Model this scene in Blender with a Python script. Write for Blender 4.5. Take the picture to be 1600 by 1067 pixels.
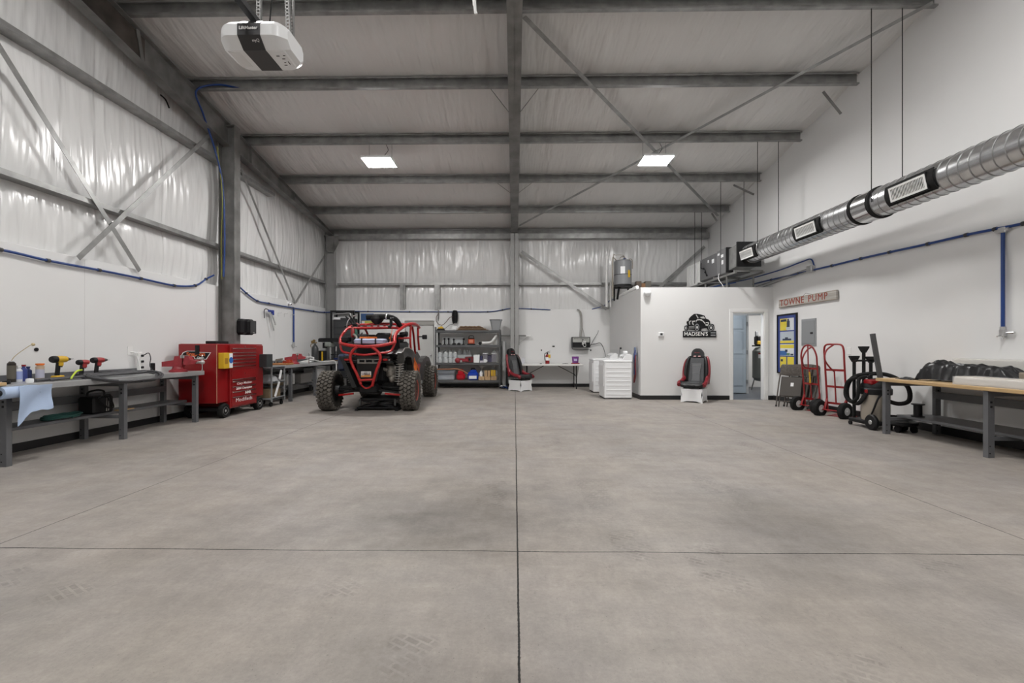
import bpy, math, random
from mathutils import Vector, Matrix, noise
R = math.radians
PI = math.pi
rnd = random.Random(7)
scene = bpy.context.scene
COL = scene.collection
for o in list(bpy.data.objects):
    bpy.data.objects.remove(o)

# ------------------------------------------------------------------ camera, exposure, world
EYE, YAW, FPX, CX, CY = 1.22, 0.0154, 711.0, 793.0, 543.0
cam_data = bpy.data.cameras.new('camera')
cam = bpy.data.objects.new('camera', cam_data)
COL.objects.link(cam)
cam.location = (0, 0, EYE)
cam.rotation_euler = (PI / 2, 0, YAW)
cam_data.sensor_width = 36
cam_data.lens = 36 * FPX / 1600
cam_data.shift_x = (800 - CX) / 1600
cam_data.shift_y = -(533.5 - CY) / 1600
cam_data.clip_start, cam_data.clip_end = 0.05, 100
scene.camera = cam
scene.view_settings.view_transform = 'Standard'
scene.view_settings.look = 'None'
scene.view_settings.gamma = 1
scene.view_settings.use_curve_mapping = False
scene.view_settings.exposure = 2.25
try:
    scene.cycles.max_bounces = 10
    scene.cycles.diffuse_bounces = 7
    scene.cycles.sample_clamp_indirect = 4
except Exception:
    pass
world = bpy.data.worlds.new('world')
scene.world = world
world.use_nodes = True
world.node_tree.nodes['Background'].inputs[0].default_value = (.6, .68, .8, 1)
world.node_tree.nodes['Background'].inputs[1].default_value = .4
LAMP_POWER = 36.0            # emission strength of the LED panel diffusers
LAMP_COLOR = (1.0, .985, .965)

# ------------------------------------------------------------------ camera maths: turn a pixel of the photo into a place on a known plane
def ray(px, py):
    a, b = (px - CX) / FPX, (CY - py) / FPX
    c, s = math.cos(YAW), math.sin(YAW)
    return Vector((a * c - s, a * s + c, b))
def PY(px, py, Y):
    d = ray(px, py); t = Y / d.y
    return Vector((d.x * t, Y, EYE + d.z * t))
def PX(px, py, X):
    d = ray(px, py); t = X / d.x
    return Vector((X, d.y * t, EYE + d.z * t))
def PZ(px, py, Z=0.0):
    d = ray(px, py); t = (Z - EYE) / d.z
    return Vector((d.x * t, d.y * t, Z))

# ------------------------------------------------------------------ materials
MATS = {}
def nd(nt, typ, **kw):
    n = nt.nodes.new(typ)
    for k, v in kw.items():
        if k.startswith('i_'):
            n.inputs[k[2:].replace('_', ' ')].default_value = v
        else:
            setattr(n, k, v)
    return n
def mat(name, rgb, rough=.5, metal=0.0, var=0.0, vscale=6.0, bump=0.0, bscale=40.0, alpha=None, emit=None, trans=0.0, spec=None, coat=0.0, stretch=None):
    if name in MATS: return MATS[name]
    m = bpy.data.materials.new(name); m.use_nodes = True
    nt = m.node_tree; b = nt.nodes['Principled BSDF']
    b.inputs['Base Color'].default_value = (*rgb, 1)
    b.inputs['Roughness'].default_value = rough
    b.inputs['Metallic'].default_value = metal
    if spec is not None: b.inputs['Specular IOR Level'].default_value = spec
    if coat: b.inputs['Coat Weight'].default_value = coat
    if trans: b.inputs['Transmission Weight'].default_value = trans
    if alpha is not None: b.inputs['Alpha'].default_value = alpha
    if emit:
        b.inputs['Emission Color'].default_value = (*emit[0], 1)
        b.inputs['Emission Strength'].default_value = emit[1]
    if var or bump:
        tc = nd(nt, 'ShaderNodeTexCoord')
        src = tc.outputs['Object']
        if stretch:
            mp = nd(nt, 'ShaderNodeMapping'); mp.inputs['Scale'].default_value = stretch
            nt.links.new(src, mp.inputs['Vector']); src = mp.outputs['Vector']
    if var:
        n = nd(nt, 'ShaderNodeTexNoise', i_Scale=vscale, i_Detail=4.0)
        nt.links.new(src, n.inputs['Vector'])
        r = nd(nt, 'ShaderNodeMapRange')
        r.inputs['From Min'].default_value = .3; r.inputs['From Max'].default_value = .7
        r.inputs['To Min'].default_value = 1 - var; r.inputs['To Max'].default_value = 1 + var
        nt.links.new(n.outputs['Fac'], r.inputs['Value'])
        mx = nd(nt, 'ShaderNodeVectorMath', operation='SCALE')
        mx.inputs[0].default_value = rgb
        nt.links.new(r.outputs['Result'], mx.inputs['Scale'])
        nt.links.new(mx.outputs[0], b.inputs['Base Color'])
    if bump:
        n2 = nd(nt, 'ShaderNodeTexNoise', i_Scale=bscale, i_Detail=3.0)
        nt.links.new(src, n2.inputs['Vector'])
        bp = nd(nt, 'ShaderNodeBump', i_Strength=bump, i_Distance=.01)
        nt.links.new(n2.outputs['Fac'], bp.inputs['Height'])
        nt.links.new(bp.outputs['Normal'], b.inputs['Normal'])
    MATS[name] = m
    return m

M_wall = mat('white_wall_paint', (.72, .72, .718), .55, var=.015, vscale=1.2, bump=.06, bscale=300)
M_white = mat('white_enamel', (.80, .81, .82), .28)
M_whiteplastic = mat('white_plastic', (.78, .78, .77), .4)
M_trimwhite = mat('white_trim_paint', (.78, .78, .77), .4)
M_black = mat('black_plastic', (.007, .007, .008), .5, spec=.3)
M_blackrub = mat('black_rubber', (.010, .010, .010), .8, var=.2, vscale=30, spec=.25)
M_blackmetal = mat('black_metal', (.013, .013, .014), .45, metal=.2, spec=.35)
M_baseb = mat('black_vinyl_base', (.012, .012, .013), .4)
M_steel = mat('grey_primed_steel', (.20, .198, .192), .45, metal=.35, var=.30, vscale=3.5)
M_galv = mat('galvanised_steel', (.31, .31, .305), .38, metal=.55, var=.24, vscale=5)
M_duct = mat('spiral_duct_steel', (.62, .63, .64), .24, metal=.95, var=.12, vscale=7)
M_bench = mat('bench_grey_paint', (.115, .118, .125), .42, var=.08, vscale=5)
M_benchtop = mat('bench_top_steel', (.40, .405, .41), .32, metal=.35, var=.1, vscale=4)
M_red = mat('red_enamel', (.24, .006, .008), .3, coat=.25)
M_redp = mat('red_powdercoat', (.40, .012, .012), .38, coat=.15)
M_darkred = mat('dark_red_paint', (.25, .02, .03), .4, var=.15)
M_chrome = mat('chrome', (.72, .72, .72), .16, metal=1)
M_alu = mat('brushed_aluminium', (.6, .6, .6), .34, metal=.85, var=.08, vscale=20)
M_blue = mat('blue_air_line', (.010, .045, .20), .35)
M_wood = mat('maple_top', (.50, .34, .17), .42, var=.16, vscale=5, stretch=(14, 1, 14))
M_card = mat('cardboard', (.46, .31, .17), .8, var=.06)
M_yellow = mat('yellow_plastic', (.62, .38, .02), .4)
M_grey = mat('grey_enamel', (.27, .28, .29), .42, var=.04)
M_dgrey = mat('dark_grey_plastic', (.04, .041, .043), .5)
M_shelf = mat('shelf_grey', (.085, .087, .09), .45, var=.08)
M_board = mat('shelf_board', (.36, .34, .31), .7)
M_paper = mat('white_paper', (.78, .79, .80), .8)
M_bag = mat('black_poly_bag', (.006, .006, .007), .33, bump=.35, bscale=16)
M_clear = mat('clear_plastic', (.82, .86, .88), .12, alpha=.42)
M_glass = mat('smoky_film', (.78, .78, .76), .25, bump=.5, bscale=22)
M_orange = mat('orange_plastic', (.75, .17, .02), .4)
M_gum = mat('light_text_white', (.85, .85, .84), .5)

# ------------------------------------------------------------------ mesh builder
class MB:
    def __init__(s): s.v, s.f = [], []
    def add(s, vs, fs):
        n = len(s.v); s.v += [Vector(v) for v in vs]; s.f += [tuple(i + n for i in f) for f in fs]; return s
    def box(s, c, d, rot=None, ch=0.0, taper=1.0):
        hx, hy, hz = d[0] / 2, d[1] / 2, d[2] / 2
        ch = min(ch, hx * .49, hy * .49, hz * .49)
        vs = []
        if ch <= 0:
            for z in (-1, 1):
                t = taper if z > 0 else 1
                vs += [(-hx * t, -hy * t, z * hz), (hx * t, -hy * t, z * hz), (hx * t, hy * t, z * hz), (-hx * t, hy * t, z * hz)]
            fs = [(3, 2, 1, 0), (4, 5, 6, 7), (0, 1, 5, 4), (1, 2, 6, 5), (2, 3, 7, 6), (3, 0, 4, 7)]
        else:
            rings = []
            for z, i in ((-hz, ch), (-hz + ch, 0), (hz - ch, 0), (hz, ch)):
                t = taper if z > 0 else 1
                X, Y = hx * t - i, hy * t - i
                k = ch if i == 0 else 0.0001
                rings.append([(-X + k, -Y, z), (X - k, -Y, z), (X, -Y + k, z), (X, Y - k, z), (X - k, Y, z), (-X + k, Y, z), (-X, Y - k, z), (-X, -Y + k, z)])
            vs = [p for r_ in rings for p in r_]
            fs = [tuple(range(7, -1, -1)), tuple(range(24, 32))]
            for a in range(3):
                for i in range(8):
                    j = (i + 1) % 8
                    fs.append((a * 8 + i, a * 8 + j, a * 8 + 8 + j, a * 8 + 8 + i))
        m = Matrix.Translation(Vector(c))
        if rot is not None:
            m = m @ (rot.to_4x4() if hasattr(rot, 'to_4x4') else rot)
        return s.add([m @ Vector(v) for v in vs], fs)
    def bb(s, x0, x1, y0, y1, z0, z1, ch=0.0):
        return s.box(((x0 + x1) / 2, (y0 + y1) / 2, (z0 + z1) / 2), (abs(x1 - x0), abs(y1 - y0), abs(z1 - z0)), ch=ch)
    def bar(s, p0, p1, w, h, up=(0, 0, 1), ch=0.0):
        p0, p1 = Vector(p0), Vector(p1); d = p1 - p0; L = d.length; d.normalize()
        u = Vector(up); x = d.cross(u)
        if x.length < 1e-4: x = d.cross(Vector((1, 0, 0)))
        x.normalize(); u = x.cross(d)
        m = Matrix((x, d, u)).transposed()
        return s.box((p0 + p1) / 2, (w, L, h), rot=m, ch=ch)
    def cyl(s, p0, p1, r0, r1=None, n=16, cap=True):
        r1 = r0 if r1 is None else r1
        p0, p1 = Vector(p0), Vector(p1); d = (p1 - p0).normalized()
        x = d.orthogonal().normalized(); y = d.cross(x)
        vs = []
        for p, r_ in ((p0, r0), (p1, r1)):
            vs += [p + (x * math.cos(2 * PI * i / n) + y * math.sin(2 * PI * i / n)) * r_ for i in range(n)]
        fs = [(i, (i + 1) % n, n + (i + 1) % n, n + i) for i in range(n)]
        if cap: fs += [tuple(range(n - 1, -1, -1)), tuple(range(n, 2 * n))]
        return s.add(vs, fs)
    def tube(s, pts, r, n=10, smooth=True, closed=False, per=6):
        pts = [Vector(p) for p in pts]
        if not isinstance(r, (list, tuple)) and r > .0075 and n < 12 and len(pts) < 60: n = 12
        if smooth and len(pts) > 2: pts = spline(pts, per, closed)
        rs = r if isinstance(r, (list, tuple)) else None
        N = len(pts); vs = []; prev = None
        for i, p in enumerate(pts):
            if closed: d = pts[(i + 1) % N] - pts[i - 1]
            else: d = pts[min(i + 1, N - 1)] - pts[max(i - 1, 0)]
            if d.length < 1e-9: d = Vector((0, 0, 1))
            d.normalize()
            x = d.orthogonal() if prev is None else prev - d * prev.dot(d)
            if x.length < 1e-6: x = d.orthogonal()
            x.normalize(); prev = x; y = d.cross(x)
            rr = r if rs is None else rs[0] + (rs[-1] - rs[0]) * i / (N - 1)
            vs += [p + (x * math.cos(2 * PI * k / n) + y * math.sin(2 * PI * k / n)) * rr for k in range(n)]
        fs = []
        for i in range(N if closed else N - 1):
            a, b = i * n, ((i + 1) % N) * n
            fs += [(a + k, a + (k + 1) % n, b + (k + 1) % n, b + k) for k in range(n)]
        if not closed: fs += [tuple(range(n - 1, -1, -1)), tuple(range((N - 1) * n, N * n))]
        return s.add(vs, fs)
    def lathe(s, prof, c=(0, 0, 0), axis='z', n=24, closed=False):
        vs = []
        for r_, h in prof:
            for i in range(n):
                a = 2 * PI * i / n; x, y = r_ * math.cos(a), r_ * math.sin(a)
                v = {'z': (x, y, h), 'x': (h, x, y), 'y': (x, h, y)}[axis]
                vs.append(Vector(v) + Vector(c))
        fs = []; K = len(prof)
        for j in range(K if closed else K - 1):
            a, b = j * n, ((j + 1) % K) * n
            fs += [(a + i, a + (i + 1) % n, b + (i + 1) % n, b + i) for i in range(n)]
        if not closed:
            if prof[0][0] > 1e-6: fs.append(tuple(range(n - 1, -1, -1)))
            if prof[-1][0] > 1e-6: fs.append(tuple(range((K - 1) * n, K * n)))
        return s.add(vs, fs)
    def prism(s, poly, a, b, plane='xz'):
        """extrude a 2-D outline from a to b along the third axis"""
        f = {'xz': lambda u, v, t: (u, t, v), 'yz': lambda u, v, t: (t, u, v), 'xy': lambda u, v, t: (u, v, t)}[plane]
        n = len(poly)
        vs = [f(u, v, a) for u, v in poly] + [f(u, v, b) for u, v in poly]
        fs = [tuple(range(n - 1, -1, -1)), tuple(range(n, 2 * n))] + [(i, (i + 1) % n, n + (i + 1) % n, n + i) for i in range(n)]
        return s.add(vs, fs)
    def ball(s, c, r_, n=12, m=8):
        rx, ry, rz = r_ if isinstance(r_, (tuple, list)) else (r_, r_, r_)
        vs = [(c[0], c[1], c[2] - rz)]
        for j in range(1, m):
            t = -PI / 2 + PI * j / m
            vs += [(c[0] + rx * math.cos(t) * math.cos(2 * PI * i / n), c[1] + ry * math.cos(t) * math.sin(2 * PI * i / n), c[2] + rz * math.sin(t)) for i in range(n)]
        vs.append((c[0], c[1], c[2] + rz))
        fs = [(0, 1 + (i + 1) % n, 1 + i) for i in range(n)]
        for j in range(m - 2):
            a = 1 + j * n; b = a + n
            fs += [(a + i, a + (i + 1) % n, b + (i + 1) % n, b + i) for i in range(n)]
        a = 1 + (m - 2) * n; t = len(vs) - 1
        fs += [(a + i, a + (i + 1) % n, t) for i in range(n)]
        return s.add(vs, fs)
    def sheet(s, fn, nu, nv, thick=0.0, tv=None):
        """grid surface from fn(u, v) -> point, u, v in 0..1; thick > 0 gives it a back and edges"""
        g = [[Vector(fn(i / nu, j / nv)) for i in range(nu + 1)] for j in range(nv + 1)]
        idx = lambda i, j: j * (nu + 1) + i
        vs = [p for row in g for p in row]
        fs = [(idx(i, j), idx(i + 1, j), idx(i + 1, j + 1), idx(i, j + 1)) for j in range(nv) for i in range(nu)]
        if thick:
            nrm = []
            for j in range(nv + 1):
                for i in range(nu + 1):
                    du = g[j][min(i + 1, nu)] - g[j][max(i - 1, 0)]; dv = g[min(j + 1, nv)][i] - g[max(j - 1, 0)][i]
                    k = Vector(tv) if tv is not None else du.cross(dv); nrm.append(k.normalized() if k.length > 1e-12 else Vector((0, 0, 1)))
            N = len(vs)
            vs += [vs[k] - nrm[k] * thick for k in range(N)]
            fs += [tuple(N + q for q in reversed(f)) for f in list(fs)]
            e = [idx(i, 0) for i in range(nu + 1)] + [idx(nu, j) for j in range(1, nv + 1)] + [idx(i, nv) for i in range(nu - 1, -1, -1)] + [idx(0, j) for j in range(nv - 1, 0, -1)]
            for a in range(len(e)):
                b = (a + 1) % len(e)
                fs.append((e[a], N + e[a], N + e[b], e[b]))
        return s.add(vs, fs)
    def xf(s, m):
        s.v = [m @ v for v in s.v]; return s
    def build(s, name, material, parent=None, angle=35, **props):
        me = bpy.data.meshes.new(name)
        me.from_pydata([tuple(v) for v in s.v], [], s.f)
        me.validate(); me.update()
        me.materials.append(material)
        me.shade_smooth()
        if angle is not None:
            try: me.set_sharp_from_angle(angle=R(angle))
            except Exception: pass
        o = bpy.data.objects.new(name, me); COL.objects.link(o)
        if parent is not None: o.parent = parent
        for k, v in props.items(): o[k] = v
        return o

def spline(p, per=6, closed=False):
    out = []; N = len(p)
    segs = N if closed else N - 1
    for i in range(segs):
        if closed: p0, p1, p2, p3 = p[i - 1], p[i], p[(i + 1) % N], p[(i + 2) % N]
        else: p0, p1, p2, p3 = p[max(i - 1, 0)], p[i], p[i + 1], p[min(i + 2, N - 1)]
        for k in range(per):
            t = k / per
            out.append(.5 * ((2 * p1) + (p2 - p0) * t + (2 * p0 - 5 * p1 + 4 * p2 - p3) * t * t + (3 * p1 - p0 - 3 * p2 + p3) * t ** 3))
    if not closed: out.append(p[-1])
    return out

def thing(name, label, cat, loc=(0, 0, 0), rz=0.0, group=None):
    o = bpy.data.objects.new(name, None); COL.objects.link(o)
    o.empty_display_size = .1
    o.location = loc; o.rotation_euler = (0, 0, rz)
    o['label'] = label; o['category'] = cat
    if group: o['group'] = group
    return o
def tag(o, label, cat, group=None):
    o['label'] = label; o['category'] = cat
    if group: o['group'] = group
    return o
def struct(o, label=None):
    o['kind'] = 'structure'
    if label: o['label'] = label
    return o
def dup(root, loc, rz=None, label=None, scale=None):
    kids = {}
    for ob in bpy.data.objects:
        if ob.parent: kids.setdefault(ob.parent.name, []).append(ob)
    r_ = root.copy(); COL.objects.link(r_); r_.location = loc
    if rz is not None: r_.rotation_euler = (r_.rotation_euler[0], r_.rotation_euler[1], rz)
    if scale: r_.scale = (scale,) * 3
    if label: r_['label'] = label
    for ch in kids.get(root.name, []):
        c = ch.copy(); COL.objects.link(c); c.parent = r_
        for g in kids.get(ch.name, []):
            d = g.copy(); COL.objects.link(d); d.parent = c
    return r_
def text(body, size, material, parent=None, name='lettering', loc=(0, 0, 0), rot=(PI / 2, 0, 0), depth=.002, align='CENTER', sx=1.0, bold=0.0, shear=0.0, space=1.0):
    cu = bpy.data.curves.new(name, 'FONT'); cu.body = body; cu.size = size; cu.extrude = depth; cu.align_x = align; cu.align_y = 'CENTER'
    cu.offset = bold; cu.shear = shear; cu.space_character = space; cu.resolution_u = 3
    t = bpy.data.objects.new(name, cu); COL.objects.link(t)
    dg = bpy.context.evaluated_depsgraph_get()
    me = bpy.data.meshes.new_from_object(t.evaluated_get(dg))
    bpy.data.objects.remove(t); bpy.data.curves.remove(cu)
    me.materials.clear(); me.materials.append(material)
    o = bpy.data.objects.new(name, me); COL.objects.link(o)
    o.location = loc; o.rotation_euler = rot; o.scale = (sx, 1, 1)
    if parent is not None: o.parent = parent
    return o

# ================================================================== THE BUILDING
XL, XR, YB, YF = -5.83, 6.04, 14.18, -5.2        # wall faces
ZW = 2.43                                        # top of the white wall boards
OFX, OFY, OFZ = 2.955, 10.71, 2.63               # the office box: its corner and its height
def zp(y): return 4.72 + .172 * (14.3 - y)       # underside of the purlins
PURL = [14.3 - .03, 12.77, 11.18, 9.62, 8.05, 6.58, 5.05, 3.5, 1.95, .4, -1.15, -2.7, -4.25]

# floor: concrete slab with sawn joints, smudges and tyre marks
def floor_material():
    m = bpy.data.materials.new('concrete'); m.use_nodes = True
    nt = m.node_tree; L = nt.links.new; b = nt.nodes['Principled BSDF']
    tc = nd(nt, 'ShaderNodeTexCoord')
    def noise_(scale, detail=5.0, rough=.6, st=None):
        n = nd(nt, 'ShaderNodeTexNoise', i_Scale=scale, i_Detail=detail, i_Roughness=rough)
        if st:
            mp = nd(nt, 'ShaderNodeMapping'); mp.inputs['Scale'].default_value = st[0]; mp.inputs['Rotation'].default_value = (0, 0, st[1])
            L(tc.outputs['Object'], mp.inputs['Vector']); L(mp.outputs['Vector'], n.inputs['Vector'])
        else: L(tc.outputs['Object'], n.inputs['Vector'])
        return n.outputs['Fac']
    def math_(op, a, c=None, d=None):
        n = nd(nt, 'ShaderNodeMath', operation=op)
        for i, x in enumerate((a, c, d)):
            if x is None: continue
            if isinstance(x, (int, float)): n.inputs[i].default_value = x
            else: L(x, n.inputs[i])
        return n.outputs[0]
    def rng(v, a, c, d, e):
        n = nd(nt, 'ShaderNodeMapRange'); L(v, n.inputs[0])
        for i, x in enumerate((a, c, d, e)): n.inputs[i + 1].default_value = x
        return n.outputs[0]
    sep = nd(nt, 'ShaderNodeSeparateXYZ'); L(tc.outputs['Object'], sep.inputs[0])
    x, y = sep.outputs[0], sep.outputs[1]
    big = rng(noise_(.55, 4), .3, .7, .86, 1.09)
    mid = rng(noise_(2.6, 6, .7), .3, .72, .86, 1.12)
    swirl = rng(noise_(5, 5, .65, ((.45, 1.6, 1), .5)), .32, .68, .92, 1.07)
    fine = math_('MULTIPLY', rng(noise_(45, 4, .8), .3, .7, .90, 1.09), rng(noise_(14, 6, .8, ((1, .55, 1), .4)), .3, .7, .90, 1.08))
    speck = rng(noise_(95, 2, .5), .68, .74, 1.0, .62)
    scuff = rng(noise_(9, 6, .75, ((1.5, .5, 1), -.5)), .60, .72, 1.0, .86)
    fine = math_('MULTIPLY', fine, math_('MULTIPLY', speck, scuff))
    streak = rng(noise_(3.0, 5, .7, ((1.6, .28, 1), -.15)), .35, .7, 1.03, .93)
    val = math_('MULTIPLY', math_('MULTIPLY', big, mid), math_('MULTIPLY', swirl, math_('MULTIPLY', fine, streak)))
    # worn smudges (dirt) at their own places
    for (cx_, cy_, rx, ry, rot, amt) in ((-.42, 3.35, 1.0, .75, .3, .34), (1.75, 3.2, .75, 1.0, -.2, .22), (-.25, 2.95, .9, .5, 0, .12), (-1.6, 6.5, 1.4, 1.0, 0, .08), (1.9, 5.6, 1.2, 1.2, 0, .07), (-3.0, 8.4, 1.4, 1.2, 0, .12), (.3, 9.5, 2.2, 1.2, 0, .05)):
        dx, dy = math_('SUBTRACT', x, cx_), math_('SUBTRACT', y, cy_)
        c, s = math.cos(rot), math.sin(rot)
        u = math_('DIVIDE', math_('ADD', math_('MULTIPLY', dx, c), math_('MULTIPLY', dy, s)), rx)
        v = math_('DIVIDE', math_('SUBTRACT', math_('MULTIPLY', dy, c), math_('MULTIPLY', dx, s)), ry)
        r2 = math_('ADD', math_('MULTIPLY', u, u), math_('MULTIPLY', v, v))
        g = rng(math_('ADD', math_('SQRT', r2), rng(noise_(2.2, 5, .7), .2, .8, -.5, .5)), .15, 1.1, 1 - amt, 1.0)
        val = math_('MULTIPLY', val, g)
    # tyre prints: patches of a tread pattern
    mp = nd(nt, 'ShaderNodeMapping'); mp.inputs['Rotation'].default_value = (0, 0, .55); L(tc.outputs['Object'], mp.inputs['Vector'])
    br = nd(nt, 'ShaderNodeTexBrick', i_Scale=1.0); br.offset = .5
    br.inputs['Brick Width'].default_value = .075; br.inputs['Row Height'].default_value = .036; br.inputs['Mortar Size'].default_value = .006
    br.inputs['Color1'].default_value = (1, 1, 1, 1); br.inputs['Color2'].default_value = (.6, .6, .6, 1); br.inputs['Mortar'].default_value = (0, 0, 0, 1)
    L(mp.outputs['Vector'], br.inputs['Vector'])
    pm = None
    for (px_, py_, rx, ry) in ((93, 932, .11, .13), (538, 916, .12, .10), (640, 1022, .12, .14), (1480, 890, .13, .14), (1340, 1046, .14, .10), (860, 690, .14, .5), (930, 770, .13, .45), (1130, 770, .14, .6), (1180, 700, .14, .5), (1110, 880, .13, .35), (18, 902, .12, .12), (770, 770, .14, .4), (670, 660, .14, .6), (985, 850, .12, .25)):
        p = PZ(px_, py_)
        dx, dy = math_('DIVIDE', math_('SUBTRACT', x, p.x), rx), math_('DIVIDE', math_('SUBTRACT', y, p.y), ry)
        q = math_('SUBTRACT', 1.0, math_('ADD', math_('POWER', math_('ABSOLUTE', dx), 4.0), math_('POWER', math_('ABSOLUTE', dy), 4.0)))
        q = rng(q, 0, .5, 0, 1)
        pm = q if pm is None else math_('MAXIMUM', pm, q)
    pm = math_('MULTIPLY', pm, rng(noise_(6, 3), .42, .62, 0, 1))
    bw = nd(nt, 'ShaderNodeSeparateColor'); L(br.outputs['Color'], bw.inputs[0])
    val = math_('MULTIPLY', val, math_('SUBTRACT', 1.0, math_('MULTIPLY', math_('MULTIPLY', pm, bw.outputs[0]), .26)))
    # sawn joints
    wob = rng(noise_(1.1, 3), .3, .7, -.008, .008)
    ragged = rng(noise_(60, 2), .3, .75, .75, 1.35)
    J = None
    for ax, pos, w in ((0, .018, .0046), (0, -3.2, .0034), (0, 3.24, .0034), (1, 2.725, .0038), (1, -3.4, .005), (1, 6.80, .0016)):
        d = math_('ABSOLUTE', math_('SUBTRACT', math_('ADD', (x, y)[ax], wob if ax else math_('MULTIPLY', wob, .25)), pos))
        j = math_('LESS_THAN', d, math_('MULTIPLY', ragged, w))
        J = j if J is None else math_('MAXIMUM', J, j)
    col = nd(nt, 'ShaderNodeMix', data_type='RGBA')
    tint = rng(noise_(.8, 3), .35, .65, 0, 1)
    L(tint, col.inputs[0]); col.inputs[6].default_value = (.335, .302, .270, 1); col.inputs[7].default_value = (.325, .299, .280, 1)
    sc = nd(nt, 'ShaderNodeVectorMath', operation='SCALE'); L(col.outputs[2], sc.inputs[0]); L(val, sc.inputs['Scale'])
    mx = nd(nt, 'ShaderNodeMix', data_type='RGBA'); L(J, mx.inputs[0]); L(sc.outputs[0], mx.inputs[6]); mx.inputs[7].default_value = (.012, .011, .010, 1)
    L(mx.outputs[2], b.inputs['Base Color'])
    L(rng(noise_(1.7, 5), .3, .7, .42, .62), b.inputs['Roughness'])
    b.inputs['Specular IOR Level'].default_value = .35
    bp = nd(nt, 'ShaderNodeBump', i_Strength=.18, i_Distance=.006)
    L(math_('ADD', noise_(30, 4, .7), math_('MULTIPLY', noise_(4, 4), 1.5)), bp.inputs['Height']); L(bp.outputs['Normal'], b.inputs['Normal'])
    return m
struct(MB().bb(-6.4, 6.4, YF - .2, YB + .3, -.15, 0).build('floor', floor_material()))
struct(MB().bb(OFX + .1, 8.4, OFY + .02, YB, -.02, .004).build('floor_office', mat('office_floor', (.11, .12, .14), .4)))

# insulation vinyl: puckered white sheets hung behind the girts
def vinyl(name, base, rough, axis, bumps):
    m = bpy.data.materials.new(name); m.use_nodes = True
    nt = m.node_tree; L = nt.links.new; b = nt.nodes['Principled BSDF']
    b.inputs['Base Color'].default_value = (*base, 1); b.inputs['Roughness'].default_value = rough; b.inputs['Specular IOR Level'].default_value = .5
    tc = nd(nt, 'ShaderNodeTexCoord')
    prev = None
    for sc_, rot, scale, strength, dist in bumps:
        mp = nd(nt, 'ShaderNodeMapping'); mp.inputs['Scale'].default_value = sc_; mp.inputs['Rotation'].default_value = rot
        n = nd(nt, 'ShaderNodeTexNoise', i_Scale=scale, i_Detail=3.0, i_Roughness=.55)
        L(tc.outputs['Object'], mp.inputs['Vector']); L(mp.outputs['Vector'], n.inputs['Vector'])
        bp = nd(nt, 'ShaderNodeBump', i_Strength=strength, i_Distance=dist)
        L(n.outputs['Fac'], bp.inputs['Height'])
        if prev: L(prev, bp.inputs['Normal'])
        prev = bp.outputs['Normal']
    L(prev, b.inputs['Normal'])
    return m
V_wall = vinyl('wall_vinyl', (.69, .69, .688), .22, 'z', [((1, 1, .07), (0, 0, 0), 6, .45, .035), ((1, 1, .12), (.1, .1, 0), 22, .12, .012), ((1, 1, .28), (.1, .06, 0), 1.7, .8, .13)])
V_roof = vinyl('roof_vinyl', (.66, .65, .638), .34, 'y', [((1, .03, 1), (0, 0, .16), 3.0, .9, .10), ((1, .05, 1), (0, 0, -.04), 14, .3, .02), ((1, 1, 1), (0, 0, 0), 1, .5, .1)])
def puff(t, z0, z1, breaks, zone, seed):
    """inward bulge of the sheet at coordinate t along the wall and height z"""
    e = 0
    for a, b in zip(breaks, breaks[1:]):
        if a <= z1 <= b:
            k = (z1 - a) / (b - a); e = math.sin(PI * k) ** .6
    mask = max(0.0, min(1.0, .5 + 1.6 * noise.noise(Vector((t * .55, z1 * .5, seed + 2)))))
    lean = t + .22 * noise.noise(Vector((t * .4, z1 * .7, seed + 5)))
    fold = abs(noise.noise(Vector((lean * 5.5, z1 * .28, seed)))) * .8 + abs(noise.noise(Vector((lean * 12, z1 * .4, seed + 4)))) * .5
    pucker = noise.noise(Vector((t * .9, z1 * .8, seed + 9)))
    seam = max(0, 1 - abs(((t + .3) % 1.22) - .61) / .035)
    return e * (.05 + .05 * pucker) - fold * .030 * (.25 + mask) - seam * .02
wl = struct(MB().bb(XL - .15, XL, YF, YB + .2, 0, ZW, ch=.004).build('wall_left', M_wall))
BL = [2.3, 3.22, 4.92, 8.6]
MB().sheet(lambda u, v: (XL - .16 + puff(YF + u * (YB - YF + .2), 0, 2.35 + v * 6.2, BL, 0, 1), YF + u * (YB - YF + .2), 2.35 + v * 6.2), 900, 80).build('insulation', V_wall, wl, angle=None)
MB().bb(XL - .5, XL - .42, YF, YB + .3, -.1, 8.7).build('cladding', M_steel, wl)
# each sheet of wallboard shows as a hairline joint
for i in range(7):
    y = 1.2 + i * 2.44
    MB().bb(XL, XL + .0006, y, y + .004, .02, ZW - .02).build('board_joint', mat('joint_grey', (.5, .5, .495), .8), wl)

wb = struct(MB().prism([(-6.3, 0), (-3.44, 0), (-3.44, 2.07), (-2.50, 2.07), (-2.50, 0), (6.3, 0), (6.3, ZW - .02), (-6.3, ZW - .02)], YB, YB + .15).build('wall_back', M_wall))
BB = [2.3, 3.24, 4.95]
MB().sheet(lambda u, v: (-6.2 + u * 12.4, YB + .17 - puff(u * 12.4, 0, 2.35 + v * 2.75, BB, 0, 21), 2.35 + v * 2.75), 560, 36).build('insulation', V_wall, wb, angle=None)
MB().bb(-6.4, 6.4, YB + .42, YB + .5, -.1, 5.2).build('cladding', M_steel, wb)

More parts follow.
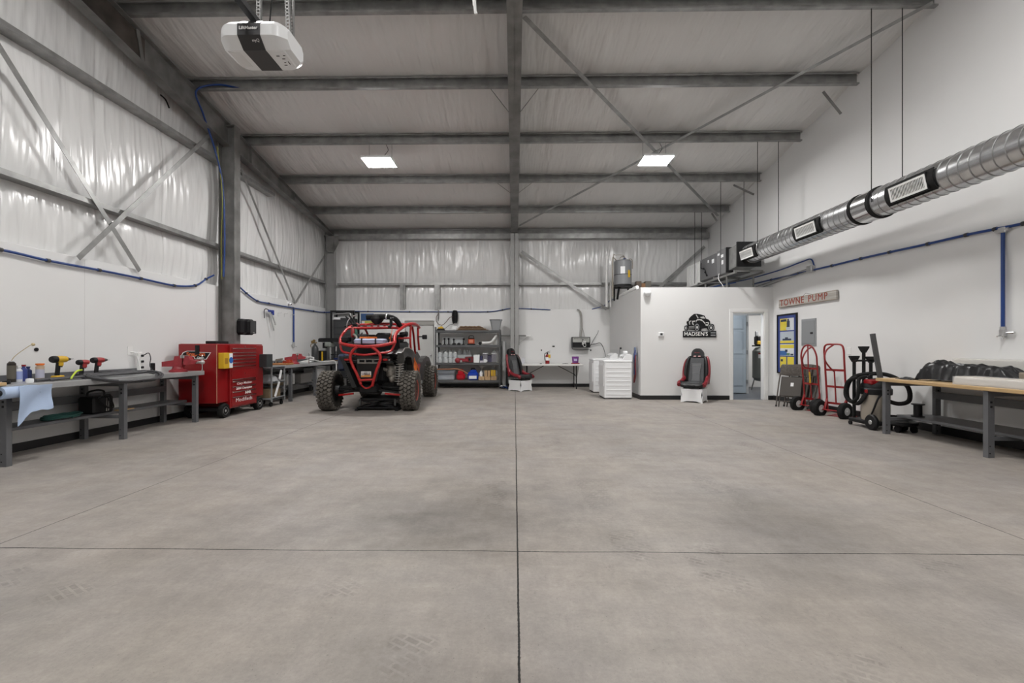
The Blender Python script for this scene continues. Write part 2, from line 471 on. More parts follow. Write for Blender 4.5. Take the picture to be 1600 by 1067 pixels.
struct(MB().prism([(YF, 0), (OFY + .12, 0), (OFY + .12, OFZ - .06), (YB + .4, OFZ - .06), (YB + .4, 8.7), (YF, 8.7)], XR, XR + .14, 'yz').build('wall_right', M_wall))
struct(MB().bb(XR + .14, 8.5, OFY, OFY + .12, 0, OFZ - .06).bb(8.4, 8.5, OFY + .12, YB, 0, OFZ - .06).bb(6.3, 8.5, YB, YB + .1, 0, OFZ - .06).build('wall_office_far', M_wall))
# the wall behind the camera, with its closed sectional door
wf = struct(MB().prism([(-6.4, 0), (-4.3, 0), (-4.3, 4.3), (-.3, 4.3), (-.3, 0), (6.4, 0), (6.4, 8.7), (-6.4, 8.7)], YF - .2, YF).build('wall_front', M_wall))
gd = MB()
for i in range(8): gd.bb(-4.28, -.32, YF - .14, YF - .08, i * .5375, i * .5375 + .53, ch=.01)
struct(gd.build('door_3', M_trimwhite))

# ceiling: sagging sheets laid over the purlins
def roofz(x, y):
    z = zp(y) + .225
    for a, b in zip(PURL, PURL[1:]):
        if b <= y <= a:
            k = (y - b) / (a - b); z -= .065 * math.sin(PI * k) ** .8
    z += noise.noise(Vector((x * 5 + y * .35, y * .16, 3))) * .010 + noise.noise(Vector((x * 1.3, y * .3, 8))) * .012
    s_ = ((x + 6 + .06 * y) % 1.83)
    if s_ < .05: z -= .010
    return z
ce = struct(MB().sheet(lambda u, v: (-6.2 + u * 12.24, YF + v * (YB + .35 - YF), roofz(-6.2 + u * 12.24, YF + v * (YB + .35 - YF))), 300, 330).build('ceiling', V_roof, angle=None))
MB().sheet(lambda u, v: (-6.6 + u * 13.2, -5.6 + v * 20.4, zp(-5.6 + v * 20.4) + .42), 1, 1).build('roof_deck', M_steel, ce)

# purlins: C sections with the lip towards the camera
def cpurlin(y, x0, x1):
    z = zp(y); p = [(0, .2), (0, 0), (-.070, 0), (-.070, .024), (-.066, .024), (-.066, .004), (-.004, .004), (-.004, .196), (-.066, .196), (-.066, .172), (-.070, .172), (-.070, .2)]
    return MB().prism([(y + a, z + b) for a, b in p], x0, x1, 'yz')
for i, y in enumerate(PURL):
    w = ['at the foot of the roof slope, above the far wall', 'second up from the far wall', 'third up from the far wall', 'fourth up from the far wall, just behind the LED panels', 'fifth up from the far wall', 'sixth up from the far wall, highest one fully in view'][i] if i < 6 else 'number %d up from the far wall, over the camera' % (i + 1)
    x1 = 5.98
    struct(cpurlin(y, -5.98, x1).build('roof_beam', M_galv), 'grey steel roof purlin %s' % w)
# bracket plates that carry the purlin ends on the wall
def ibeam_y(pts, web_x, hw=.11, t=.012, tw=.01):
    """I beam running along Y: pts = [(y, ztop, zbottom)...]"""
    m = MB()
    for (y0, a0, b0), (y1, a1, b1) in zip(pts, pts[1:]):
        m.prism([(y0, b0), (y1, b1), (y1, a1), (y0, a0)], web_x - tw / 2, web_x + tw / 2, 'yz')
        m.prism([(y0, b0), (y1, b1), (y1, b1 + t), (y0, b0 + t)], web_x - hw, web_x + hw, 'yz')
        m.prism([(y0, a0 - t), (y1, a1 - t), (y1, a1), (y0, a0)], web_x - hw, web_x + hw, 'yz')
    return m
def raft(y):
    return (y, zp(y) - .002, zp(y) - (.06 if y > 13.9 else .06 + min(.40, (13.9 - y) * .078)))
RY = [14.1, 13.7, 11.0, 8.6, 5.0, -5.1]
ra = struct(ibeam_y([raft(y) for y in RY], .0, .105).build('roof_beam', M_steel), 'deep grey steel rafter running down the middle of the roof')
m = MB()
for y in (9.6, 6.2, 3.0):
    for s_ in (-1, 1): m.bb(s_ * .006, s_ * .1, y, y + .012, raft(y)[2] + .01, raft(y)[1] - .01)
m.build('stiffener', M_steel, ra)
rb = struct(ibeam_y([raft(y) for y in RY], -5.70, .08).build('roof_beam', M_steel), 'grey steel rafter along the insulated side wall')
MB().prism([(5.35, raft(5.35)[2] + .03), (6.9, raft(6.9)[2] + .02), (6.9, raft(6.9)[1] - .04), (5.35, raft(5.35)[1] - .03)], -5.69, -5.675, 'yz').build('splice_plate', mat('rusty_plate', (.065, .055, .048), .6, metal=.3, var=.7, vscale=2.5), rb)
for y in (5.4, 6.85):
    MB().bar((-5.66, y, raft(y)[2] + .01), (-5.66, y - .1, raft(y)[1]), .06, .012, up=(1, 0, 0)).build('stiffener', M_steel, rb)
for y in (9.7, 11.6, 13.2):
    MB().bar((-5.67, y, raft(y)[2] + .01), (-5.67, y, raft(y)[1] - .01), .012, .05, up=(1, 0, 0)).build('stiffener', M_steel, rb)
# flange braces between the middle rafter and two of the purlins
for k, y in enumerate((8.05, 11.18)):
    for s_ in (-1, 1):
        struct(MB().bar((s_ * .42, y, zp(y)), (s_ * .07, y, raft(y)[2] + .01), .025, .006).build('knee_beam', M_steel), 'thin angled brace on the %s side of the middle rafter, %s' % ('opener' if s_ < 0 else 'duct', 'high up the slope' if k == 0 else 'lower down the slope'))
for k, (a, b, y) in enumerate((((1286, 143), (1314, 178), 8.0), ((1146, 289), (1178, 304), 11.15), ((1112, 333), (1120, 345), 12.7))):
    p, q = PY(*a, y), PY(*b, y); q.x = min(q.x, XR - .02); p.x = min(p.x, 5.8)
    struct(MB().bar(p, q, .05, .006, up=(0, 1, 0)).build('knee_beam', M_steel), 'short angled brace from purlin to the duct wall, %s' % ('highest', 'middle', 'lowest')[k])
# columns
def column_x(x0, x1, y, hw, z1, base=True):
    m = MB(); t = .012
    m.bb(x0, x0 + t, y - hw, y + hw, 0, z1); m.bb(x1 - t, x1, y - hw, y + hw, 0, z1); m.bb(x0, x1, y - .004, y + .004, 0, z1)
    if base: m.bb(x0 - .01, x1 + .02, y - hw - .02, y + hw + .02, 0, .015)
    return m
c1 = struct(column_x(-5.82, -5.50, 8.95, .095, 5.60).build('column', M_steel), 'tall grey steel column against the insulated side wall')
MB().bb(-5.81, -5.51, 8.85, 9.05, 5.585, 5.6).build('cap_plate', M_steel, c1)
c2 = MB()
for s_ in (-1, 1): c2.bb(s_ * .006, s_ * .125, 13.84, 14.16, 0, 4.70, ch=.006)
struct(c2.build('column', mat('painted_column', (.33, .33, .325), .42, metal=.25, var=.08, vscale=4)), 'light grey steel column in the middle of the far wall')
MB().bb(-.14, .14, 13.8, 14.16, 4.69, 4.705)
c3 = struct(column_x(-5.82, -5.56, 14.02, .09, 4.62).build('column', mat('painted_column2', (.30, .30, .295), .42, metal=.25, var=.08, vscale=4)), 'grey steel corner column where side wall meets far wall')
MB().prism([(-5.82, 4.66), (-5.42, 4.66), (-5.42, 4.42), (-5.56, 4.15), (-5.82, 4.15)], 13.93, 13.94).build('haunch_plate', M_steel, c3)
# girts
def girt_y(x, z, y0, y1):
    p = [(-.19, 0), (0, 0), (0, .068), (-.022, .068), (-.022, .064), (-.004, .064), (-.004, .004), (-.19, .004)]
    return MB().prism([(x + a, z + b) for a, b in p], y0, y1, 'xz')
struct(girt_y(-5.81, 3.19, YF, 14.1).build('wall_beam', M_galv), 'long lower steel girt on the insulated side wall')
struct(girt_y(-5.81, 4.88, YF, 10.95).build('wall_beam', M_galv), 'long upper steel girt on the insulated side wall')
def girt_x(z, x0, x1, y=14.16):
    p = [(.19, 0), (0, 0), (0, .068), (.022, .068), (.022, .064), (.004, .064), (.004, .004), (.19, .004)]
    return MB().prism([(y + a, z + b) for a, b in p], x0, x1, 'yz')
gb = struct(girt_x(3.17, -5.55, 6.0).build('wall_beam', M_galv), 'steel girt across the insulated part of the far wall')
struct(MB().bb(-5.9, 6.0, 14.10, 14.3, 4.60, 4.76, ch=.004).build('wall_beam', M_galv), 'eave beam along the top of the far wall')
for px_, w in ((629, .16), (683, .16)):
    p = PY(px_, 470, 14.16)
    struct(MB().bb(p.x - w / 2, p.x + w / 2 - .05, 14.14, 14.3, 2.40, 3.18).bb(p.x + w / 2 - .05, p.x + w / 2, 14.17, 14.3, 2.40, 3.18).build('wall_beam', M_galv), 'short upright stud above the far door, %s' % ('over the buggy' if px_ < 650 else 'over the shelving end'))
# flat strap braces
def strap(p, q, nrm, lab, w=.07, t=.006):
    struct(MB().bar(p, q, t, w, up=Vector(nrm).cross(Vector(q) - Vector(p))).build('strap_beam', M_galv), lab)
SX = XL + .05
strap((SX, 6.93, 2.40), (SX, 3.75, 6.05), (1, 0, 0), 'flat steel cross brace on side wall leaning towards the camera')
strap((SX + .02, 5.92, 2.40), (SX + .02, 8.75, 5.5), (1, 0, 0), 'flat steel cross brace rising to the top of the side column')
strap((SX, 11.87, 2.42), (SX, 9.5, 5.02), (1, 0, 0), 'flat steel brace on side wall beyond the column, long one')
strap((SX + .02, 11.9, 2.42), (SX + .02, 14.0, 4.25), (1, 0, 0), 'flat steel brace on side wall rising to the far corner')
a, b = PY(815, 393, 14.13), PY(948, 483, 14.13)
strap(a, b, (0, -1, 0), 'flat steel brace on far wall falling from middle column', w=.09)
a, b = PY(1101, 385, 14.13), PY(1020, 458, 14.13)
strap(a, b, (0, -1, 0), 'flat steel brace on far wall behind the air handler', w=.09)
def under(x, y): return Vector((x, y, zp(y) - .012))
strap(under(.14, 6.62), under(5.75, 12.95), (0, .17, 1), 'flat roof brace falling from middle rafter towards the duct wall')
strap(under(5.85, 6.45) - Vector((0, 0, .01)), under(.14, 13.5) - Vector((0, 0, .01)), (0, .17, 1), 'flat roof brace falling from duct wall to the foot of the middle rafter')

# far door, deep set, in its frame
d1 = struct(MB().bb(-3.40, -2.54, YB + .06, YB + .10, .01, 2.03, ch=.003).build('door_1', mat('door_paint', (.60, .60, .585), .45)))
MB().bb(-3.51, -2.43, YB - .012, YB + .02, 2.06, 2.13).bb(-3.51, -3.43, YB - .012, YB + .02, 0, 2.06).bb(-2.51, -2.43, YB - .012, YB + .02, 0, 2.06).build('casing', M_trimwhite, d1)
MB().bb(-3.42, -2.52, YB + .02, YB + .08, 1.93, 2.06).build('head_stop', mat('beige_head_board', (.36, .35, .33), .6), d1)  # darker beige board across the top of the recess
MB().lathe([(.0, -.06), (.026, -.055), (.026, -.03), (.01, -.02), (.01, 0)], (-2.62, YB + .06, .98), 'y', 12).build('door_handle', M_chrome, d1)
MB().bb(-3.5, -2.4, YB + .15, YB + .2, 0, 2.2).build('door_backing', M_trimwhite, d1)

# office box
w1 = struct(MB().prism([(OFX, 0), (5.09, 0), (5.09, 2.04), (5.83, 2.04), (5.83, 0), (XR, 0), (XR, OFZ), (OFX, OFZ)], OFY, OFY + .12).build('wall_office_front', M_wall))
struct(MB().bb(OFX, OFX + .12, OFY + .12, YB, 0, OFZ).build('wall_office_side', M_wall))
struct(MB().bb(OFX + .12, 8.5, OFY + .12, YB, OFZ - .16, OFZ - .06).build('ceiling_office', M_wall))
# inner partition with its own opening
struct(MB().bb(OFX + .12, 6.13, 12.2, 12.3, 0, OFZ - .16).bb(6.98, 8.4, 12.2, 12.3, 0, OFZ - .16).bb(6.13, 6.98, 12.2, 12.3, 2.12, OFZ - .16).build('wall_partition', M_wall))
tr = MB()
for x0, x1, z0, z1 in ((5.02, 5.095, 0, 2.045), (5.825, 5.91, 0, 2.045), (5.02, 5.91, 2.045, 2.12)): tr.bb(x0, x1, OFY - .018, OFY, z0, z1, ch=.004)
struct(tr.build('trim_1', M_trimwhite))
jm = MB().bb(5.09, 5.11, OFY, OFY + .12, 0, 2.04).bb(5.81, 5.83, OFY, OFY + .12, 0, 2.04).bb(5.11, 5.81, OFY, OFY + .12, 2.02, 2.04)
struct(jm.build('trim_2', M_trimwhite))
struct(MB().bb(6.135, 6.195, 12.14, 12.32, 0, 2.12).bb(6.195, 6.97, 12.14, 12.32, 2.08, 2.12).bb(6.92, 6.98, 12.14, 12.32, 0, 2.12).build('trim_3', M_trimwhite))
# pale blue six-panel leaf folded back against the partition
dx0, dx1 = 5.37, 6.12
M_bdoor = mat('pale_blue_door', (.56, .63, .69), .45)
d2 = struct(MB().bb(dx0, dx1, 12.12, 12.16, .02, 2.07, ch=.003).build('door_2', M_bdoor))
for (z0, z1) in ((.22, .92), (1.06, 1.62), (1.72, 1.96)):
    for (a, b) in ((dx0 + .1, dx0 + .36), (dx1 - .36, dx1 - .1)):
        MB().bb(a, b, 12.108, 12.121, z0, z1, ch=.012).build('raised_panel', M_bdoor, d2)
        MB().bb(a - .02, b + .02, 12.113, 12.121, z0 - .02, z1 + .02, ch=.008).build('panel_moulding', mat('pale_blue_door2', (.50, .57, .63), .45), d2)
for z in (.32, 1.1, 1.85): MB().bb(6.112, 6.16, 12.105, 12.142, z - .05, z + .05).build('hinge', M_alu, d2)
MB().lathe([(.0, -.055), (.028, -.05), (.028, -.03), (.01, -.02), (.01, 0)], (5.45, 12.12, .95), 'y', 12).build('door_handle', M_chrome, d2)
# black vinyl bases
def baseb(name, x0, x1, y0, y1, h=.10): struct(MB().bb(x0, x1, y0, y1, 0, h, ch=.003).build(name, M_baseb))
baseb('baseboard_back', -2.42, OFX, YB - .012, YB)
baseb('baseboard_office_front', OFX - .012, 5.02, OFY - .012, OFY)
baseb('baseboard_office_side', OFX - .012, OFX, OFY, YB)
baseb('baseboard_corner', 5.91, XR, OFY - .012, OFY)
baseb('baseboard_right', XR - .012, XR, YF, OFY - .012, .11)
baseb('baseboard_left', XL, XL + .012, YF, 13.9, .1)

# ================================================================== LIGHTS
M_led = mat('led_diffuser', (.9, .9, .9), .4, emit=(LAMP_COLOR, LAMP_POWER))
def led_panel(x, y, lab, rot=0.0):
    z = zp(9.62) - .42 if y > 9 else zp(y) - .40
    t = thing('ceiling_light', lab, 'ceiling light', (x, y, z), 0, 'LED panels hung from the purlins')
    w, d = .62, .50
    MB().bb(-w / 2, w / 2, -d / 2, d / 2, .004, .05, ch=.008).build('housing', M_white, t)
    MB().bb(-w / 2 + .012, w / 2 - .012, -d / 2 + .012, d / 2 - .012, -.002, .004).build('diffuser', M_led, t)
    for sx in (-.24, .24):
        MB().cyl((sx, .1, .05), (sx, .1, .42), .003, n=6).build('hanger_wire', M_blackmetal, t)
    MB().tube([(.05, .1, .05), (.09, .08, .18), (.16, .1, .30), (.12, .11, .42)], .006, 6).build('power_cord', M_blackmetal, t)
    return t
a = PY(592, 250, 9.5)
led_panel(a.x, 9.52, 'bright LED panel hung from purlin above the buggy')
a = PY(1025, 249, 9.5)
led_panel(a.x, 9.52, 'bright LED panel hung where the roof braces cross')
for y, w in ((3.9, 'over the open floor in front of the camera'), (-1.75, 'by the roll-up door')):
    for x, v in ((-2.85, 'bench'), (3.1, 'duct')):
        led_panel(x, y, 'LED panel %s on the %s side' % (w, v))
# lamp in the office lobby and one in the compressor room
M_led2 = mat('lobby_diffuser', (.9, .9, .9), .4, emit=((.92, .96, 1.0), 15.0))
for (x, y, w) in ((5.2, 11.4, 'in the office lobby'), (7.3, 12.75, 'in the compressor room')):
    if x > 6: M_led2 = mat('back_room_diffuser', (.9, .9, .9), .4, emit=((1.0, .97, .93), 30.0))
    t = thing('ceiling_light', 'flush cool white lamp on the ceiling %s' % w, 'ceiling light', (x, y, OFZ - .16))
    MB().lathe([(.17, 0), (.17, -.03), (.15, -.04)], n=24).build('housing', M_white, t)
    MB().lathe([(.145, -.035), (.12, -.055), (0.0, -.065)], n=24).build('diffuser', M_led2, t)

# ================================================================== OVERHEAD: opener, duct, air handler, air lines
# garage door opener hung on perforated straps
def build_opener():
    # long axis of the unit runs along Y; seen from below and in front
    c = PY(408, 76, 2.6)
    t = thing('garage_door_opener', 'white and black garage door opener hanging from perforated straps', 'door opener', (c.x, 2.62, c.z + .02), 0)
    t.scale = (.84, .84, .84)
    def shell(x0, x1, mm, nm, inset=0.0, parent=t, z0=-.085, z1=.085):
        m = MB(); W = .225
        def rad(x):   # rounded ends
            k = abs(x) / W; return 1 - .42 * max(0, (k - .62) / .38) ** 2
        xs = [x0 + (x1 - x0) * i / 10 for i in range(11)]
        prof = [(-.17, -.03), (-.17, .045), (-.13, z1), (.15, z1), (.19, .04), (.19, -.03), (.12, z0), (-.10, z0)]
        vs = []; n = len(prof)
        for x in xs:
            k = rad(x); vs += [(x, y * (k * .9 + .1) * (1 - inset), z * (k * .75 + .25) * (1 - inset)) for y, z in prof]
        fs = [tuple(range(n - 1, -1, -1)), tuple(range(10 * n, 11 * n))]
        for i in range(10):
            fs += [(i * n + j, i * n + (j + 1) % n, (i + 1) * n + (j + 1) % n, (i + 1) * n + j) for j in range(n)]
        m.add(vs, fs); return m.build(nm, mm, parent, angle=32)
    shell(-.225, -.075, M_white, 'end_cover')
    shell(.075, .225, M_white, 'end_cover')
    b = shell(-.075, .075, mat('opener_black', (.03, .03, .032), .35), 'centre_body', inset=-.02)
    text('LiftMaster', .030, M_gum, b, 'lettering', (0, -.178, .012), (PI / 2, 0, 0), .0006, bold=.0006)
    text('myQ', .024, M_gum, b, 'lettering', (.035, -.150, -.052), (PI / 2 + .65, 0, 0), .0006)
    lens = MB().box((-.15, .0, -.075), (.085, .17, .022), ch=.01)
    lens.build('light_lens', mat('opener_lens', (.85, .85, .85), .2, alpha=.8), t)
    l2 = MB().box((.15, .0, -.075), (.085, .17, .022), ch=.01).build('light_lens', M_white, t)
    s = MB()
    for (x, y, w, d) in ((.125, -.04, .02, .005), (.15, -.01, .02, .005), (.17, -.045, .015, .005), (.14, .03, .012, .004), (.165, .035, .005, .03), (.13, .06, .02, .004)):
        s.box((x, y, -.087), (w, d, .003))
    s.build('vent_grille', M_black, l2)
    MB().box((-.0, .06, .094), (.20, .16, .022), ch=.005).build('mounting_plate', M_blackmetal, t)
    # the rail runs back over the camera to the roll-up door behind it
    MB().bar((-.0, .05, .115), (-.32, -1.6, .58), .045, .035).bar((-.32, -1.6, .58), (-.85, -6.4, 1.1), .045, .035).build('rail', M_blackmetal, t)
    tops = (zp(2.62) - c.z) / .84
    for (x0, y0, x1, y1) in ((-.09, .10, -.10, .12), (.13, .10, .02, .10), (.13, .13, .13, .16)):
        st = MB(); p, q = Vector((x0, y0, .09)), Vector((x1, y1, min(tops, 2.3)))
        d = q - p; n = int(d.length / .025)
        for e in (-.0115, .0115): st.bar(p + Vector((e, 0, 0)), q + Vector((e, 0, 0)), .006, .002, up=(0, 1, 0))
        for i in range(0, n): st.box(p + d * (i / n), (.022, .002, .010))
        st.bar(p + Vector((.0135, .012, 0)), q + Vector((.0135, .012, 0)), .002, .022, up=(0, 1, 0))
        st.build('hanging_strap', M_galv, t)
    MB().tube([(-.02, .1, .1), (-.03, .16, .4), (.0, .2, 1.0), (.0, .2, min(tops, 2.3))], .005, 6).build('power_cord', M_black, t)
    # cross bar up on the purlins that carries the straps
    MB().bb(-.5, .5, .09, .13, min(tops, 2.3), min(tops, 2.3) + .04).build('carrier_angle', M_galv, t)
    for x in (-.45, .45): MB().bar((x, .11, min(tops, 2.3)), (x, (3.5 - 2.62) / .84, (zp(3.5) - c.z + .01) / .84), .03, .03).build('carrier_strut', M_galv, t)
build_opener()
# white cord hanging from the roof by the middle rafter
a = PY(744, 22, 4.0)
tag(MB().tube([(a.x - .02, 4.0, zp(4.0) + .1), (a.x - .015, 4.0, a.z + .3), (a.x, 4.0, a.z)], .012, 8).tube([(a.x - .035, 4.0, zp(4.0) + .1), (a.x - .03, 4.0, a.z + .3), (a.x - .005, 4.0, a.z + .1)], .008, 8).build('pull_cord', M_whiteplastic), 'white cord hanging from the roof beside the middle rafter', 'cord')

# spiral duct with saddle grilles
DX, DZ, DR = 5.30, 3.32, .21
t = thing('spiral_duct', 'round silver spiral air duct hanging along the white side wall', 'duct', (DX, 4, DZ))
def duct_seg(y0, y1):
    m = MB(); n = 40; vs, fs = [], []
    K = int(abs(y1 - y0) / .02)
    prof = []
    m.lathe([(DR, y0 - 4), (DR, y1 - 4)], (0, 0, 0), 'y', 48)
    return m
duct_seg(-4.6, 10.35).build('duct_tube', M_duct, t)
# spiral seam: a low ridge wound round the tube
pts = []
pitch = .128
tt = -4.55
hel = []
while tt < 10.3:
    a = tt / pitch * 2 * PI
    hel.append((DR * 1.004 * math.cos(a), tt - 4, DR * 1.004 * math.sin(a))); tt += pitch / 28
MB().tube(hel, .006, 4, smooth=False).build('spiral_seam', mat('duct_seam', (.30, .30, .30), .35, metal=.8), t)
for y0, y1 in ((6.62, 6.68), (6.98, 7.04)): MB().lathe([(DR + .002, y0 - 4), (DR + .022, y0 - 4 + .004), (DR + .022, y1 - 4 - .004), (DR + .002, y1 - 4)], (0, 0, 0), 'y', 40).build('rubber_collar', M_blackrub, t)
MB().lathe([(DR + .012, 2.68), (DR + .012, 2.98)], (0, 0, 0), 'y', 40).build('coupling_sleeve', M_chrome, t)
for y in (5.96, 8.03, 10.05, 2.3, -.8):
    ang = R(12)
    sad = thing('x', 'x y z w', 'x') if False else None
    m = MB()
    # saddle: dark curved collar hugging the duct
    vs_n = 14; L2, aw = .36, .62
    def sad_fn(u, v, y=y, k=DR + .012):
        th = PI + ang + (u - .5) * 2 * aw
        return (k * math.cos(th), y - 4 + (v - .5) * 2 * L2, k * math.sin(th) )
    m.sheet(sad_fn, 14, 6, .012)
    g = m.build('grille_saddle', M_blackrub, t)
    nrm = Vector((-math.cos(ang), 0, -math.sin(ang))); upv = Vector((-math.sin(ang), 0, math.cos(ang)))
    rot = Matrix((Vector((0, 1, 0)), nrm, upv)).transposed()   # local x = along duct, y = outward, z = up
    cen = nrm * (DR + .012) + Vector((0, y - 4, 0))
    f = MB(); w, h = .54, .19
    bx = MB()
    for (cx_, cz_, sx_, sz_) in ((0, h / 2 - .0125, w, .025), (0, -h / 2 + .0125, w, .025), (-w / 2 + .0125, 0, .025, h - .05), (w / 2 - .0125, 0, .025, h - .05)):
        f.box(cen + rot @ Vector((cx_, .012, cz_)), (sx_, .012, sz_), rot=rot)
    gf = f.build('grille_frame', M_whiteplastic, t)
    s = MB(); n = 22
    for i in range(n): s.box(cen + rot @ Vector((-w / 2 + .03 + (w - .06) * (i + .5) / n, .008, 0)), (.007, .014, h - .05), rot=rot)
    s.build('louvre_slats', M_whiteplastic, gf)
    b = MB().box(cen + rot @ Vector((0, -.012, 0)), (w + .03, .045, h + .03), rot=rot)
    b.build('grille_throat', M_black, t)
# duct hangers
hang = 0
for (px_, py_, pur) in ((1357, 22, 5), (1410, 22, 5), (1188, 226, 3), (1226, 226, 3), (1122, 290, 2), (1163, 290, 2), (1063, 333, 1), (1096, 333, 1)):
    y = PURL[pur]; p = PY(px_, py_, y + .0); z1 = zp(y)
    x = p.x
    if pur >= 3:
        dx = x - DX; zb = DZ + (math.sqrt(max(DR * DR - dx * dx, 0)) if abs(dx) < DR else 0) - .0
        if abs(dx) >= DR - .01: x = DX + math.copysign(DR + .006, dx); zb = DZ - .02
        if abs(p.x - DX) > .12: x = DX + math.copysign(DR + .008, dx); zb = DZ - .03
    else: x = min(max(x, 5.02), 5.58); zb = 3.0
    nm = ['high up the slope', 'halfway up the slope', 'over the air handler', 'over its louvred end'][hang // 2]
    if pur >= 3:
        side = 'room' if hang % 2 == 0 else 'wall'
    else: side = 'room' if hang % 2 == 0 else 'wall'
    tag(MB().cyl((x, y - .02, zb), (x, y - .02, z1), .0065, n=6).build('hanger_rod', M_blackmetal), 'thin steel rod carrying the duct on its %s side, %s' % (side, nm) if pur >= 3 else 'thin steel rod holding the air handler on its %s side, %s' % (side, nm), 'hanger rod', 'duct hanger rods')
    hang += 1

# air handler on a platform at the end of the duct
t = thing('air_handler', 'grey air handler boxes with white louvred return above the office', 'air handler', (5.3, 12, 2.98))
tr_ = MB()
vs = []
for (y, x0, x1, z0, z1) in ((10.33, 5.04, 5.50, 3.07, 3.57), (10.88, 5.08, 5.55, 3.05, 3.55)):
    vs += [(x0 - 5.3, y - 12, z0 - 2.98), (x1 - 5.3, y - 12, z0 - 2.98), (x1 - 5.3, y - 12, z1 - 2.98), (x0 - 5.3, y - 12, z1 - 2.98)]
tr_.add(vs, [(3, 2, 1, 0), (4, 5, 6, 7), (0, 1, 5, 4), (1, 2, 6, 5), (2, 3, 7, 6), (3, 0, 4, 7)])
tr_.build('transition_duct', M_galv, t)
MB().bb(-.30, .24, -1.70, -1.66, .06, .62).build('duct_flange', M_blackmetal, t)
MB().bb(-.28, .28, -1.14, -1.10, .02, .62).build('duct_flange', M_blackmetal, t)
M_ah = mat('air_handler_grey', (.16, .16, .165), .45, var=.05)
u1 = MB().bb(-.28, .3, -1.10, -.62, .02, .62, ch=.008).build('fan_section', M_ah, t)
u2 = MB().bb(-.27, .3, -.60, .42, .03, .60, ch=.008).build('coil_section', mat('air_handler_grey2', (.12, .12, .125), .45), t)
for (y, z, h, w) in ((-.98, .42, .07, .12), (-.78, .5, .05, .1), (-.98, .25, .1, .09)): MB().bb(-.284, -.28, y, y + w, z, z + h).build('label', M_paper, u1)
for (y, z, h, w) in ((-.45, .38, .1, .13), (-.15, .44, .07, .08)): MB().bb(-.274, -.27, y, y + w, z, z + h).build('label', M_paper, u2)
m = MB()
for i, z in enumerate((.12, .22, .33)): m.ball((-.285, -.05 + .1 * i, z), .025, 8, 6)
m.tube([(-.29, .30, .5), (-.33, .2, .35), (-.3, .05, .3), (-.32, -.1, .12)], .012, 6).build('refrigerant_line', M_black, u2)
lb = MB().bb(-.25, .28, .44, 1.35, .0, .56).build('return_plenum', M_blackmetal, t)
fr = MB()
for (y0, y1, z0, z1) in ((.44, 1.35, .54, .58), (.44, 1.35, -.02, .02), (.44, .48, .02, .54), (1.31, 1.35, .02, .54)): fr.bb(-.275, -.25, y0, y1, z0, z1)
lf = fr.build('louvre_frame', M_whiteplastic, t)
s = MB()
for i in range(9): s.bb(-.272, -.252, .52 + i * .092, .57 + i * .092, .02, .54)
s.build('louvre_slats', M_whiteplastic, lf)
for (x0, x1, z0, z1) in ((-.25, .28, .54, .58), (-.25, .28, -.02, .02)): MB().bb(x0, x1, .41, .44, z0, z1).build('plenum_rim', M_whiteplastic, t)
st = MB()
for y in (-1.6, -.55, .42): st.bb(-.32, .34, y, y + .04, -.04, .0)
st.bb(-.32, -.28, -1.65, 1.4, -.08, -.04).bb(.30, .34, -1.65, 1.4, -.08, -.04)
for y in (-1.2, 0, 1.2):
    for x in (-.30, .32): st.bb(x - .015, x + .015, y - .015, y + .015, OFZ - .06 - 2.98, -.08)
st.build('support_stand', M_steel, t)
MB().tube([(-.3, -.8, .05), (-.36, -.9, -.1), (-.3, -1.0, -.28), (-.33, -1.05, -.41)], .007, 6).build('drain_hose', M_whiteplastic, t)

# blue compressed air lines
def line(name, pts, lab, r=.016, clips=True, wallaxis='x', cat='air line'):
    t = thing(name, lab, cat, pts[0])
    o = Vector(pts[0]); P_ = [Vector(p) - o for p in pts]
    MB().tube(P_, r, 8, per=8).build('pipe', M_blue, t)
    if clips:
        for p in P_[1:-1]:
            MB().lathe([(r + .008, -.02), (r + .008, .02)], p, 'y' if wallaxis == 'x' else 'x', 10).build('pipe_clip', M_dgrey, t)
    return t
S = XL + .035
lp = [PX(a, b, S) for a, b in ((-160, 363), (0, 390), (75, 407), (155, 422), (220, 435), (272, 446), (305, 446), (322, 436))]
lp.append(PX(334, 430, S))
line('air_hose', lp, 'blue air hose clipped along the top of the white side wall')
lp2 = [Vector((-5.67, 8.78, 2.6)), Vector((-5.66, 8.80, 3.4)), Vector((-5.70, 8.80, 4.4)), Vector((-5.72, 8.6, 5.0)), Vector((-5.66, 8.2, 5.45)), Vector((-5.62, 7.95, 5.75)), Vector((-5.3, 8.02, 5.9)), Vector((-4.9, 8.015, 5.83))]
line('air_hose', lp2, 'blue air hose running up the tall side column to the roof', clips=False)
tag(MB().tube([(-5.71, 8.79, 2.55), (-5.72, 8.79, 3.3), (-5.70, 8.79, 4.2), (-5.74, 8.70, 5.1)], .009, 6).build('power_cable', mat('cable_yellow', (.25, .25, .05), .5)), 'thin yellow-green cable running up the tall side column', 'cable')
lp3 = [PX(a, b, S) for a, b in ((369, 443), (385, 458), (402, 470), (420, 474), (458, 481), (490, 486), (507, 488))] + [Vector((-5.5, YB - .035, 2.34))]
line('air_hose', lp3, 'blue air hose clipped along the side wall beyond the column')
lp4 = [PY(a, b, YB - .03) for a, b in ((500, 489), (530, 486), (575, 486.5), (640, 487), (700, 487), (762, 487), (785, 484), (798, 482), (830, 482.5), (860, 484))]
line('air_hose', lp4, 'blue air hose clipped across the far wall above the door', r=.014, wallaxis='y')
lp5 = [PY(a, b, YB - .03) for a, b in ((925, 483), (940, 479), (948, 475))] 
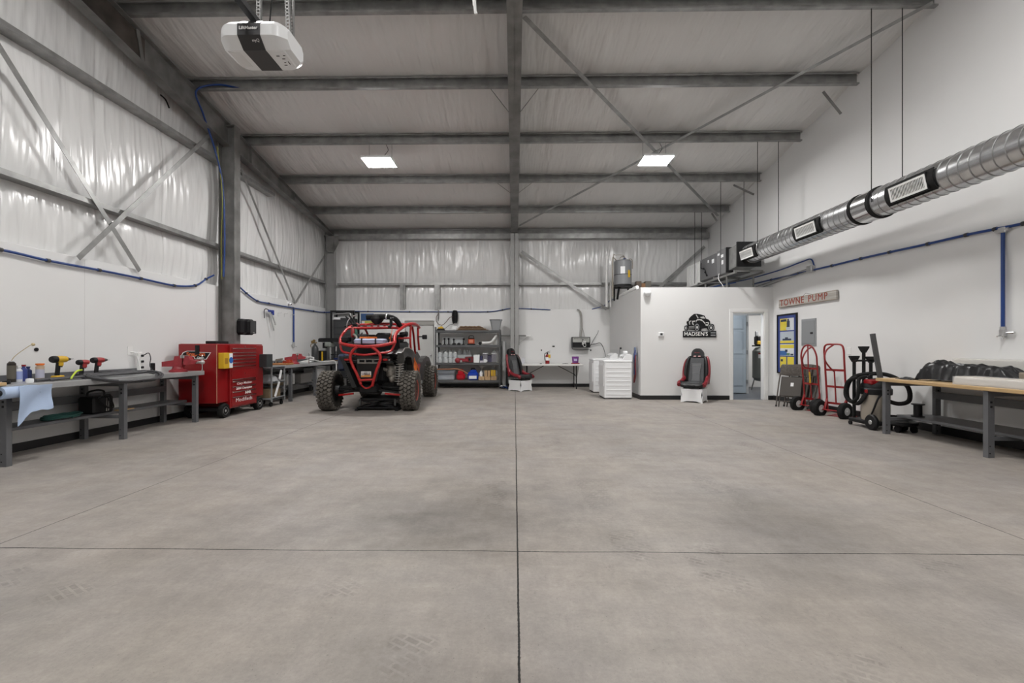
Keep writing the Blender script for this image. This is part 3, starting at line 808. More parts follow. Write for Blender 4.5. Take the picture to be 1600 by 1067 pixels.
line('air_hose', lp5 + [Vector((3.0, 13.6, 2.66)), Vector((4.2, 12.6, 2.66)), PY(1150, 441, 11.4)], 'short blue air hose leaving the far wall beside the office', clips=False, r=.014)
RX = XR - .035
lp6 = [PX(a, b, RX) for a, b in ((1176, 444), (1205, 437), (1248, 427), (1300, 415), (1345, 404), (1390, 394), (1450, 381), (1510, 367), (1555, 358), (1600, 349), (1720, 322))]
line('air_hose', lp6, 'long blue air line sloping along the white side wall under the duct', r=.018)
lp7 = [Vector((4.6, 11.8, 2.6)), PX(1130, 444, 5.7), PX(1165, 437, 5.85), PX(1215, 423, 5.95), PX(1253, 409, RX), PX(1267, 405, RX), PX(1272, 415, RX)]
line('air_hose', lp7, 'blue air hose looping down into the small grey box under the duct', clips=False, r=.014)
def drop(pts_top, pts_bot, X, lab, ax, s_=1):
    t = thing('air_outlet', lab, 'air outlet', pts_bot)
    o = Vector(pts_bot); h = Vector(pts_top) - o
    MB().cyl((0, 0, .04), h, .02, n=10).build('drop_pipe', M_blue, t)
    n_ = Vector((-s_, 0, 0)) if ax == 'x' else Vector((0, -1, 0)); tv = Vector((0, 1, 0)) if ax == 'x' else Vector((1, 0, 0))
    m = MB().box((0, 0, 0), (.055, .055, .09), ch=.006).cyl((0, 0, .04), (0, 0, .075), .03, n=12)
    m.build('manifold_block', M_alu, t)
    MB().cyl(tv * -.02, tv * -.11, .011, n=8).cyl(tv * -.11, tv * -.13, .016, n=8).cyl((0, 0, -.04), (0, 0, -.075), .013, n=8).cyl(n_ * .02 + Vector((0, 0, -.03)), n_ * .07 + Vector((0, 0, -.045)), .01, n=8).build('valve', M_chrome, t)
    if ax == 'x':
        pass
    return t
a, b = PX(1565, 360, RX), PX(1567, 520, RX); a.y = b.y
drop(a, b, RX, 'blue drop pipe with chrome air valve above the wooden workbench', 'x', 1)
tag(MB().box(a, (.05, .09, .07), ch=.008).cyl(a - Vector((0, .08, 0)), a + Vector((0, .08, 0)), .024, n=12).build('pipe_tee', M_alu), 'grey tee fitting where the blue line meets its drop pipe', 'pipe fitting')
a, b = PX(460, 483, S), PX(459, 539, S); a.y = b.y
drop(a, b, S, 'blue drop pipe with valve on side wall above the rear workbench', 'x', -1)
# small grey box and conduits on the duct wall
b = PX(1267, 420, XR - .05)
t = thing('junction_box', 'small grey junction box on the wall beneath the duct', 'junction box', b)
MB().box((0, 0, 0), (.1, .16, .13), ch=.008).build('box_body', M_alu, t)
MB().cyl((-.0, .04, .02), (-.0, 2.4, -.10), .011, n=8).cyl((-.0, .04, -.03), (-.0, 2.6, -.18), .011, n=8).build('conduit', M_galv, t)

p = PX(258, 158, XL - .06)
tag(MB().tube([p + Vector((0, -.10, .05)), p + Vector((.01, 0, .02)), p + Vector((0, .09, -.07))], .012, 6).build('tape_scrap', M_black), 'short black tape scrap stuck high on the insulated side wall', 'tape')

# ================================================================== THE BUGGY
UO, URZ = Vector((-2.80, 8.85, 0)), .03
UM = (Matrix.Translation(UO) @ Matrix.Rotation(URZ, 4, 'Z')).inverted()
def U(px, py, Y): return UM @ PY(px, py, Y)
M_tire = mat('tire_rubber', (.045, .040, .034), .85, var=.35, vscale=14)
M_tireside = mat('dust_and_shade_tread', (.105, .095, .082), .9, var=.35, vscale=12)  # dust on the blocks; groove shade put in by the darker carcass colour
M_fend = mat('black_fender', (.011, .0115, .012), .42, var=.3, vscale=5)
M_greyp = mat('gunmetal_panel', (.045, .044, .042), .35, metal=.5, var=.25, vscale=4)
M_cast = mat('cast_alloy', (.30, .28, .25), .5, metal=.6, var=.35, vscale=18)
bug = thing('utility_buggy', 'red caged off-road buggy with big dusty tires seen from behind', 'off-road buggy', UO, URZ)
def wheel(x, y, out):
    r_, w = .385, .27; h = w / 2
    m = MB()
    prof = [(.215, -h * .80), (.26, -h * .98), (.32, -h * 1.02), (r_ - .04, -h * .92), (r_ - .026, -h * .7), (r_ - .024, 0), (r_ - .026, h * .7), (r_ - .04, h * .92), (.32, h * 1.02), (.26, h * .98), (.215, h * .80)]
    m.lathe(prof, (x, y, r_ + .0), 'x', 48, closed=False)
    tire = m.build('tire', M_tire, bug); m = MB()
    n = 30
    for i in range(n):
        for row, (xo, wd, tw, ph) in enumerate(((-.105, .062, .45, 0), (-.035, .060, -.5, .5), (.035, .060, .5, 0), (.105, .062, -.45, .5))):
            a = 2 * PI * (i + ph) / n
            c = Vector((x + xo, y + (r_ - .014) * math.cos(a), r_ + (r_ - .014) * math.sin(a)))
            rt = Matrix.Rotation(a - PI / 2, 4, 'X') @ Matrix.Rotation(tw, 4, 'Z')
            m.box(c, (wd, .052, .030), rot=rt, ch=.004)
        for s_ in (-1, 1):
            a = 2 * PI * (i + .25) / n
            c = Vector((x + s_ * (h * .97), y + (r_ - .038) * math.cos(a), r_ + (r_ - .038) * math.sin(a)))
            m.box(c, (.03, .03, .05), rot=Matrix.Rotation(a - PI / 2, 4, 'X'), ch=.004)
    m.build('tread_pattern', M_tireside, tire)
    k = MB().lathe([(.215, -h * .8), (.2, -h * .4), (.2, h * .4), (.215, h * .8), (.225, h * .86), (.205, h * .9), (.195, h * .5), (.185, h * .35), (.08, h * .3), (.07, h * .5), (0, h * .52)] if out > 0 else [(.215, h * .8), (.2, h * .4), (.2, -h * .4), (.215, -h * .8), (.225, -h * .86), (.205, -h * .9), (.195, -h * .5), (.185, -h * .35), (.08, -h * .3), (.07, -h * .5), (0, -h * .52)], (x, y, r_), 'x', 36)
    rim = k.build('rim', M_blackmetal, tire)
    sp = MB()
    for i in range(8):
        a = 2 * PI * i / 8
        d = Vector((0, math.cos(a), math.sin(a))); c = Vector((x + out * h * .62, y, r_))
        sp.bar(c + d * .05, c + d * .2, .035, .02, up=(1, 0, 0), ch=.004)
    sp.lathe([(.205, out * h * .8 - .006), (.222, out * h * .8 + .008), (.20, out * h * .8 + .012), (.19, out * h * .8)], (x, y, r_), 'x', 36)
    sp.build('rim_face', mat('rim_red', (.34, .05, .03), .4), tire)
    hb = MB()
    for i in range(8):
        a = 2 * PI * i / 8 + .2
        hb.box((x + out * h * .72, y + .09 * math.cos(a), r_ + .09 * math.sin(a)), (.02, .02, .05), rot=Matrix.Rotation(a - PI / 2, 4, 'X'))
    hb.build('wheel_lug_ring', M_alu, tire)
    return tire
for x, y in ((-.79, 0), (.77, 0), (-.78, 2.5), (.76, 2.5)): wheel(x, y, 1 if x > 0 else -1)
# rear cage and bumper
def T(pts, r_, name, m=M_redp, per=5, sm=True, parent=bug): return MB().tube([U(*p) for p in pts], r_, 10, smooth=sm, per=per).build(name, m, parent)
YR = 8.48
T([(531.5, 536, YR + .12), (538, 538, YR + .02), (552, 540.5, YR - .05), (575, 541.5, YR - .08), (597, 539.5, YR - .05), (611, 536.5, YR + .02), (617, 535, YR + .12)], .030, 'bumper_bar')
T([(531.5, 536, YR + .12), (532, 529, YR + .2), (535.5, 522, YR + .3), (540, 516.5, YR + .4), (545, 513, YR + .5), (560, 512.8, YR + .6), (590, 512.5, YR + .6), (610, 512, YR + .6), (624, 513, YR + .55)], .026, 'cage_tube')
T([(617, 535, YR + .12), (616.5, 529, YR + .2), (619, 521, YR + .35), (625, 514.5, YR + .5), (634, 508.5, YR + .75), (642, 506, YR + .95), (650, 507, YR + 1.35), (655, 512, YR + 2.2)], .032, 'cage_tube')
T([(531.5, 537, YR + .12), (533, 545, YR + .08), (537, 550, YR + .02), (552, 552.6, YR - .05), (570, 554.5, YR - .08), (591, 552, YR - .05), (606, 550.4, YR + .02), (612, 546.5, YR + .08), (617, 536, YR + .12)], .020, 'lower_hoop')
T([(558, 542, YR - .08), (551, 548, YR - .08), (547.2, 558, YR - .08), (550.5, 570, YR - .06), (557.5, 584, YR - .04), (564, 600, YR)], .026, 'tail_tube')
T([(581, 542, YR - .08), (590, 549, YR - .08), (594.5, 558, YR - .08), (592, 568, YR - .06), (586.5, 584, YR - .04), (581.5, 603, YR)], .026, 'tail_tube')
T([(561, 594, YR - .02), (584.5, 593, YR - .02)], .022, 'tail_crossbar', sm=False)
T([(564, 601, YR), (570, 606, YR + .05), (576, 606, YR + .05), (581.5, 602, YR)], .016, 'tow_loop')
# left-hand cage leg going forward to the cabin
T([(545, 513, YR + .5), (548, 508, YR + .9), (556, 506, YR + 1.3), (562, 508, YR + 2.3)], .026, 'cage_tube')
T([(642, 506, YR + .95), (641, 530, YR + .95), (642, 545, YR + .98)], .022, 'cage_post')
T([(653, 512, YR + 1.9), (653.5, 530, YR + 1.95), (655, 547, YR + 2.0)], .024, 'cage_post')
T([(623, 528.5, YR + .5), (641, 528, YR + .95)], .020, 'side_rail', sm=False)
T([(563, 507, YR + 1.1), (600, 506.5, YR + 1.15), (641, 507, YR + 1.0)], .022, 'roof_crossbar', sm=False)
T([(613, 513, YR + .6), (610.5, 526, YR + .4), (609, 536, YR + .2)], .008, 'tie_rod', mat('orange_rod', (.5, .08, .02), .4), sm=False)
# red roof sheet
a, b, c, d = U(562, 507.5, YR + 1.12), U(641, 506.5, YR + 1.05), U(652, 511, YR + 2.2), U(566, 512, YR + 2.3)
MB().sheet(lambda u, v: (a.lerp(b, u)).lerp(d.lerp(c, u), v) + Vector((0, 0, .03 * math.sin(PI * u) + .015)), 8, 6, .012).build('roof_panel', M_red, bug)
m = MB()
for i in range(9):
    p = a.lerp(b, i / 8); m.box(p + Vector((0, -.02, -.03)), (.05, .012, .055), ch=.004)
m.build('roof_rear_slats', M_darkred, bug)
# intake snorkel and airbox
MB().tube([U(573, 495.5, 8.9), U(588, 495, 8.9), U(603, 494.8, 8.9), U(613, 496.5, 8.95), U(620, 501, 9.0), U(625, 509, 9.1)], [.055, .050], 14, per=6).build('intake_snorkel', M_blackrub, bug)
MB().lathe([(.04, 0), (.10, .05), (.14, .11), (.12, .17), (.05, .19)], U(589, 507, 8.95), 'z', 18).build('air_box', M_black, bug)
MB().lathe([(.058, -.012), (.060, 0), (.058, .012)], U(604, 494.9, 8.9), 'x', 18).build('hose_clamp', M_chrome, bug)
m = MB().box(U(611, 503, 8.85), (.05, .05, .16), ch=.01).box(U(609, 510, 8.85), (.06, .06, .06), ch=.01).box(U(614, 498, 8.85), (.04, .03, .05), ch=.008)
m.build('antenna_mount', M_blackmetal, bug)
# cargo bed with pale case, spare parts and seats beyond
ca = U(580, 533.5, 8.68)
cs = MB().box(ca, (.56, .34, .105), ch=.025)
case = cs.build('cargo_case', mat('lavender_case', (.40, .43, .58), .45), bug)
MB().box(ca + Vector((0, 0, .01)), (.572, .352, .012), ch=.003).build('case_seam', mat('lavender_seam', (.22, .24, .36), .5), case)
for dx in (-.13, .13): MB().box(ca + Vector((dx, -.02, 0)), (.022, .34, .112), ch=.002).build('case_latch', M_black, case)
MB().bb(-.42, .50, -.32, .42, .93, .97, ch=.01).build('cargo_bed', M_fend, bug)
MB().bb(-.42, .44, -.34, -.30, 1.0, 1.06, ch=.01).build('tailgate', M_fend, bug)
MB().prism([(.35, .40), (.35, .95), (.7, 1.02), (1.2, .92), (2.0, .95), (2.7, .92), (2.95, .78), (2.2, .85), (1.86, .5), (1.5, .36), (.7, .36)], -.60, -.52, 'yz').build('side_panel', M_fend, bug)
MB().prism([(-.50, 1.04), (-.42, 1.04), (-.18, .48), (-.26, .46)], -.34, .10, 'xz').build('corner_panel', M_fend, bug)
MB().prism([(-.46, 1.0), (.46, 1.0), (.42, 1.42), (-.42, 1.42)], .50, .56).build('rear_bulkhead', M_black, bug)
m = MB().box(ca + Vector((0, .24, .07)), (.62, .10, .05), ch=.012)
m.build('orange_strap_roll', M_orange, bug)
for x in (-.3, .3):
    m = MB().box((x, .95, 1.02), (.44, .14, .66), rot=Matrix.Rotation(-.22, 4, 'X'), ch=.05).box((x, 1.16, .66), (.46, .50, .16), ch=.05).box((x, 1.01, 1.42), (.24, .10, .16), ch=.04)
    m.build('seat', M_fend, bug)
MB().lathe([(.16, -.012), (.175, 0), (.16, .012), (.145, 0)], (-.3, 1.75, 1.12), 'y', 24, closed=True).box((-.3, 1.76, 1.12), (.3, .02, .03)).cyl((-.3, 1.76, 1.12), (-.3, 2.0, .95), .02).build('steering_wheel', M_black, bug)
MB().prism([(1.65, .95), (1.95, 1.12), (2.2, 1.12), (2.9, .88), (3.0, .7), (2.9, .55), (1.7, .55)], -.5, .5, 'yz').build('hood', M_greyp, bug)
MB().bb(-.55, .55, .35, 2.7, .33, .38, ch=.01).build('floor_pan', M_black, bug)
m = MB()
m.tube([(-.5, 1.9, 1.08), (-.5, 1.5, 1.5), (-.5, 1.2, 1.68)], .024).tube([(.5, 1.9, 1.08), (.54, 1.5, 1.5), (.55, 1.3, 1.68)], .024)
m.build('windscreen_tubes', M_redp, bug)
# clutter on the cage: bottles, jacks and whip lights
def u(px, py, Y): return U(px, py, Y)
MB().lathe([(.02, -.10), (.035, -.08), (.035, .05), (.02, .075), (.012, .10)], u(551, 519, 8.75), 'z', 14).build('fire_bottle', M_red, bug)
MB().lathe([(.02, -.10), (.03, -.08), (.03, .05), (.015, .09)], u(556, 521, 8.8), 'z', 12).build('green_bottle', mat('bottle_green', (.03, .13, .09), .4), bug)
m = MB().tube([u(540, 494, 8.8), u(547, 502, 8.8), u(553, 509, 8.82)], .016, 8).tube([u(546, 493, 8.8), u(553, 502, 8.8), u(558, 508, 8.8)], .014, 8).tube([u(538, 510, 8.8), u(556, 505, 8.8)], .012, 8, smooth=False).box(u(554, 507, 8.8), (.07, .07, .06), ch=.012)
m.build('jack_handle', M_blackmetal, bug)
MB().tube([u(547, 497, 8.75), u(543, 503, 8.75), u(542, 512, 8.78)], .010, 8).tube([u(551, 494, 8.75), u(557, 492, 8.75)], .012, 8, smooth=False).build('chrome_bracket', M_chrome, bug)
MB().tube([u(566, 520, 8.8), u(560, 528, 8.7), u(553, 537, 8.62), u(548, 539, 8.6)], .013, 8).build('ratchet_strap', M_black, bug)
MB().tube([u(552, 522, 8.7), u(557, 527, 8.7), u(556, 535, 8.65), u(552, 539, 8.62)], .02, 8).build('spring_strut', M_cast, bug)
m = MB().box(u(541, 530, 8.75), (.15, .2, .10), ch=.02).box(u(538, 535, 8.7), (.1, .12, .05), ch=.015)
m.build('radiator_box', M_black, bug)
MB().box(u(564, 529, 8.95), (.30, .14, .18), ch=.03).build('engine_cover', M_black, bug)
MB().box(u(600, 528, 8.95), (.3, .16, .2), ch=.04).build('engine_cover', M_black, bug)
MB().cyl(u(625, 523, 9.1), u(634, 522, 9.1), .05, n=16).lathe([(.05, 0), (.06, .01), (.045, .04), (0, .045)], u(634, 522, 9.1), 'x', 16).build('aux_lamp', M_black, bug)
# mirror
m = MB().tube([u(654, 526, 10.4), u(658, 526, 10.4), u(661, 526, 10.4)], .012, 8).box(u(663.5, 526.5, 10.4), (.11, .05, .10), ch=.02)
m.build('side_mirror', M_black, bug)
# fenders and side bodywork (outline in side view, real thickness)
def side(s_):
    x0, x1 = s_ * .60, s_ * .72
    o = []
    arch = [(-.38, .92), (-.42, 1.12), (-.30, 1.20), (.10, 1.20), (.55, 1.12), (.95, .98), (1.20, .90), (1.55, .88), (1.75, .95), (2.15, 1.02), (2.6, .97), (2.95, .80), (2.90, .74), (2.55, .88), (2.2, .90), (1.97, .78), (1.86, .52), (1.60, .36), (.75, .36), (.62, .42), (.50, .62), (.46, .86), (.30, 1.02), (-.05, 1.06), (-.28, 1.02)]
    MB().prism([(y, z) for y, z in arch], x0, x1, 'yz').build('side_panel', M_greyp if s_ > 0 else M_fend, bug)
    MB().prism([(-.40, 1.10), (-.30, 1.17), (.10, 1.175), (.46, 1.08), (.46, .40), (.40, .40), (.36, .90), (.2, 1.04), (-.1, 1.08), (-.3, 1.05)], s_ * .36, s_ * .60, 'yz').build('inner_fender', M_fend, bug)
    e = MB().tube([(s_ * .70, -.42, 1.13), (s_ * .72, -.30, 1.205), (s_ * .72, .10, 1.205), (s_ * .72, .55, 1.125), (s_ * .72, .95, .985)], .014, 8)
    e.build('fender_flare', mat('worn_grey_plastic', (.14, .13, .12), .5), bug)
side(1)
# door graphics on the shelf side
gx = .722
def dec(poly, nm, m_, dx=0): MB().prism(poly, gx + dx, gx + dx + .003, 'yz').build(nm, m_, bug)
dec([(.62, 1.02), (.95, .80), (.80, .62), (.56, .80)], 'orange_graphic', M_orange)
dec([(.56, .62), (.80, .60), (1.0, .42), (.70, .40)], 'silver_graphic', mat('silver_decal', (.35, .35, .34), .35))
dec([(1.0, .88), (1.35, .84), (1.1, .58), (.95, .66)], 'red_graphic', M_darkred)
dec([(1.1, .52), (1.6, .46), (1.55, .40), (.95, .41)], 'silver_graphic', mat('silver_decal', (.35, .35, .34), .35), .001)
MB().tube([(.74, .52, .98), (.745, .9, .8), (.745, 1.1, .62)], .010, 6).build('door_edge_strip', M_orange, bug)
# tail skid plate, bracket and number plate
a, b, c, d = U(556, 568, 8.58), U(595, 567, 8.58), U(588, 596, 8.62), U(563, 597, 8.62)
MB().add([a, b, c, d] + [p + Vector((0, .02, 0)) for p in (a, b, c, d)], [(3, 2, 1, 0), (4, 5, 6, 7), (0, 1, 5, 4), (1, 2, 6, 5), (2, 3, 7, 6), (3, 0, 4, 7)]).build('tail_panel', M_fend, bug)
bc = U(577, 564, 8.50)
m = MB()
for (dx, dz, w, h) in ((0, .032, .44, .022), (0, -.036, .44, .026), (-.20, 0, .04, .06), (.20, 0, .04, .06), (-.075, 0, .03, .06), (.075, 0, .03, .06)):
    m.box(bc + Vector((dx, 0, dz)), (w, .03, h), ch=.003)
m.build('hitch_bracket_frame', mat('bracket_grey', (.20, .19, .175), .45, metal=.5), bug)
pc = U(572, 584.7, 8.5)
pl = MB().box(pc, (.19, .008, .112), ch=.003).build('number_plate', mat('plate_white', (.62, .60, .58), .4), bug)
MB().prism([(-.092, -.052), (.092, -.052), (.092, -.02), (.05, .0), (.03, -.014), (-.02, -.006), (-.04, -.022), (-.092, -.02)], -.0062, -.0045).xf(Matrix.Translation(pc)).build('plate_arch_print', mat('plate_orange', (.50, .22, .05), .5), pl)
text('U8BLE', .056, mat('plate_ink', (.09, .07, .07), .6), pl, 'lettering', tuple(pc + Vector((0, -.0068, .006))), (PI / 2, 0, 0), .0006, bold=.0012)
text('UTAH', .020, mat('plate_ink', (.09, .07, .07), .6), pl, 'lettering', tuple(pc + Vector((0, -.0068, .043))), (PI / 2, 0, 0), .0006)
# drivetrain
MB().lathe([(.06, 0), (.09, .03), (.10, .12), (.09, .22), (.06, .25)], U(611, 578, 8.85) - Vector((0, 0, .14)), 'z', 18).tube([U(597, 575, 8.8), U(604, 577, 8.8), U(610, 576, 8.85)], .045, 12).ball(U(613, 590, 8.85), (.075, .08, .10)).ball(U(609, 566, 8.9), (.08, .08, .085)).build('exhaust_muffler', M_cast, bug)
MB().box((0, .12, .72), (.66, .46, .42), ch=.08).box((-.1, .1, .46), (.5, .4, .2), ch=.06).build('engine_block', M_black, bug)
MB().lathe([(.0, 0), (.10, .01), (.15, .05), (.16, .12), (.16, .17)], U(585, 618.5, 8.9), 'z', 22).build('belly_pan', M_greyp, bug)
def shock(px0, py0, px1, py1, Y, nm):
    p, q = U(px0, py0, Y), U(px1, py1, Y)
    d = q - p; L_ = d.length
    body = MB().cyl(p, q, .018, n=10).cyl(p, p + d * .35, .038, n=14).box(p, (.05, .06, .05), ch=.01)
    b = body.build('shock_absorber', M_cast, bug)
    x = d.normalized().orthogonal(); y = d.normalized().cross(x); hp = []
    for i in range(11 * 12):
        a = i / 12 * 2 * PI; hp.append(p + d * (.1 + .85 * i / (132)) + (x * math.cos(a) + y * math.sin(a)) * .052)
    MB().tube(hp, .0085, 6, smooth=False).build('coil_spring', mat('spring_grey', (.36, .35, .33), .4, metal=.4), b)
shock(626, 553, 622.5, 602, 8.72, 'r'); shock(541, 560, 552, 601, 8.75, 'l')
for s_ in (-1, 1):
    m = MB()
    m.bar((s_ * .16, .02, .46), (s_ * .64, 0, .43), .05, .045, ch=.008).bar((s_ * .18, -.12, .40), (s_ * .62, -.06, .34), .04, .04, ch=.008)
    m.cyl((s_ * .2, .05, .42), (s_ * .7, 0, .385), .022, n=10)
    m.lathe([(.09, s_ * .60), (.11, s_ * .64), (.11, s_ * .70), (.05, s_ * .72)], (0, 0, .385), 'x', 18)
    m.build('suspension_arm', M_blackmetal, bug)
    MB().bar((s_ * .30, -.14, .335), (s_ * .60, -.08, .30), .045, .035, ch=.006).build('radius_rod', M_redp, bug)
    MB().bar((s_ * .66, .05, .42), (s_ * .45, .95, .42), .05, .07, ch=.01).build('trailing_arm', M_blackmetal, bug)
    MB().bar((s_ * .2, 2.5, .45), (s_ * .66, 2.5, .40), .06, .05, ch=.01).bar((s_ * .25, 2.45, .62), (s_ * .62, 2.5, .50), .05, .04, ch=.01).build('front_arm', M_blackmetal, bug)
MB().bar((-.62, -.22, .36), (.62, -.22, .36), .03, .03).build('hub_link', M_blackmetal, bug) if False else None
MB().box((0, -.16, .42), (.34, .2, .14), ch=.03).build('differential', M_blackmetal, bug)
for s_ in (-1, 1):
    m = MB().box((s_ * .36, -.35, .99), (.09, .04, .04), ch=.012); m.build('tail_lamp', mat('lamp_red', (.28, .01, .01), .25), bug)
# blue-black shop cloth bundle hanging by the rear quarter, seen between bench and wheel
MB().box(U(537, 566, 9.2), (.16, .3, .34), ch=.05).build('side_tank', mat('navy_plastic', (.03, .04, .08), .4), bug)

# lift table under the buggy
jk = thing('lift_table', 'low black scissor lift table under the buggy between its rear wheels', 'lift table', (-2.66, 9.05, 0))
MB().bb(-.40, .40, -.28, .28, .035, .065, ch=.006).bb(-.42, -.36, -.33, .33, 0, .035).bb(.36, .42, -.33, .33, 0, .035).build('base_frame', M_black, jk)
MB().bb(-.34, .36, -.26, .26, .185, .245, ch=.01).build('platform', M_black, jk)
for y in (-.22, .22): MB().bar((-.30, y, .07), (.30, y, .18), .02, .03).bar((-.30, y, .18), (.30, y, .07), .02, .03).build('scissor_arm', M_blackmetal, jk)
MB().tube([(.40, -.1, .06), (.46, -.1, .16), (.42, 0, .20)], .012, 8).build('pedal', M_black, jk)
for x in (-.33, .35): MB().bb(x - .02, x + .02, -.30, -.26, .10, .22, ch=.004).build('side_bracket', mat('bracket_dull', (.09, .09, .09), .4, metal=.5), jk)

# ================================================================== LEFT-HAND BENCHES AND CABINET
def workbench(name, lab, xw, xf, ys, y0, y1, h, topm, thick=.045, back=None, board=None, shelf_z=.33, side=1):
    """bench along a side wall. xw = wall side, xf = room side, ys = leg frames"""
    s_ = 1 if xf > xw else -1
    ox, oy = (xw + xf) / 2, (y0 + y1) / 2
    t = thing(name, lab, 'workbench', (ox, oy, 0))
    W = abs(xf - xw) / 2; a, b = y0 - oy, y1 - oy
    MB().bb(-W, W, a, b, h - thick, h, ch=.006).build('bench_top', topm, t)
    if board: MB().bb(-s_ * W, -s_ * (W - .02), a if board is True else board[0] - oy, b if board is True else board[1] - oy, h, h + .07, ch=.003).build('backboard', M_bench, t)
    for i, y in enumerate(ys):
        y -= oy
        for q in (-1, 1):
            x = s_ * q * (W - .06)
            lw, ld = .07, .055
            m = MB()
            m.bb(x - lw / 2, x + lw / 2, y - ld / 2, y - ld / 2 + .006, 0, h - thick)      # web towards the camera
            m.bb(x - lw / 2, x - lw / 2 + .006, y - ld / 2 + .006, y + ld / 2, 0, h - thick)
            m.bb(x + lw / 2 - .006, x + lw / 2, y - ld / 2 + .006, y + ld / 2, 0, h - thick)
            l = m.build('leg', M_bench, t)
            hm = MB()
            for z in (h - .17, h - .22): hm.box((x + s_ * q * 0.0, y - ld / 2 - .0008, z), (.022, .002, .022))
            for z in (.05, .13): hm.cyl((x - .015, y - ld / 2 - .003, z), (x - .015, y - ld / 2, z), .007, n=8)
            hm.build('bolt_pattern', M_black, l)
        MB().bb(-W + .1, W - .1, y - .02, y + .02, h - thick - .06, h - thick).build('cross_member', M_bench, t)
        MB().bb(-W + .1, W - .1, y - .02, y + .02, shelf_z - .05, shelf_z - .01).build('cross_member', M_bench, t)
    MB().bb(-s_ * (W - .08), -s_ * (W - .11), ys[0] - oy, ys[-1] - oy, .50, .60, ch=.004).build('rear_stringer', M_bench, t)
    MB().bb(-s_ * (W - .04), s_ * (W - .26), a + .05, b - .05, shelf_z - .01, shelf_z + .025, ch=.004).build('lower_shelf', M_bench, t)
    return t
H1 = .835
workbench('workbench', 'long grey steel workbench covered with tools along the insulated wall', XL + .02, -5.16, [4.59, 5.99, 7.36], 4.05, 7.50, H1, M_benchtop, thick=.07, board=(4.05, 6.9))
workbench('workbench', 'grey steel workbench with red vice behind the red tool cabinet', XL + .02, -5.0, [10.2, 11.48, 12.75], 9.85, 13.3, H1, M_benchtop, thick=.07, board=True)

# items on the near bench
Z1 = H1
def onb(px, py, X): return PX(px, py, X)
def can(name, lab, x, y, z, r, h, m, capm=None, shoulder=.8, label_m=None, group=None, neck=None, cat='bottle'):
    t = thing(name, lab, cat, (x, y, z), 0, group)
    nr = neck or r * .45
    MB().lathe([(r * .96, 0), (r, .006), (r, h * shoulder), (nr * 1.3, h * (shoulder + .08)), (nr, h * (shoulder + .1)), (nr, h * .95)], n=20).build('body', m, t)
    if label_m: MB().lathe([(r + .0008, h * .15), (r + .0008, h * shoulder * .9)], n=20).build('label_band', label_m, t)
    if capm: MB().lathe([(nr * 1.25, h * .90), (nr * 1.25, h), (0, h)], n=16).build('cap', capm, t)
    return t
def spot(px, py, X, z=Z1):
    p = PX(px, py, X); return p.x, p.y
xx, yy = spot(18, 581, -5.62)
t = can('spray_can', 'tall dark spray can with a wire nozzle on the grey bench', xx, yy, Z1, .037, .235, mat('can_black', (.03, .025, .02), .35, metal=.4), M_alu, .88, mat('can_label', (.10, .09, .07), .5), cat='spray can')
MB().tube([(0, 0, .24), (.03, .02, .30), (.13, .06, .40), (.17, .07, .42)], .0035, 6).ball((.17, .07, .42), .018, 8, 6).build('nozzle_wire', mat('wire_brass', (.45, .36, .2), .4), t)
for px_, mm, cc, h, lab in ((29, mat('can_white', (.62, .64, .68), .35), M_whiteplastic, .18, 'pale bottle with blue label beside the dark spray can'), (37, mat('can_blue', (.04, .06, .22), .35), M_red, .19, 'dark blue bottle with red cap on the grey bench'), (44, mat('can_navy', (.02, .03, .10), .35), mat('cap_blue', (.03, .05, .18), .4), .165, 'navy bottle half behind the red-capped blue one')):
    xx, yy = spot(px_, 581, -5.60 - (.06 if px_ == 44 else 0))
    can('bottle', lab, xx, yy, Z1, .032, h, mm, cc, .72, mat('label_paleblue', (.30, .36, .62), .5) if px_ == 29 else None)
xx, yy = spot(62.5, 580, -5.55)
can('tub', 'clear tub with orange lid and label between blue bottles and yellow drill', xx, yy, Z1, .038, .20, mat('tub_cream', (.55, .42, .30), .4), M_orange, .74, mat('tub_label', (.45, .45, .55), .5), neck=.031, cat='tub')

def drill(lab, px, X, body_m, grip_m, base_m, s=1.0, chuck=True, rz=0.0, group='cordless drills on the bench'):
    x, y = spot(px, 582, X)
    t = thing('cordless_drill', lab, 'cordless drill', (x, y, Z1), rz, group)
    m = MB().lathe([(.03, -.09), (.036, -.08), (.038, .02), (.034, .06), (.024, .065)], (0, 0, .215), 'y', 16)
    m.xf(Matrix.Scale(s, 4)); m.build('motor_housing', body_m, t)
    MB().lathe([(0, -.098), (.032, -.095), (.0385, -.08), (.0385, -.045)], (0, 0, .215), 'y', 16).xf(Matrix.Scale(s, 4)).build('end_cap', M_black, t)
    MB().box((0, -.005, .165 * s), (.05, .07, .06), ch=.012).build('gear_case', body_m, t)
    g = MB().bar((0, -.04, .02 * s), (0, -.02, .19 * s), .036, .046, up=(0, 1, 0), ch=.01); g.build('grip', grip_m, t)
    MB().box((0, -.03, .022), (.07, .12, .044), ch=.01).build('battery', base_m, t)
    if chuck:
        MB().lathe([(.024, .065), (.024, .09), (.014, .125), (.004, .128)], (0, 0, .215 * s), 'y', 14).build('chuck', mat('chuck_grey', (.12, .12, .12), .3, metal=.7), t)
        MB().cyl((0, .12, .215 * s), (0, .17, .215 * s), .003, n=6).build('drill_bit', M_chrome, t)
    MB().bar((0, .012, .13 * s), (0, .03, .17 * s), .012, .02, up=(0, 1, 0)).build('trigger', M_black, t)
    return t
drill('yellow and black cordless drill standing on the grey bench', 94, -5.60, M_yellow, M_black, M_yellow, 1.12, True)
drill('red impact driver without a bit, between yellow drill and red drill', 131, -5.62, mat('tool_red', (.33, .03, .03), .4), M_black, M_black, 0.9, False)
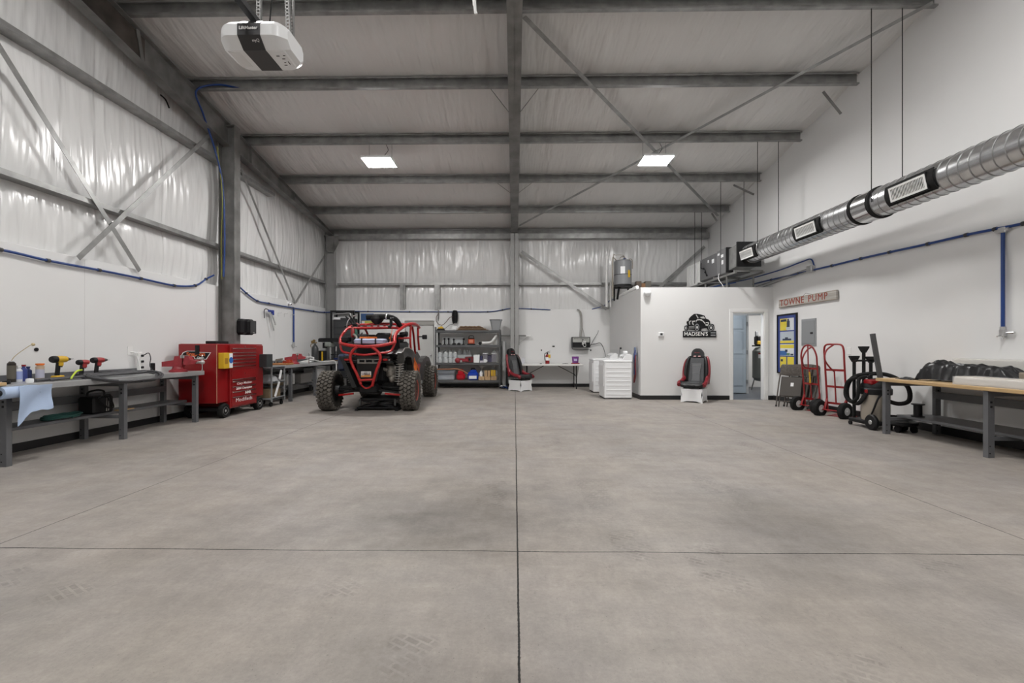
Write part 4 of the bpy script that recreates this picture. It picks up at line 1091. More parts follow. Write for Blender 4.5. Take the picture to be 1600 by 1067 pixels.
drill('red cordless drill with grey chuck beside the red impact driver', 154, -5.62, mat('tool_red', (.33, .03, .03), .4), M_black, M_black, 1.0, True)
for px_, mm, lab in ((162, M_black, 'black drill battery lying by the red drill'), (176, mat('tool_red', (.33, .03, .03), .4), 'red and black drill battery lying towards the outlet')):
    x, y = spot(px_, 576, -5.62)
    t = thing('battery_pack', lab, 'battery', (x, y, Z1))
    MB().box((0, 0, .03), (.08, .13, .05), ch=.012).build('battery_case', M_black, t)
    MB().box((0, 0, .048), (.06, .11, .014), ch=.004).build('terminal_block', mm, t)
# black extension cord: many loops lying along the bench front
def loops(name, lab, cx, cy, z, rx, ry, n, r, m, cat='cord', seed=1, drop=None, group=None):
    q = random.Random(seed); pts = []
    K = n * 10
    for i in range(K):
        a = 2 * PI * i / 10
        k = 1 - .35 * q.random() * 0 - .1 * math.sin(i * .7)
        x, y = cx + rx * k * math.cos(a), cy + ry * k * math.sin(a)
        zz = z + r + (i / K) * r * 3 + q.random() * r * 1.2
        if drop and x > drop[0]: zz -= min(.09, (x - drop[0]) * drop[1])
        pts.append((x, y, zz))
    o = MB().tube(pts, r, 6, per=3).build(name, m)
    return tag(o, lab, cat, group)
M_cord = mat('grey_cord', (.055, .055, .06), .5)
loops('extension_cord', 'thick dark cord coiled and hanging over the grey bench edge', -5.21, 6.02, Z1, .22, .52, 8, .012, M_cord, seed=3, drop=(-5.17, 1.1))
tag(MB().tube([(-5.3, 4.95, Z1 + .02), (-5.33, 5.3, Z1 + .022), (-5.30, 5.7, Z1 + .03), (-5.2, 6.2, Z1 + .045)], .016, 8).tube([(-5.36, 5.0, Z1 + .02), (-5.40, 5.4, Z1 + .022), (-5.38, 5.8, Z1 + .03), (-5.3, 6.3, Z1 + .045)], .016, 8).tube([(-5.24, 5.05, Z1 + .02), (-5.24, 5.4, Z1 + .03), (-5.22, 5.8, Z1 + .035), (-5.16, 6.3, Z1 + .045)], .014, 8).build('extension_cord', M_cord), 'dark cord strands lying straight along the grey bench', 'cord')
tag(MB().tube([PX(128, 578, -5.3) + Vector((0, 0, -.0)), PX(120, 580, -5.28), PX(113, 588, -5.22), PX(111, 592, -5.21)], .010, 8).build('cord', mat('lime_cord', (.48, .62, .04), .4)), 'lime green cord arching over the dark cords on the bench', 'cord')
# plug heads and small fittings near the towel
m = thing('cord_plug', 'heap-like brass and black cord plug ends near the blue towel', 'plug', (-5.28, 4.42, Z1))
m['label'] = 'brass and black plug ends lying beside the towel roll'
b_ = MB()
for i in range(7): b_.cyl((rnd.uniform(-.04, .07), -.14 + i * .055, .02), (rnd.uniform(-.04, .07), -.11 + i * .055, .028), .02, n=10)
b_.build('plug_body', M_black, m)
b_ = MB()
for i in range(4): b_.cyl((rnd.uniform(-.02, .08), -.16 + i * .09, .02), (rnd.uniform(-.0, .08), -.13 + i * .09, .03), .016, n=10)
b_.build('brass_fitting', mat('brass', (.30, .20, .08), .35, metal=.8), m)
x, y = -5.22, 4.82
tag(MB().lathe([(.0, 0), (.03, .004), (.034, .03), (.03, .05), (0, .055)], (x, y, Z1), 'z', 16).build('cap', M_white), 'round white cap lying on the front of the grey bench', 'cap').name = 'white_puck'
# towel roll clamped to the front edge and its hanging sheet
t = thing('towel_roll', 'pale blue shop towel roll with a torn sheet hanging from the bench', 'towel roll', (-5.10, 4.60, Z1 - .07))
MB().lathe([(.022, -.17), (.06, -.17), (.06, .17), (.022, .17)], (0, 0, 0), 'y', 24).build('roll', mat('towel_blue', (.40, .50, .68), .85), t)
A, B_ = PX(33, 603, -5.02), PX(85, 600, -5.02)
def tow(u, v):
    y = (A.y + (B_.y - A.y) * u) - 4.60
    L_ = .27 + .14 * max(0, 1 - u / .4) + .006 * math.sin(u * 17)
    return (.055 + .012 * math.sin(v * 5 + u * 3), y, .06 - L_ * v - .0 + 0)
MB().sheet(tow, 16, 12, .003).build('hanging_sheet', mat('towel_blue', (.40, .50, .68), .85), t)
MB().cyl((0, -.24, 0), (0, -.17, 0), .03, n=14).bb(-.10, .02, -.25, -.19, -.03, .05, ch=.01).build('roll_bracket', M_blackmetal, t)
p = PX(5, 606, -5.14)
tag(MB().bb(-5.40, -5.12, 4.10, p.y + .02, Z1, Z1 + .035, ch=.006).build('wood_block', M_wood), 'short varnished wood board on the near corner of grey bench', 'board')
# under-bench items
x, y = -5.45, 5.75
t = thing('battery_charger', 'black battery charger with handle on the lower shelf of grey bench', 'battery charger', (-5.55, 5.95, .355))
MB().box((0, 0, .11), (.22, .30, .22), ch=.02).build('charger_case', M_black, t)
MB().tube([(0, -.12, .22), (0, -.11, .28), (0, 0, .30), (0, .11, .28), (0, .12, .22)], .012, 8).build('carry_handle', M_black, t)
MB().tube([(.1, .1, .2), (.13, .05, .24), (.13, -.1, .2), (.14, -.02, .1), (.13, .12, .06), (.14, .05, .22)], .008, 6).build('charger_lead', M_blackrub, t)
MB().bb(.113, .118, .02, .035, .02, .2).bb(.113, .118, .05, .065, .02, .2).build('chrome_strip', M_chrome, t)
loops('rope', 'dark green rope heaped on the lower shelf of grey bench', -5.50, 5.45, .355, .12, .20, 5, .011, mat('rope_green', (.015, .07, .06), .8), 'rope', 9)
tag(MB().bb(-5.46, -5.37, 6.12, 6.35, .355, .37, ch=.003).build('plywood_offcut', M_wood), 'small plywood offcut on lower shelf beside the black charger', 'wood offcut')
tag(MB().prism([(-5.80, .36), (-5.60, .36), (-5.60, .42), (-5.72, .62), (-5.80, .62)], 4.16, 4.30).build('black_case', M_black), 'black box at the near end of the lower shelf', 'box')
# outlet strip with cords above the bench
b = PX(203, 548, XL)
t = thing('wall_outlet', 'white wall outlet with plugged-in cords above the grey bench', 'wall outlet', (XL, b.y, b.z))
MB().box((.004, 0, 0), (.008, .09, .13), ch=.003).build('cover_plate', M_whiteplastic, t)
MB().tube([(.01, 0, -.02), (.06, .02, -.03), (.07, .06, -.12), (.09, .08, -.30)], .008, 6).tube([(.01, .02, -.02), (.05, .06, -.03), (.06, .10, -.10), (.09, .12, -.31)], .007, 6).build('white_cord', M_whiteplastic, t)
c = PX(217, 565, XL + .05)
t = thing('power_strip', 'upright white power strip standing against the wall behind the bench', 'power strip', (XL + .06, c.y, Z1))
MB().box((0, 0, .16), (.045, .07, .32), ch=.01).build('strip_body', M_whiteplastic, t)
for z in (.08, .17, .26): MB().box((.028, .02, z), (.03, .04, .035), ch=.006).build('plug', M_black, t)
MB().tube([(.04, .02, .26), (.1, .05, .30), (.1, .09, .22), (.08, .1, .1), (.12, .12, .01)], .007, 6).build('lead', M_dgrey, t)
tag(MB().box((XL + .09, c.y + .22, Z1 + .07), (.05, .05, .14), ch=.008).build('adapter', M_black), 'small black adapter standing beside the white power strip', 'power adapter')
b = PX(56, 546, XL)
tag(MB().cyl((XL, b.y, b.z), (XL + .014, b.y, b.z), .022, n=16).build('wall_bumper', M_black), 'round black knob fixed to the wall above the orange-lidded tub', 'knob')
# red bench vices
def vice(lab, loc, rz, s=1.0):
    t = thing('bench_vice', lab, 'vice', loc, rz)
    M_v = mat('vice_red', (.30, .03, .04), .4, var=.2, vscale=20)
    S_ = lambda m: m.xf(Matrix.Scale(s, 4))
    S_(MB().lathe([(.10, 0), (.10, .02), (.07, .035), (.06, .07)], n=18)).build('swivel_base', M_v, t)
    S_(MB().prism([(-.16, .07), (.06, .07), (.06, .20), (-.02, .20), (-.03, .15), (-.16, .13)], -.055, .055, 'yz')).build('fixed_jaw', M_v, t)
    S_(MB().prism([(.075, .09), (.20, .10), (.22, .14), (.15, .155), (.13, .20), (.075, .20)], -.05, .05, 'yz')).build('sliding_jaw', M_v, t)
    S_(MB().bb(-.06, .06, .045, .062, .175, .21).bb(-.06, .06, .073, .09, .175, .21)).build('jaw_plate', M_alu, t)
    S_(MB().cyl((0, .06, .12), (0, .27, .12), .017, n=10).ball((0, .27, .12), .028, 10, 8)).build('screw', M_alu, t)
    S_(MB().cyl((.0, .27, .02), (.0, .27, .20), .007, n=8).ball((0, .27, .02), .013, 8, 6).ball((0, .27, .2), .013, 8, 6)).build('vice_handle', M_chrome, t)
    return t
vice('large red bench vice on the end of the near grey bench', (-5.32, 7.12, H1), -PI / 2 + .25, 1.25)
vice('red bench vice with closed jaws on the rear workbench', (-5.15, 10.55, H1), -PI / 2 + .3, 1.2)

# red tool cabinet on wheels
CAB = Vector((-5.35, 8.32, 0))
cb = thing('tool_cabinet', 'large red wheeled tool cabinet with lettered drawers and yellow sign', 'tool cabinet', CAB)
hx = .345
MB().bb(-hx, hx - .03, -.70, -.30, .27, 1.28, ch=.008).build('side_locker', M_red, cb)
MB().bb(-hx, hx - .03, .30, .72, .27, 1.26, ch=.008).build('side_locker', M_red, cb)
body = MB().bb(-hx, hx + .01, -.40, .42, .15, 1.27, ch=.006).build('chest_body', M_red, cb)
MB().bb(-hx + .02, hx - .04, -.68, .70, 1.262, 1.285, ch=.004).build('lid', M_darkred, cb)
xf = hx + .012
zs = [1.215, 1.14, 1.08, 1.02, .955, .895, .83, .66, .62, .53, .44, .345, .17]
for i, (z1, z0) in enumerate(zip(zs, zs[1:])):
    if z1 == .83: 
        MB().bb(xf - .01, xf + .004, -.36, .38, .665, .825, ch=.004).build('chest_panel', M_red, cb); continue
    d = MB().bb(xf - .01, xf + .008, -.36, .38, z0 + .006, z1 - .004, ch=.003).build('drawer', M_red, cb)
    MB().bb(xf + .006, xf + .020, -.35, .37, z1 - .018, z1 - .006, ch=.002).build('pull_rail', M_chrome, d)
    txt = {9: None}.get(i)
    mid = (z0 + z1) / 2 - .004
    if abs(z1 - .62) < .001: text('Cory Madsen', .062, M_gum, d, 'lettering', (xf + .0085, .0, mid), (PI / 2, 0, PI / 2), .0006, shear=.35, bold=.0006, sx=1.35)
    if abs(z1 - .53) < .001: text('2004 Champion', .056, M_gum, d, 'lettering', (xf + .0085, .0, mid), (PI / 2, 0, PI / 2), .0006, bold=.0016, sx=1.35)
    if abs(z1 - .44) < .001: text('NMR', .066, M_gum, d, 'lettering', (xf + .0085, .12, mid), (PI / 2, 0, PI / 2), .0006, bold=.003, sx=1.3)
    if abs(z1 - .345) < .001: text('Modifieds', .095, M_gum, d, 'lettering', (xf + .0085, .0, mid + .02), (PI / 2, 0, PI / 2), .0006, sx=1.4)
MB().cyl((xf, .02, 1.235), (xf + .012, .02, 1.235), .012, n=12).cyl((xf, .02, .75), (xf + .012, .02, .75), .01, n=12).build('lock', M_chrome, cb)
text('Snap-on', .03, M_dgrey, cb, 'lettering', (xf + .001, .25, 1.235), (PI / 2, 0, PI / 2), .0006)
# badge on the end panel facing the camera
ye = -.701
bd = MB().prism([(-.20, 1.12), (-.235, 1.06), (-.02, 1.05), (.0, 1.005), (.20, 1.0), (.28, 1.12), (.06, 1.125), (.03, 1.145), (-.13, 1.145)], ye - .004, ye)
bd.xf(Matrix.Translation((-.06, 0, .02))).build('badge', M_gum, cb)
bd2 = MB().prism([(-.188, 1.112), (-.218, 1.068), (-.01, 1.058), (.01, 1.013), (.192, 1.008), (.262, 1.112), (.055, 1.117), (.025, 1.137), (-.122, 1.137)], ye - .006, ye - .003)
bd2.xf(Matrix.Translation((-.06, 0, .02))).build('badge_field', M_black, cb)
text('Snap-on', .088, mat('badge_orange', (.62, .12, .03), .4), cb, 'lettering', (-.04, ye - .0065, 1.108), (PI / 2, 0, 0), .001, bold=.0035, sx=1.12)
text('Classic', .042, M_gum, cb, 'lettering', (.04, ye - .0065, 1.048), (PI / 2, 0, 0), .001, bold=.0015)
MB().bb(-.05, .02, ye - .012, ye, 1.10, 1.26, ch=.002).build('dark_strap', M_black, cb)
MB().bb(hx - .034, hx - .026, -.704, -.698, .27, 1.27).build('edge_trim', mat('edge_gold', (.5, .3, .2), .4), cb)
# yellow boxed sign on the locker front
yb = MB().bb(hx - .03, hx + .07, -.665, -.42, .86, 1.13, ch=.006).build('sign_box', M_yellow, cb)
MB().bb(hx + .071, hx + .073, -.52, -.43, .87, 1.12).build('white_label', M_paper, yb)
MB().lathe([(0, 0), (.055, 0), (.055, .002)], (hx + .073, -.475, 1.0), 'x', 20).xf(Matrix.Identity(4)).build('blue_oval_print', mat('oval_blue', (.02, .12, .42), .4), yb)
MB().bb(hx + .071, hx + .072, -.64, -.56, .94, 1.04).bb(hx + .0715, hx + .0725, -.63, -.57, .95, 1.03).build('print_frame', mat('print_brown', (.35, .18, .02), .5), yb)
# tray hung on the far end
MB().bb(hx - .05, hx + .12, .58, .80, .83, 1.09, ch=.006).build('side_pocket', mat('pocket_dark', (.03, .035, .037), .5), cb)
MB().bb(-.2, .0, -.24, .12, 1.285, 1.34, ch=.01).build('top_tray', M_black, cb)
for x, y in ((-.27, -.50), (.30, -.50), (-.27, .56), (.30, .56)):
    tr = MB().lathe([(.07, -.04), (.115, -.045), (.125, -.03), (.125, .03), (.115, .045), (.07, .04)], (x, y, .125), 'x', 28).build('wheel', M_blackrub, cb)
    MB().lathe([(.07, -.035), (.065, .02), (.03, .028), (.02, .042), (0, .042)], (x, y, .125), 'x', 20).lathe([(.072, .03), (.066, .042), (.055, .03)], (x, y, .125), 'x', 20).build('hub', M_alu, tr)
MB().bb(-.30, .28, -.62, .66, .13, .18).build('chassis', M_blackmetal, cb)
# speaker on the column, beyond it
p = PX(386, 511, -5.42)
sp = thing('wall_speaker', 'black rounded speaker mounted beside the tall side column', 'speaker', (-5.44, 9.18, p.z))
sp.scale = (1.15, 1.15, 1.1)
MB().box((0, .0, 0), (.22, .20, .29), ch=.05).box((-.03, -.14, 0), (.17, .16, .29), ch=.06).build('cabinet', M_black, sp)
MB().box((.105, .0, .0), (.02, .17, .24), ch=.01).build('front_grille', M_dgrey, sp)
MB().box((.117, .0, -.10), (.003, .05, .008)).build('badge', M_alu, sp)
MB().bb(-.42, -.1, -.02, .02, -.02, .02).build('wall_bracket', M_black, sp)

# grey service cart beyond the cabinet
ct = thing('service_cart', 'grey open-shelf service cart between tool cabinet and rear bench', 'cart', (-5.20, 9.62, 0))
for z in (.14, .48, .78): MB().bb(-.28, .22, -.36, .18, z, z + .035, ch=.006).bb(.205, .22, -.36, .18, z, z + .05).build('tray', M_grey, ct)
for x in (-.27, .21):
    for y in (-.35, .17): MB().bb(x - .012, x + .012, y - .012, y + .012, .1, .83).build('post', M_grey, ct)
for x in (-.22, .17):
    for y in (-.3, .12): MB().lathe([(.0, -.015), (.045, -.015), (.045, .015), (0, .015)], (x, y, .045), 'x', 16).bb(x - .012, x + .012, y - .02, y + .02, .05, .14).build('caster', M_blackrub, ct)
tag(MB().sheet(lambda u, v: (-5.42 + .45 * u, 9.32 + .4 * v, .52 + .14 * math.sin(PI * u) * math.sin(PI * v) + .03 * noise.noise(Vector((u * 4, v * 4, 2)))), 14, 14, .01).build('sack', mat('grey_sack', (.30, .30, .31), .5, bump=.3, bscale=20)), 'crumpled grey sack on the middle tray of the service cart', 'sack')
tag(MB().bar((-4.985, 9.40, .20), (-4.96, 9.52, .50), .05, .02, up=(1, 0, 0)).bar((-4.96, 9.53, .56), (-4.955, 9.60, .74), .05, .02, up=(1, 0, 0)).build('paper_strip', M_paper), 'torn white strip hanging down the side of the service cart', 'paper')
tag(MB().bb(-5.45, -5.05, 9.30, 9.75, .176, .36, ch=.01).build('cardboard_box', mat('old_card', (.20, .15, .09), .8)), 'brown cardboard box on the lowest tray of the service cart', 'box')
# rear bench: small things
tag(MB().bb(-5.35, -5.0, 9.9, 10.25, H1, H1 + .04, ch=.005).build('wood_block', mat('orange_wood', (.40, .17, .06), .5)), 'orange-brown wood slab on the near end of rear workbench', 'board')
t = thing('small_vice', 'small red drill-press vice lying in front of the big rear vice', 'vice', (-5.08, 10.12, H1 + .04))
MB().bb(-.07, .07, -.1, .1, 0, .03, ch=.005).bb(-.07, .07, .04, .07, .03, .075).bb(-.07, .07, -.06, -.03, .03, .07).build('vice_body', mat('vice_orange', (.42, .05, .02), .4), t)
MB().cyl((0, -.08, .05), (0, -.18, .05), .008).cyl((-.05, -.17, .05), (.05, -.17, .05), .005).build('vice_screw', M_chrome, t)
t = thing('caulk_gun', 'metal caulking gun lying behind the rear vice', 'caulk gun', (-5.4, 10.35, H1))
MB().cyl((0, -.12, .10), (0, .14, .12), .022).bar((0, -.14, .02), (0, -.10, .12), .02, .03).build('gun_frame', mat('gun_grey', (.25, .22, .18), .4, metal=.5), t)
MB().bb(-.05, .05, -.12, .12, 0, .06).build('gun_stand', M_dgrey, t)
# white hose coil
tag(MB().tube([Vector((-5.15 + .12 * math.cos(a) , 11.2 + .30 * math.sin(a), H1 + .02 + .07 * (1 + math.sin(a * .5)))) for a in [i * .55 for i in range(24)]] + [Vector((-5.12, 11.9, H1 + .02)), Vector((-5.02, 12.3, H1 + .02)), Vector((-4.95, 12.5, H1 + .0)), Vector((-4.94, 12.55, H1 - .2)), Vector((-4.95, 12.52, H1 - .38))], .014, 8, per=3).build('hose', M_whiteplastic), 'white hose looped on the rear workbench with its end hanging', 'hose')
# dark gas bottle
p = PX(491, 562, -5.45)
gb_ = thing('gas_bottle', 'dark welding gas bottle with brass regulator behind the rear bench', 'gas bottle', (-5.45, 12.35, H1))
MB().lathe([(.085, 0), (.09, .02), (.09, .36), (.06, .43), (.028, .46), (.028, .50)], n=22).build('cylinder_body', mat('bottle_dark', (.035, .036, .038), .4, var=.2), gb_)
MB().cyl((-.03, 0, .52), (.05, 0, .52), .014).cyl((-.07, 0, .54), (-.07, .02, .54), .04, n=16).cyl((-.02, -.02, .57), (-.02, .0, .57), .035, n=16).tube([(-.07, 0, .5), (-.12, 0, .45), (-.10, 0, .38)], .008).build('regulator', mat('brass', (.30, .20, .08), .35, metal=.8), gb_)
# drill press
dp = thing('drill_press', 'bench drill press with wide belt cover at the end of rear bench', 'drill press', (-5.30, 12.95, H1))
MB().bb(-.12, .12, -.16, .2, 0, .04, ch=.01).build('base', M_blackmetal, dp)
MB().cyl((0, .08, .04), (0, .08, .52), .028, n=14).build('column_post', M_alu, dp)
MB().bb(-.09, .09, -.16, .18, .40, .54, ch=.03).build('head', mat('press_grey', (.22, .24, .22), .45), dp)
MB().prism([(-.28, .545), (.32, .545), (.32, .63), (.28, .655), (-.24, .655), (-.28, .63)], -.10, .12).build('belt_cover', M_black, dp)
MB().cyl((-.17, .1, .37), (-.17, .1, .53), .065, n=16).build('motor', M_black, dp)
MB().cyl((.19, .0, .28), (.19, .0, .42), .016, n=10).cyl((.19, 0, .1), (.19, 0, .3), .005, n=6).build('spindle', M_chrome, dp)
MB().bb(.10, .30, -.1, .1, .18, .20, ch=.004).bb(.02, .12, .05, .1, .17, .2).build('work_table', M_blackmetal, dp)
t = thing('welder_unit', 'yellow and black welder unit between gas bottle and drill press', 'welder', (-5.42, 12.66, H1))
MB().bb(-.13, .13, -.10, .10, 0, .30, ch=.015).build('welder_case', M_black, t)
MB().bb(-.10, -.04, -.108, -.10, .02, .27).bb(.06, .10, -.108, -.10, .02, .27).build('yellow_panel', M_yellow, t)
tag(MB().box((-5.12, 13.12, H1 + .045), (.20, .14, .09), ch=.01).build('parts_box', mat('box_blue', (.03, .06, .22), .4)), 'small blue box on the far end of rear workbench', 'box')
tag(MB().box((-5.1, 12.85, H1 + .02), (.22, .2, .035), ch=.012).build('tool_tray', mat('tray_brown', (.10, .06, .04), .6)), 'flat brown tray on the rear bench before the drill press', 'tray')
# boxes under rear bench
t = thing('carton', 'white carton with blue label on the lower shelf of rear bench', 'box', (-5.4, 10.6, .355))
MB().bb(-.15, .15, -.2, .2, 0, .25, ch=.006).build('carton_body', M_paper, t)
MB().bb(.151, .153, -.1, .1, .05, .2).build('carton_label', mat('label_mix', (.45, .45, .40), .6), t)
tag(MB().bb(-5.6, -5.2, 11.0, 11.6, .355, .58, ch=.01).build('storage_bin', mat('bin_grey', (.26, .25, .24), .6)), 'grey bin on the lower shelf under the white hose', 'bin')
tag(MB().bb(-5.6, -5.3, 10.25, 10.5, .355, .50, ch=.01).build('cardboard_box', mat('old_card', (.20, .15, .09), .8)), 'small brown box under the near end of rear workbench', 'box')
tag(MB().bb(-5.6, -5.3, 12.0, 12.6, .355, .66, ch=.01).build('white_board', M_paper), 'white panel leaning under the far part of rear workbench', 'panel')
# blue air tools hanging on hooks
p = PX(417, 483, S)
t = thing('blow_gun', 'blue and silver air guns hanging from hooks on the side wall', 'air gun', p)
MB().box((.06, .05, -.04), (.06, .16, .05), ch=.012).box((.06, .14, -.07), (.06, .06, .12), ch=.012).build('gun_body', mat('tool_blue', (.02, .04, .25), .35), t)
MB().bar((.06, .0, -.06), (.09, .14, -.5), .02, .025).bar((.06, .10, -.10), (.08, .24, -.36), .02, .03).build('gun_barrel', M_alu, t)
MB().tube([(.03, -.16, -.22), (.03, -.17, -.06), (.03, -.10, 0), (.05, 0, -.02)], .009, 8).build('black_hose', M_black, t)
MB().cyl((0, .05, -.02), (.07, .05, -.02), .005).build('hook', M_alu, t)
for i, (a, b_) in enumerate(((434, 489), (444, 490), (454, 492))):
    p = PX(a, b_, XL)
    tag(MB().cyl((XL, p.y, p.z), (XL + .09, p.y, p.z), .005, n=8).cyl((XL + .085, p.y, p.z), (XL + .085, p.y, p.z + .02), .005, n=8).cyl((XL + .002, p.y, p.z), (XL + .002, p.y, p.z - .08), .005, n=8).build('wall_hook', M_alu), ['empty wire hook beside the hanging air guns', 'middle one of the three empty wire hooks on side wall', 'empty wire hook next to the blue drop pipe'][i], 'hook', 'wire hooks on the side wall')
p = PX(450, 474, XL)
t = thing('security_camera', 'small white camera on the side wall above the blue hose', 'security camera', p)
MB().lathe([(.03, 0), (.03, .02), (.015, .03)], (0, 0, 0), 'x', 14).ball((.06, .0, -.01), .035, 12, 8).build('camera_body', M_white, t)
MB().cyl((.08, -.01, -.02), (.097, -.015, -.025), .014, n=10).build('camera_lens', M_black, t)
# tall dark equipment cabinet in the far corner
p0, p1 = PY(520, 485, 13.8), PY(557, 485, 13.8)
cx_ = (p0.x + p1.x) / 2; w_ = p1.x - p0.x
eq = thing('equipment_cabinet', 'tall black cabinet in a tube frame standing in the far corner', 'cabinet', (cx_, 13.85, 0))
hh = 1.22 + (543 - 485) * 13.7 / 711
fr = MB()
for x in (-w_ / 2 + .02, w_ / 2 - .02): fr.bar((x, -.22, 0), (x, -.22, hh), .045, .045, up=(0, 1, 0)).bar((x, .2, 0), (x, .2, hh), .045, .045, up=(0, 1, 0))
fr.bar((-w_ / 2, -.22, hh - .03), (w_ / 2, -.22, hh - .03), .05, .06).bar((-w_ / 2, .2, hh - .03), (w_ / 2, .2, hh - .03), .05, .06)
fr.build('tube_frame', M_blackmetal, eq)
bd = MB().bb(-w_ / 2 + .06, w_ / 2 - .06, -.18, .22, .3, hh - .22, ch=.02).build('cabinet_shell', mat('shell_dark', (.035, .037, .04), .5), eq)
for z in (hh - .42, hh - .62, hh - .82, hh - 1.02): MB().bb(-w_ / 2 + .08, w_ / 2 - .08, -.19, -.18, z - .08, z + .08, ch=.004).build('drawer_front', mat('shell_dark2', (.045, .047, .05), .45), bd)
MB().bb(-w_ / 2 + .08, -w_ / 2 + .28, -.19, -.18, hh - .27, hh - .20).build('white_placard', M_paper, bd)
MB().tube([(-w_ / 2 + .09, -.26, hh - .28), (-w_ / 2 + .10, -.26, hh - .14), (-w_ / 2 + .16, -.26, hh - .11), (0, -.26, hh - .10), (w_ / 2 - .14, -.26, hh - .09), (w_ / 2 - .10, -.26, hh - .16)], .02, 8).build('grab_rail', M_alu, eq)
# blue and yellow poster behind the buggy
a, b = PY(564, 490, YB), PY(584, 509, YB)
t = thing('wall_poster', 'blue and yellow poster on far wall behind the buggy cage', 'poster', ((a.x + b.x) / 2, YB - .006, (a.z + b.z) / 2))
w, h = b.x - a.x, a.z - b.z
MB().bb(-w / 2, w / 2, -.004, .004, -h / 2, h / 2).build('poster_sheet', mat('poster_blue', (.04, .10, .25), .6), t)
MB().bb(-w / 2 + .02, w / 2 - .02, -.006, -.004, -h / 2 + .01, -h * .08).build('yellow_print', mat('print_yellow', (.55, .50, .12), .6), t)
MB().bb(-w / 2 + .03, -w / 2 + .12, -.008, -.006, -h / 2 + .02, -h * .12).build('pale_print', M_paper, t)
# grey tank-like heater unit standing left of the poster
t = thing('utility_cart', 'low dark cart with bucket beneath the far corner beside the buggy', 'cart', (-4.5, 13.1, 0)) if False else None

# ================================================================== SHELVING AND THE FAR WALL
SY0, SY1 = 13.50, 14.08
sx0, sx1 = PY(679.5, 560, SY0).x, PY(782, 560, SY0).x
sh = thing('shelving_unit', 'dark grey steel shelving unit with four loaded shelves by far door', 'shelving unit', ((sx0 + sx1) / 2, (SY0 + SY1) / 2, 0))
w, d = (sx1 - sx0) / 2, (SY1 - SY0) / 2
SZ = [1.735, 1.30, .77, .25]
for z in SZ:
    s_ = MB().bb(-w, w, -d, -d + .006, z - .065, z - .0).bb(-w, w, d - .006, d, z - .065, z).bb(-w, -w + .006, -d, d, z - .065, z).bb(w - .006, w, -d, d, z - .065, z)
    b_ = s_.build('shelf_frame', M_shelf, sh)
    MB().bb(-w + .006, w - .006, -d + .006, d - .006, z - .018, z - .004).build('shelf_board', M_board, b_)
for i, x in enumerate((-w, w)):
    for y in (-d, d):
        sgn = 1 if x < 0 else -1; sy = 1 if y < 0 else -1
        p_ = MB().bb(x, x + sgn * .045, y - .003 * sy, y, 0, 1.83 if x < 0 else 1.76).bb(x - .003 * sgn, x, y, y + sy * .045, 0, 1.83 if x < 0 else 1.76).build('post', M_shelf, sh)
        hl = MB()
        for k in range(24): hl.box((x + sgn * .022, y - .004 * sy, .08 + k * .072), (.010, .002, .022))
        hl.build('slots', M_black, p_)
def onshelf(px, z, Y=13.7): return PY(px, 560, Y).x, Y, z
# shelf 1 (top)
x, y, z = onshelf(689, SZ[0])
t = thing('charger_base', 'yellow and black battery charger on top of the shelving unit', 'charger', (x, y, z))
MB().box((0, 0, .03), (.26, .16, .06), ch=.02, taper=.8).build('charger_foot', M_black, t)
MB().prism([(-.09, .055), (.09, .055), (.05, .11), (.01, .135), (-.03, .10), (-.07, .10)], -.05, .05).build('charger_top', M_yellow, t)
for i in range(4):
    z0 = SZ[0] + i * .032
    x0 = PY(714 + i * 1.5, 510, 13.7).x; x1 = PY(763 - i * 4, 510, 13.7).x
    tag(MB().sheet(lambda u, v, i=i, z0=z0, x0=x0, x1=x1: (x0 + (x1 - x0) * u, 13.55 + .4 * v, z0 + .022 + (.012 + .03 * (i > 1) * u) * abs(noise.noise(Vector((u * 5, v * 3, i * 3)))) + .0), 24, 6, .018).build('brown_strap', mat('brown_canvas%d' % (i % 2), ((.17, .10, .06), (.24, .16, .09))[i % 2], .85)), ['dark brown folded strap, undermost on top of the shelving', 'lighter brown folded strap, second from the shelf top', 'dark brown folded strap, third in the pile on the shelving', 'tan rumpled strap, topmost of the pile on the shelving'][i], 'strap', 'folded straps on top of the shelving')
x, y, z = onshelf(775, SZ[0], 13.75)
t = thing('storage_tub', 'grey plastic tub standing on the top shelf corner', 'tub', (x, y, z))
MB().sheet(lambda u, v: (math.copysign(min(abs(math.cos(2 * PI * u)) * 1.25, 1), math.cos(2 * PI * u)) * (.12 + .055 * v), math.copysign(min(abs(math.sin(2 * PI * u)) * 1.25, 1), math.sin(2 * PI * u)) * (.12 + .04 * v), .01 + .30 * v), 32, 6, .004).bb(-.12, .12, -.12, .12, .004, .012).build('tub_body', M_grey, t)
MB().sheet(lambda u, v: (math.copysign(min(abs(math.cos(2 * PI * u)) * 1.25, 1), math.cos(2 * PI * u)) * (.178 + .012 * v), math.copysign(min(abs(math.sin(2 * PI * u)) * 1.25, 1), math.sin(2 * PI * u)) * (.163 + .012 * v), .305 + .0 * v), 32, 1, .02).build('rim_band', mat('tub_rim', (.10, .10, .11), .5), t)
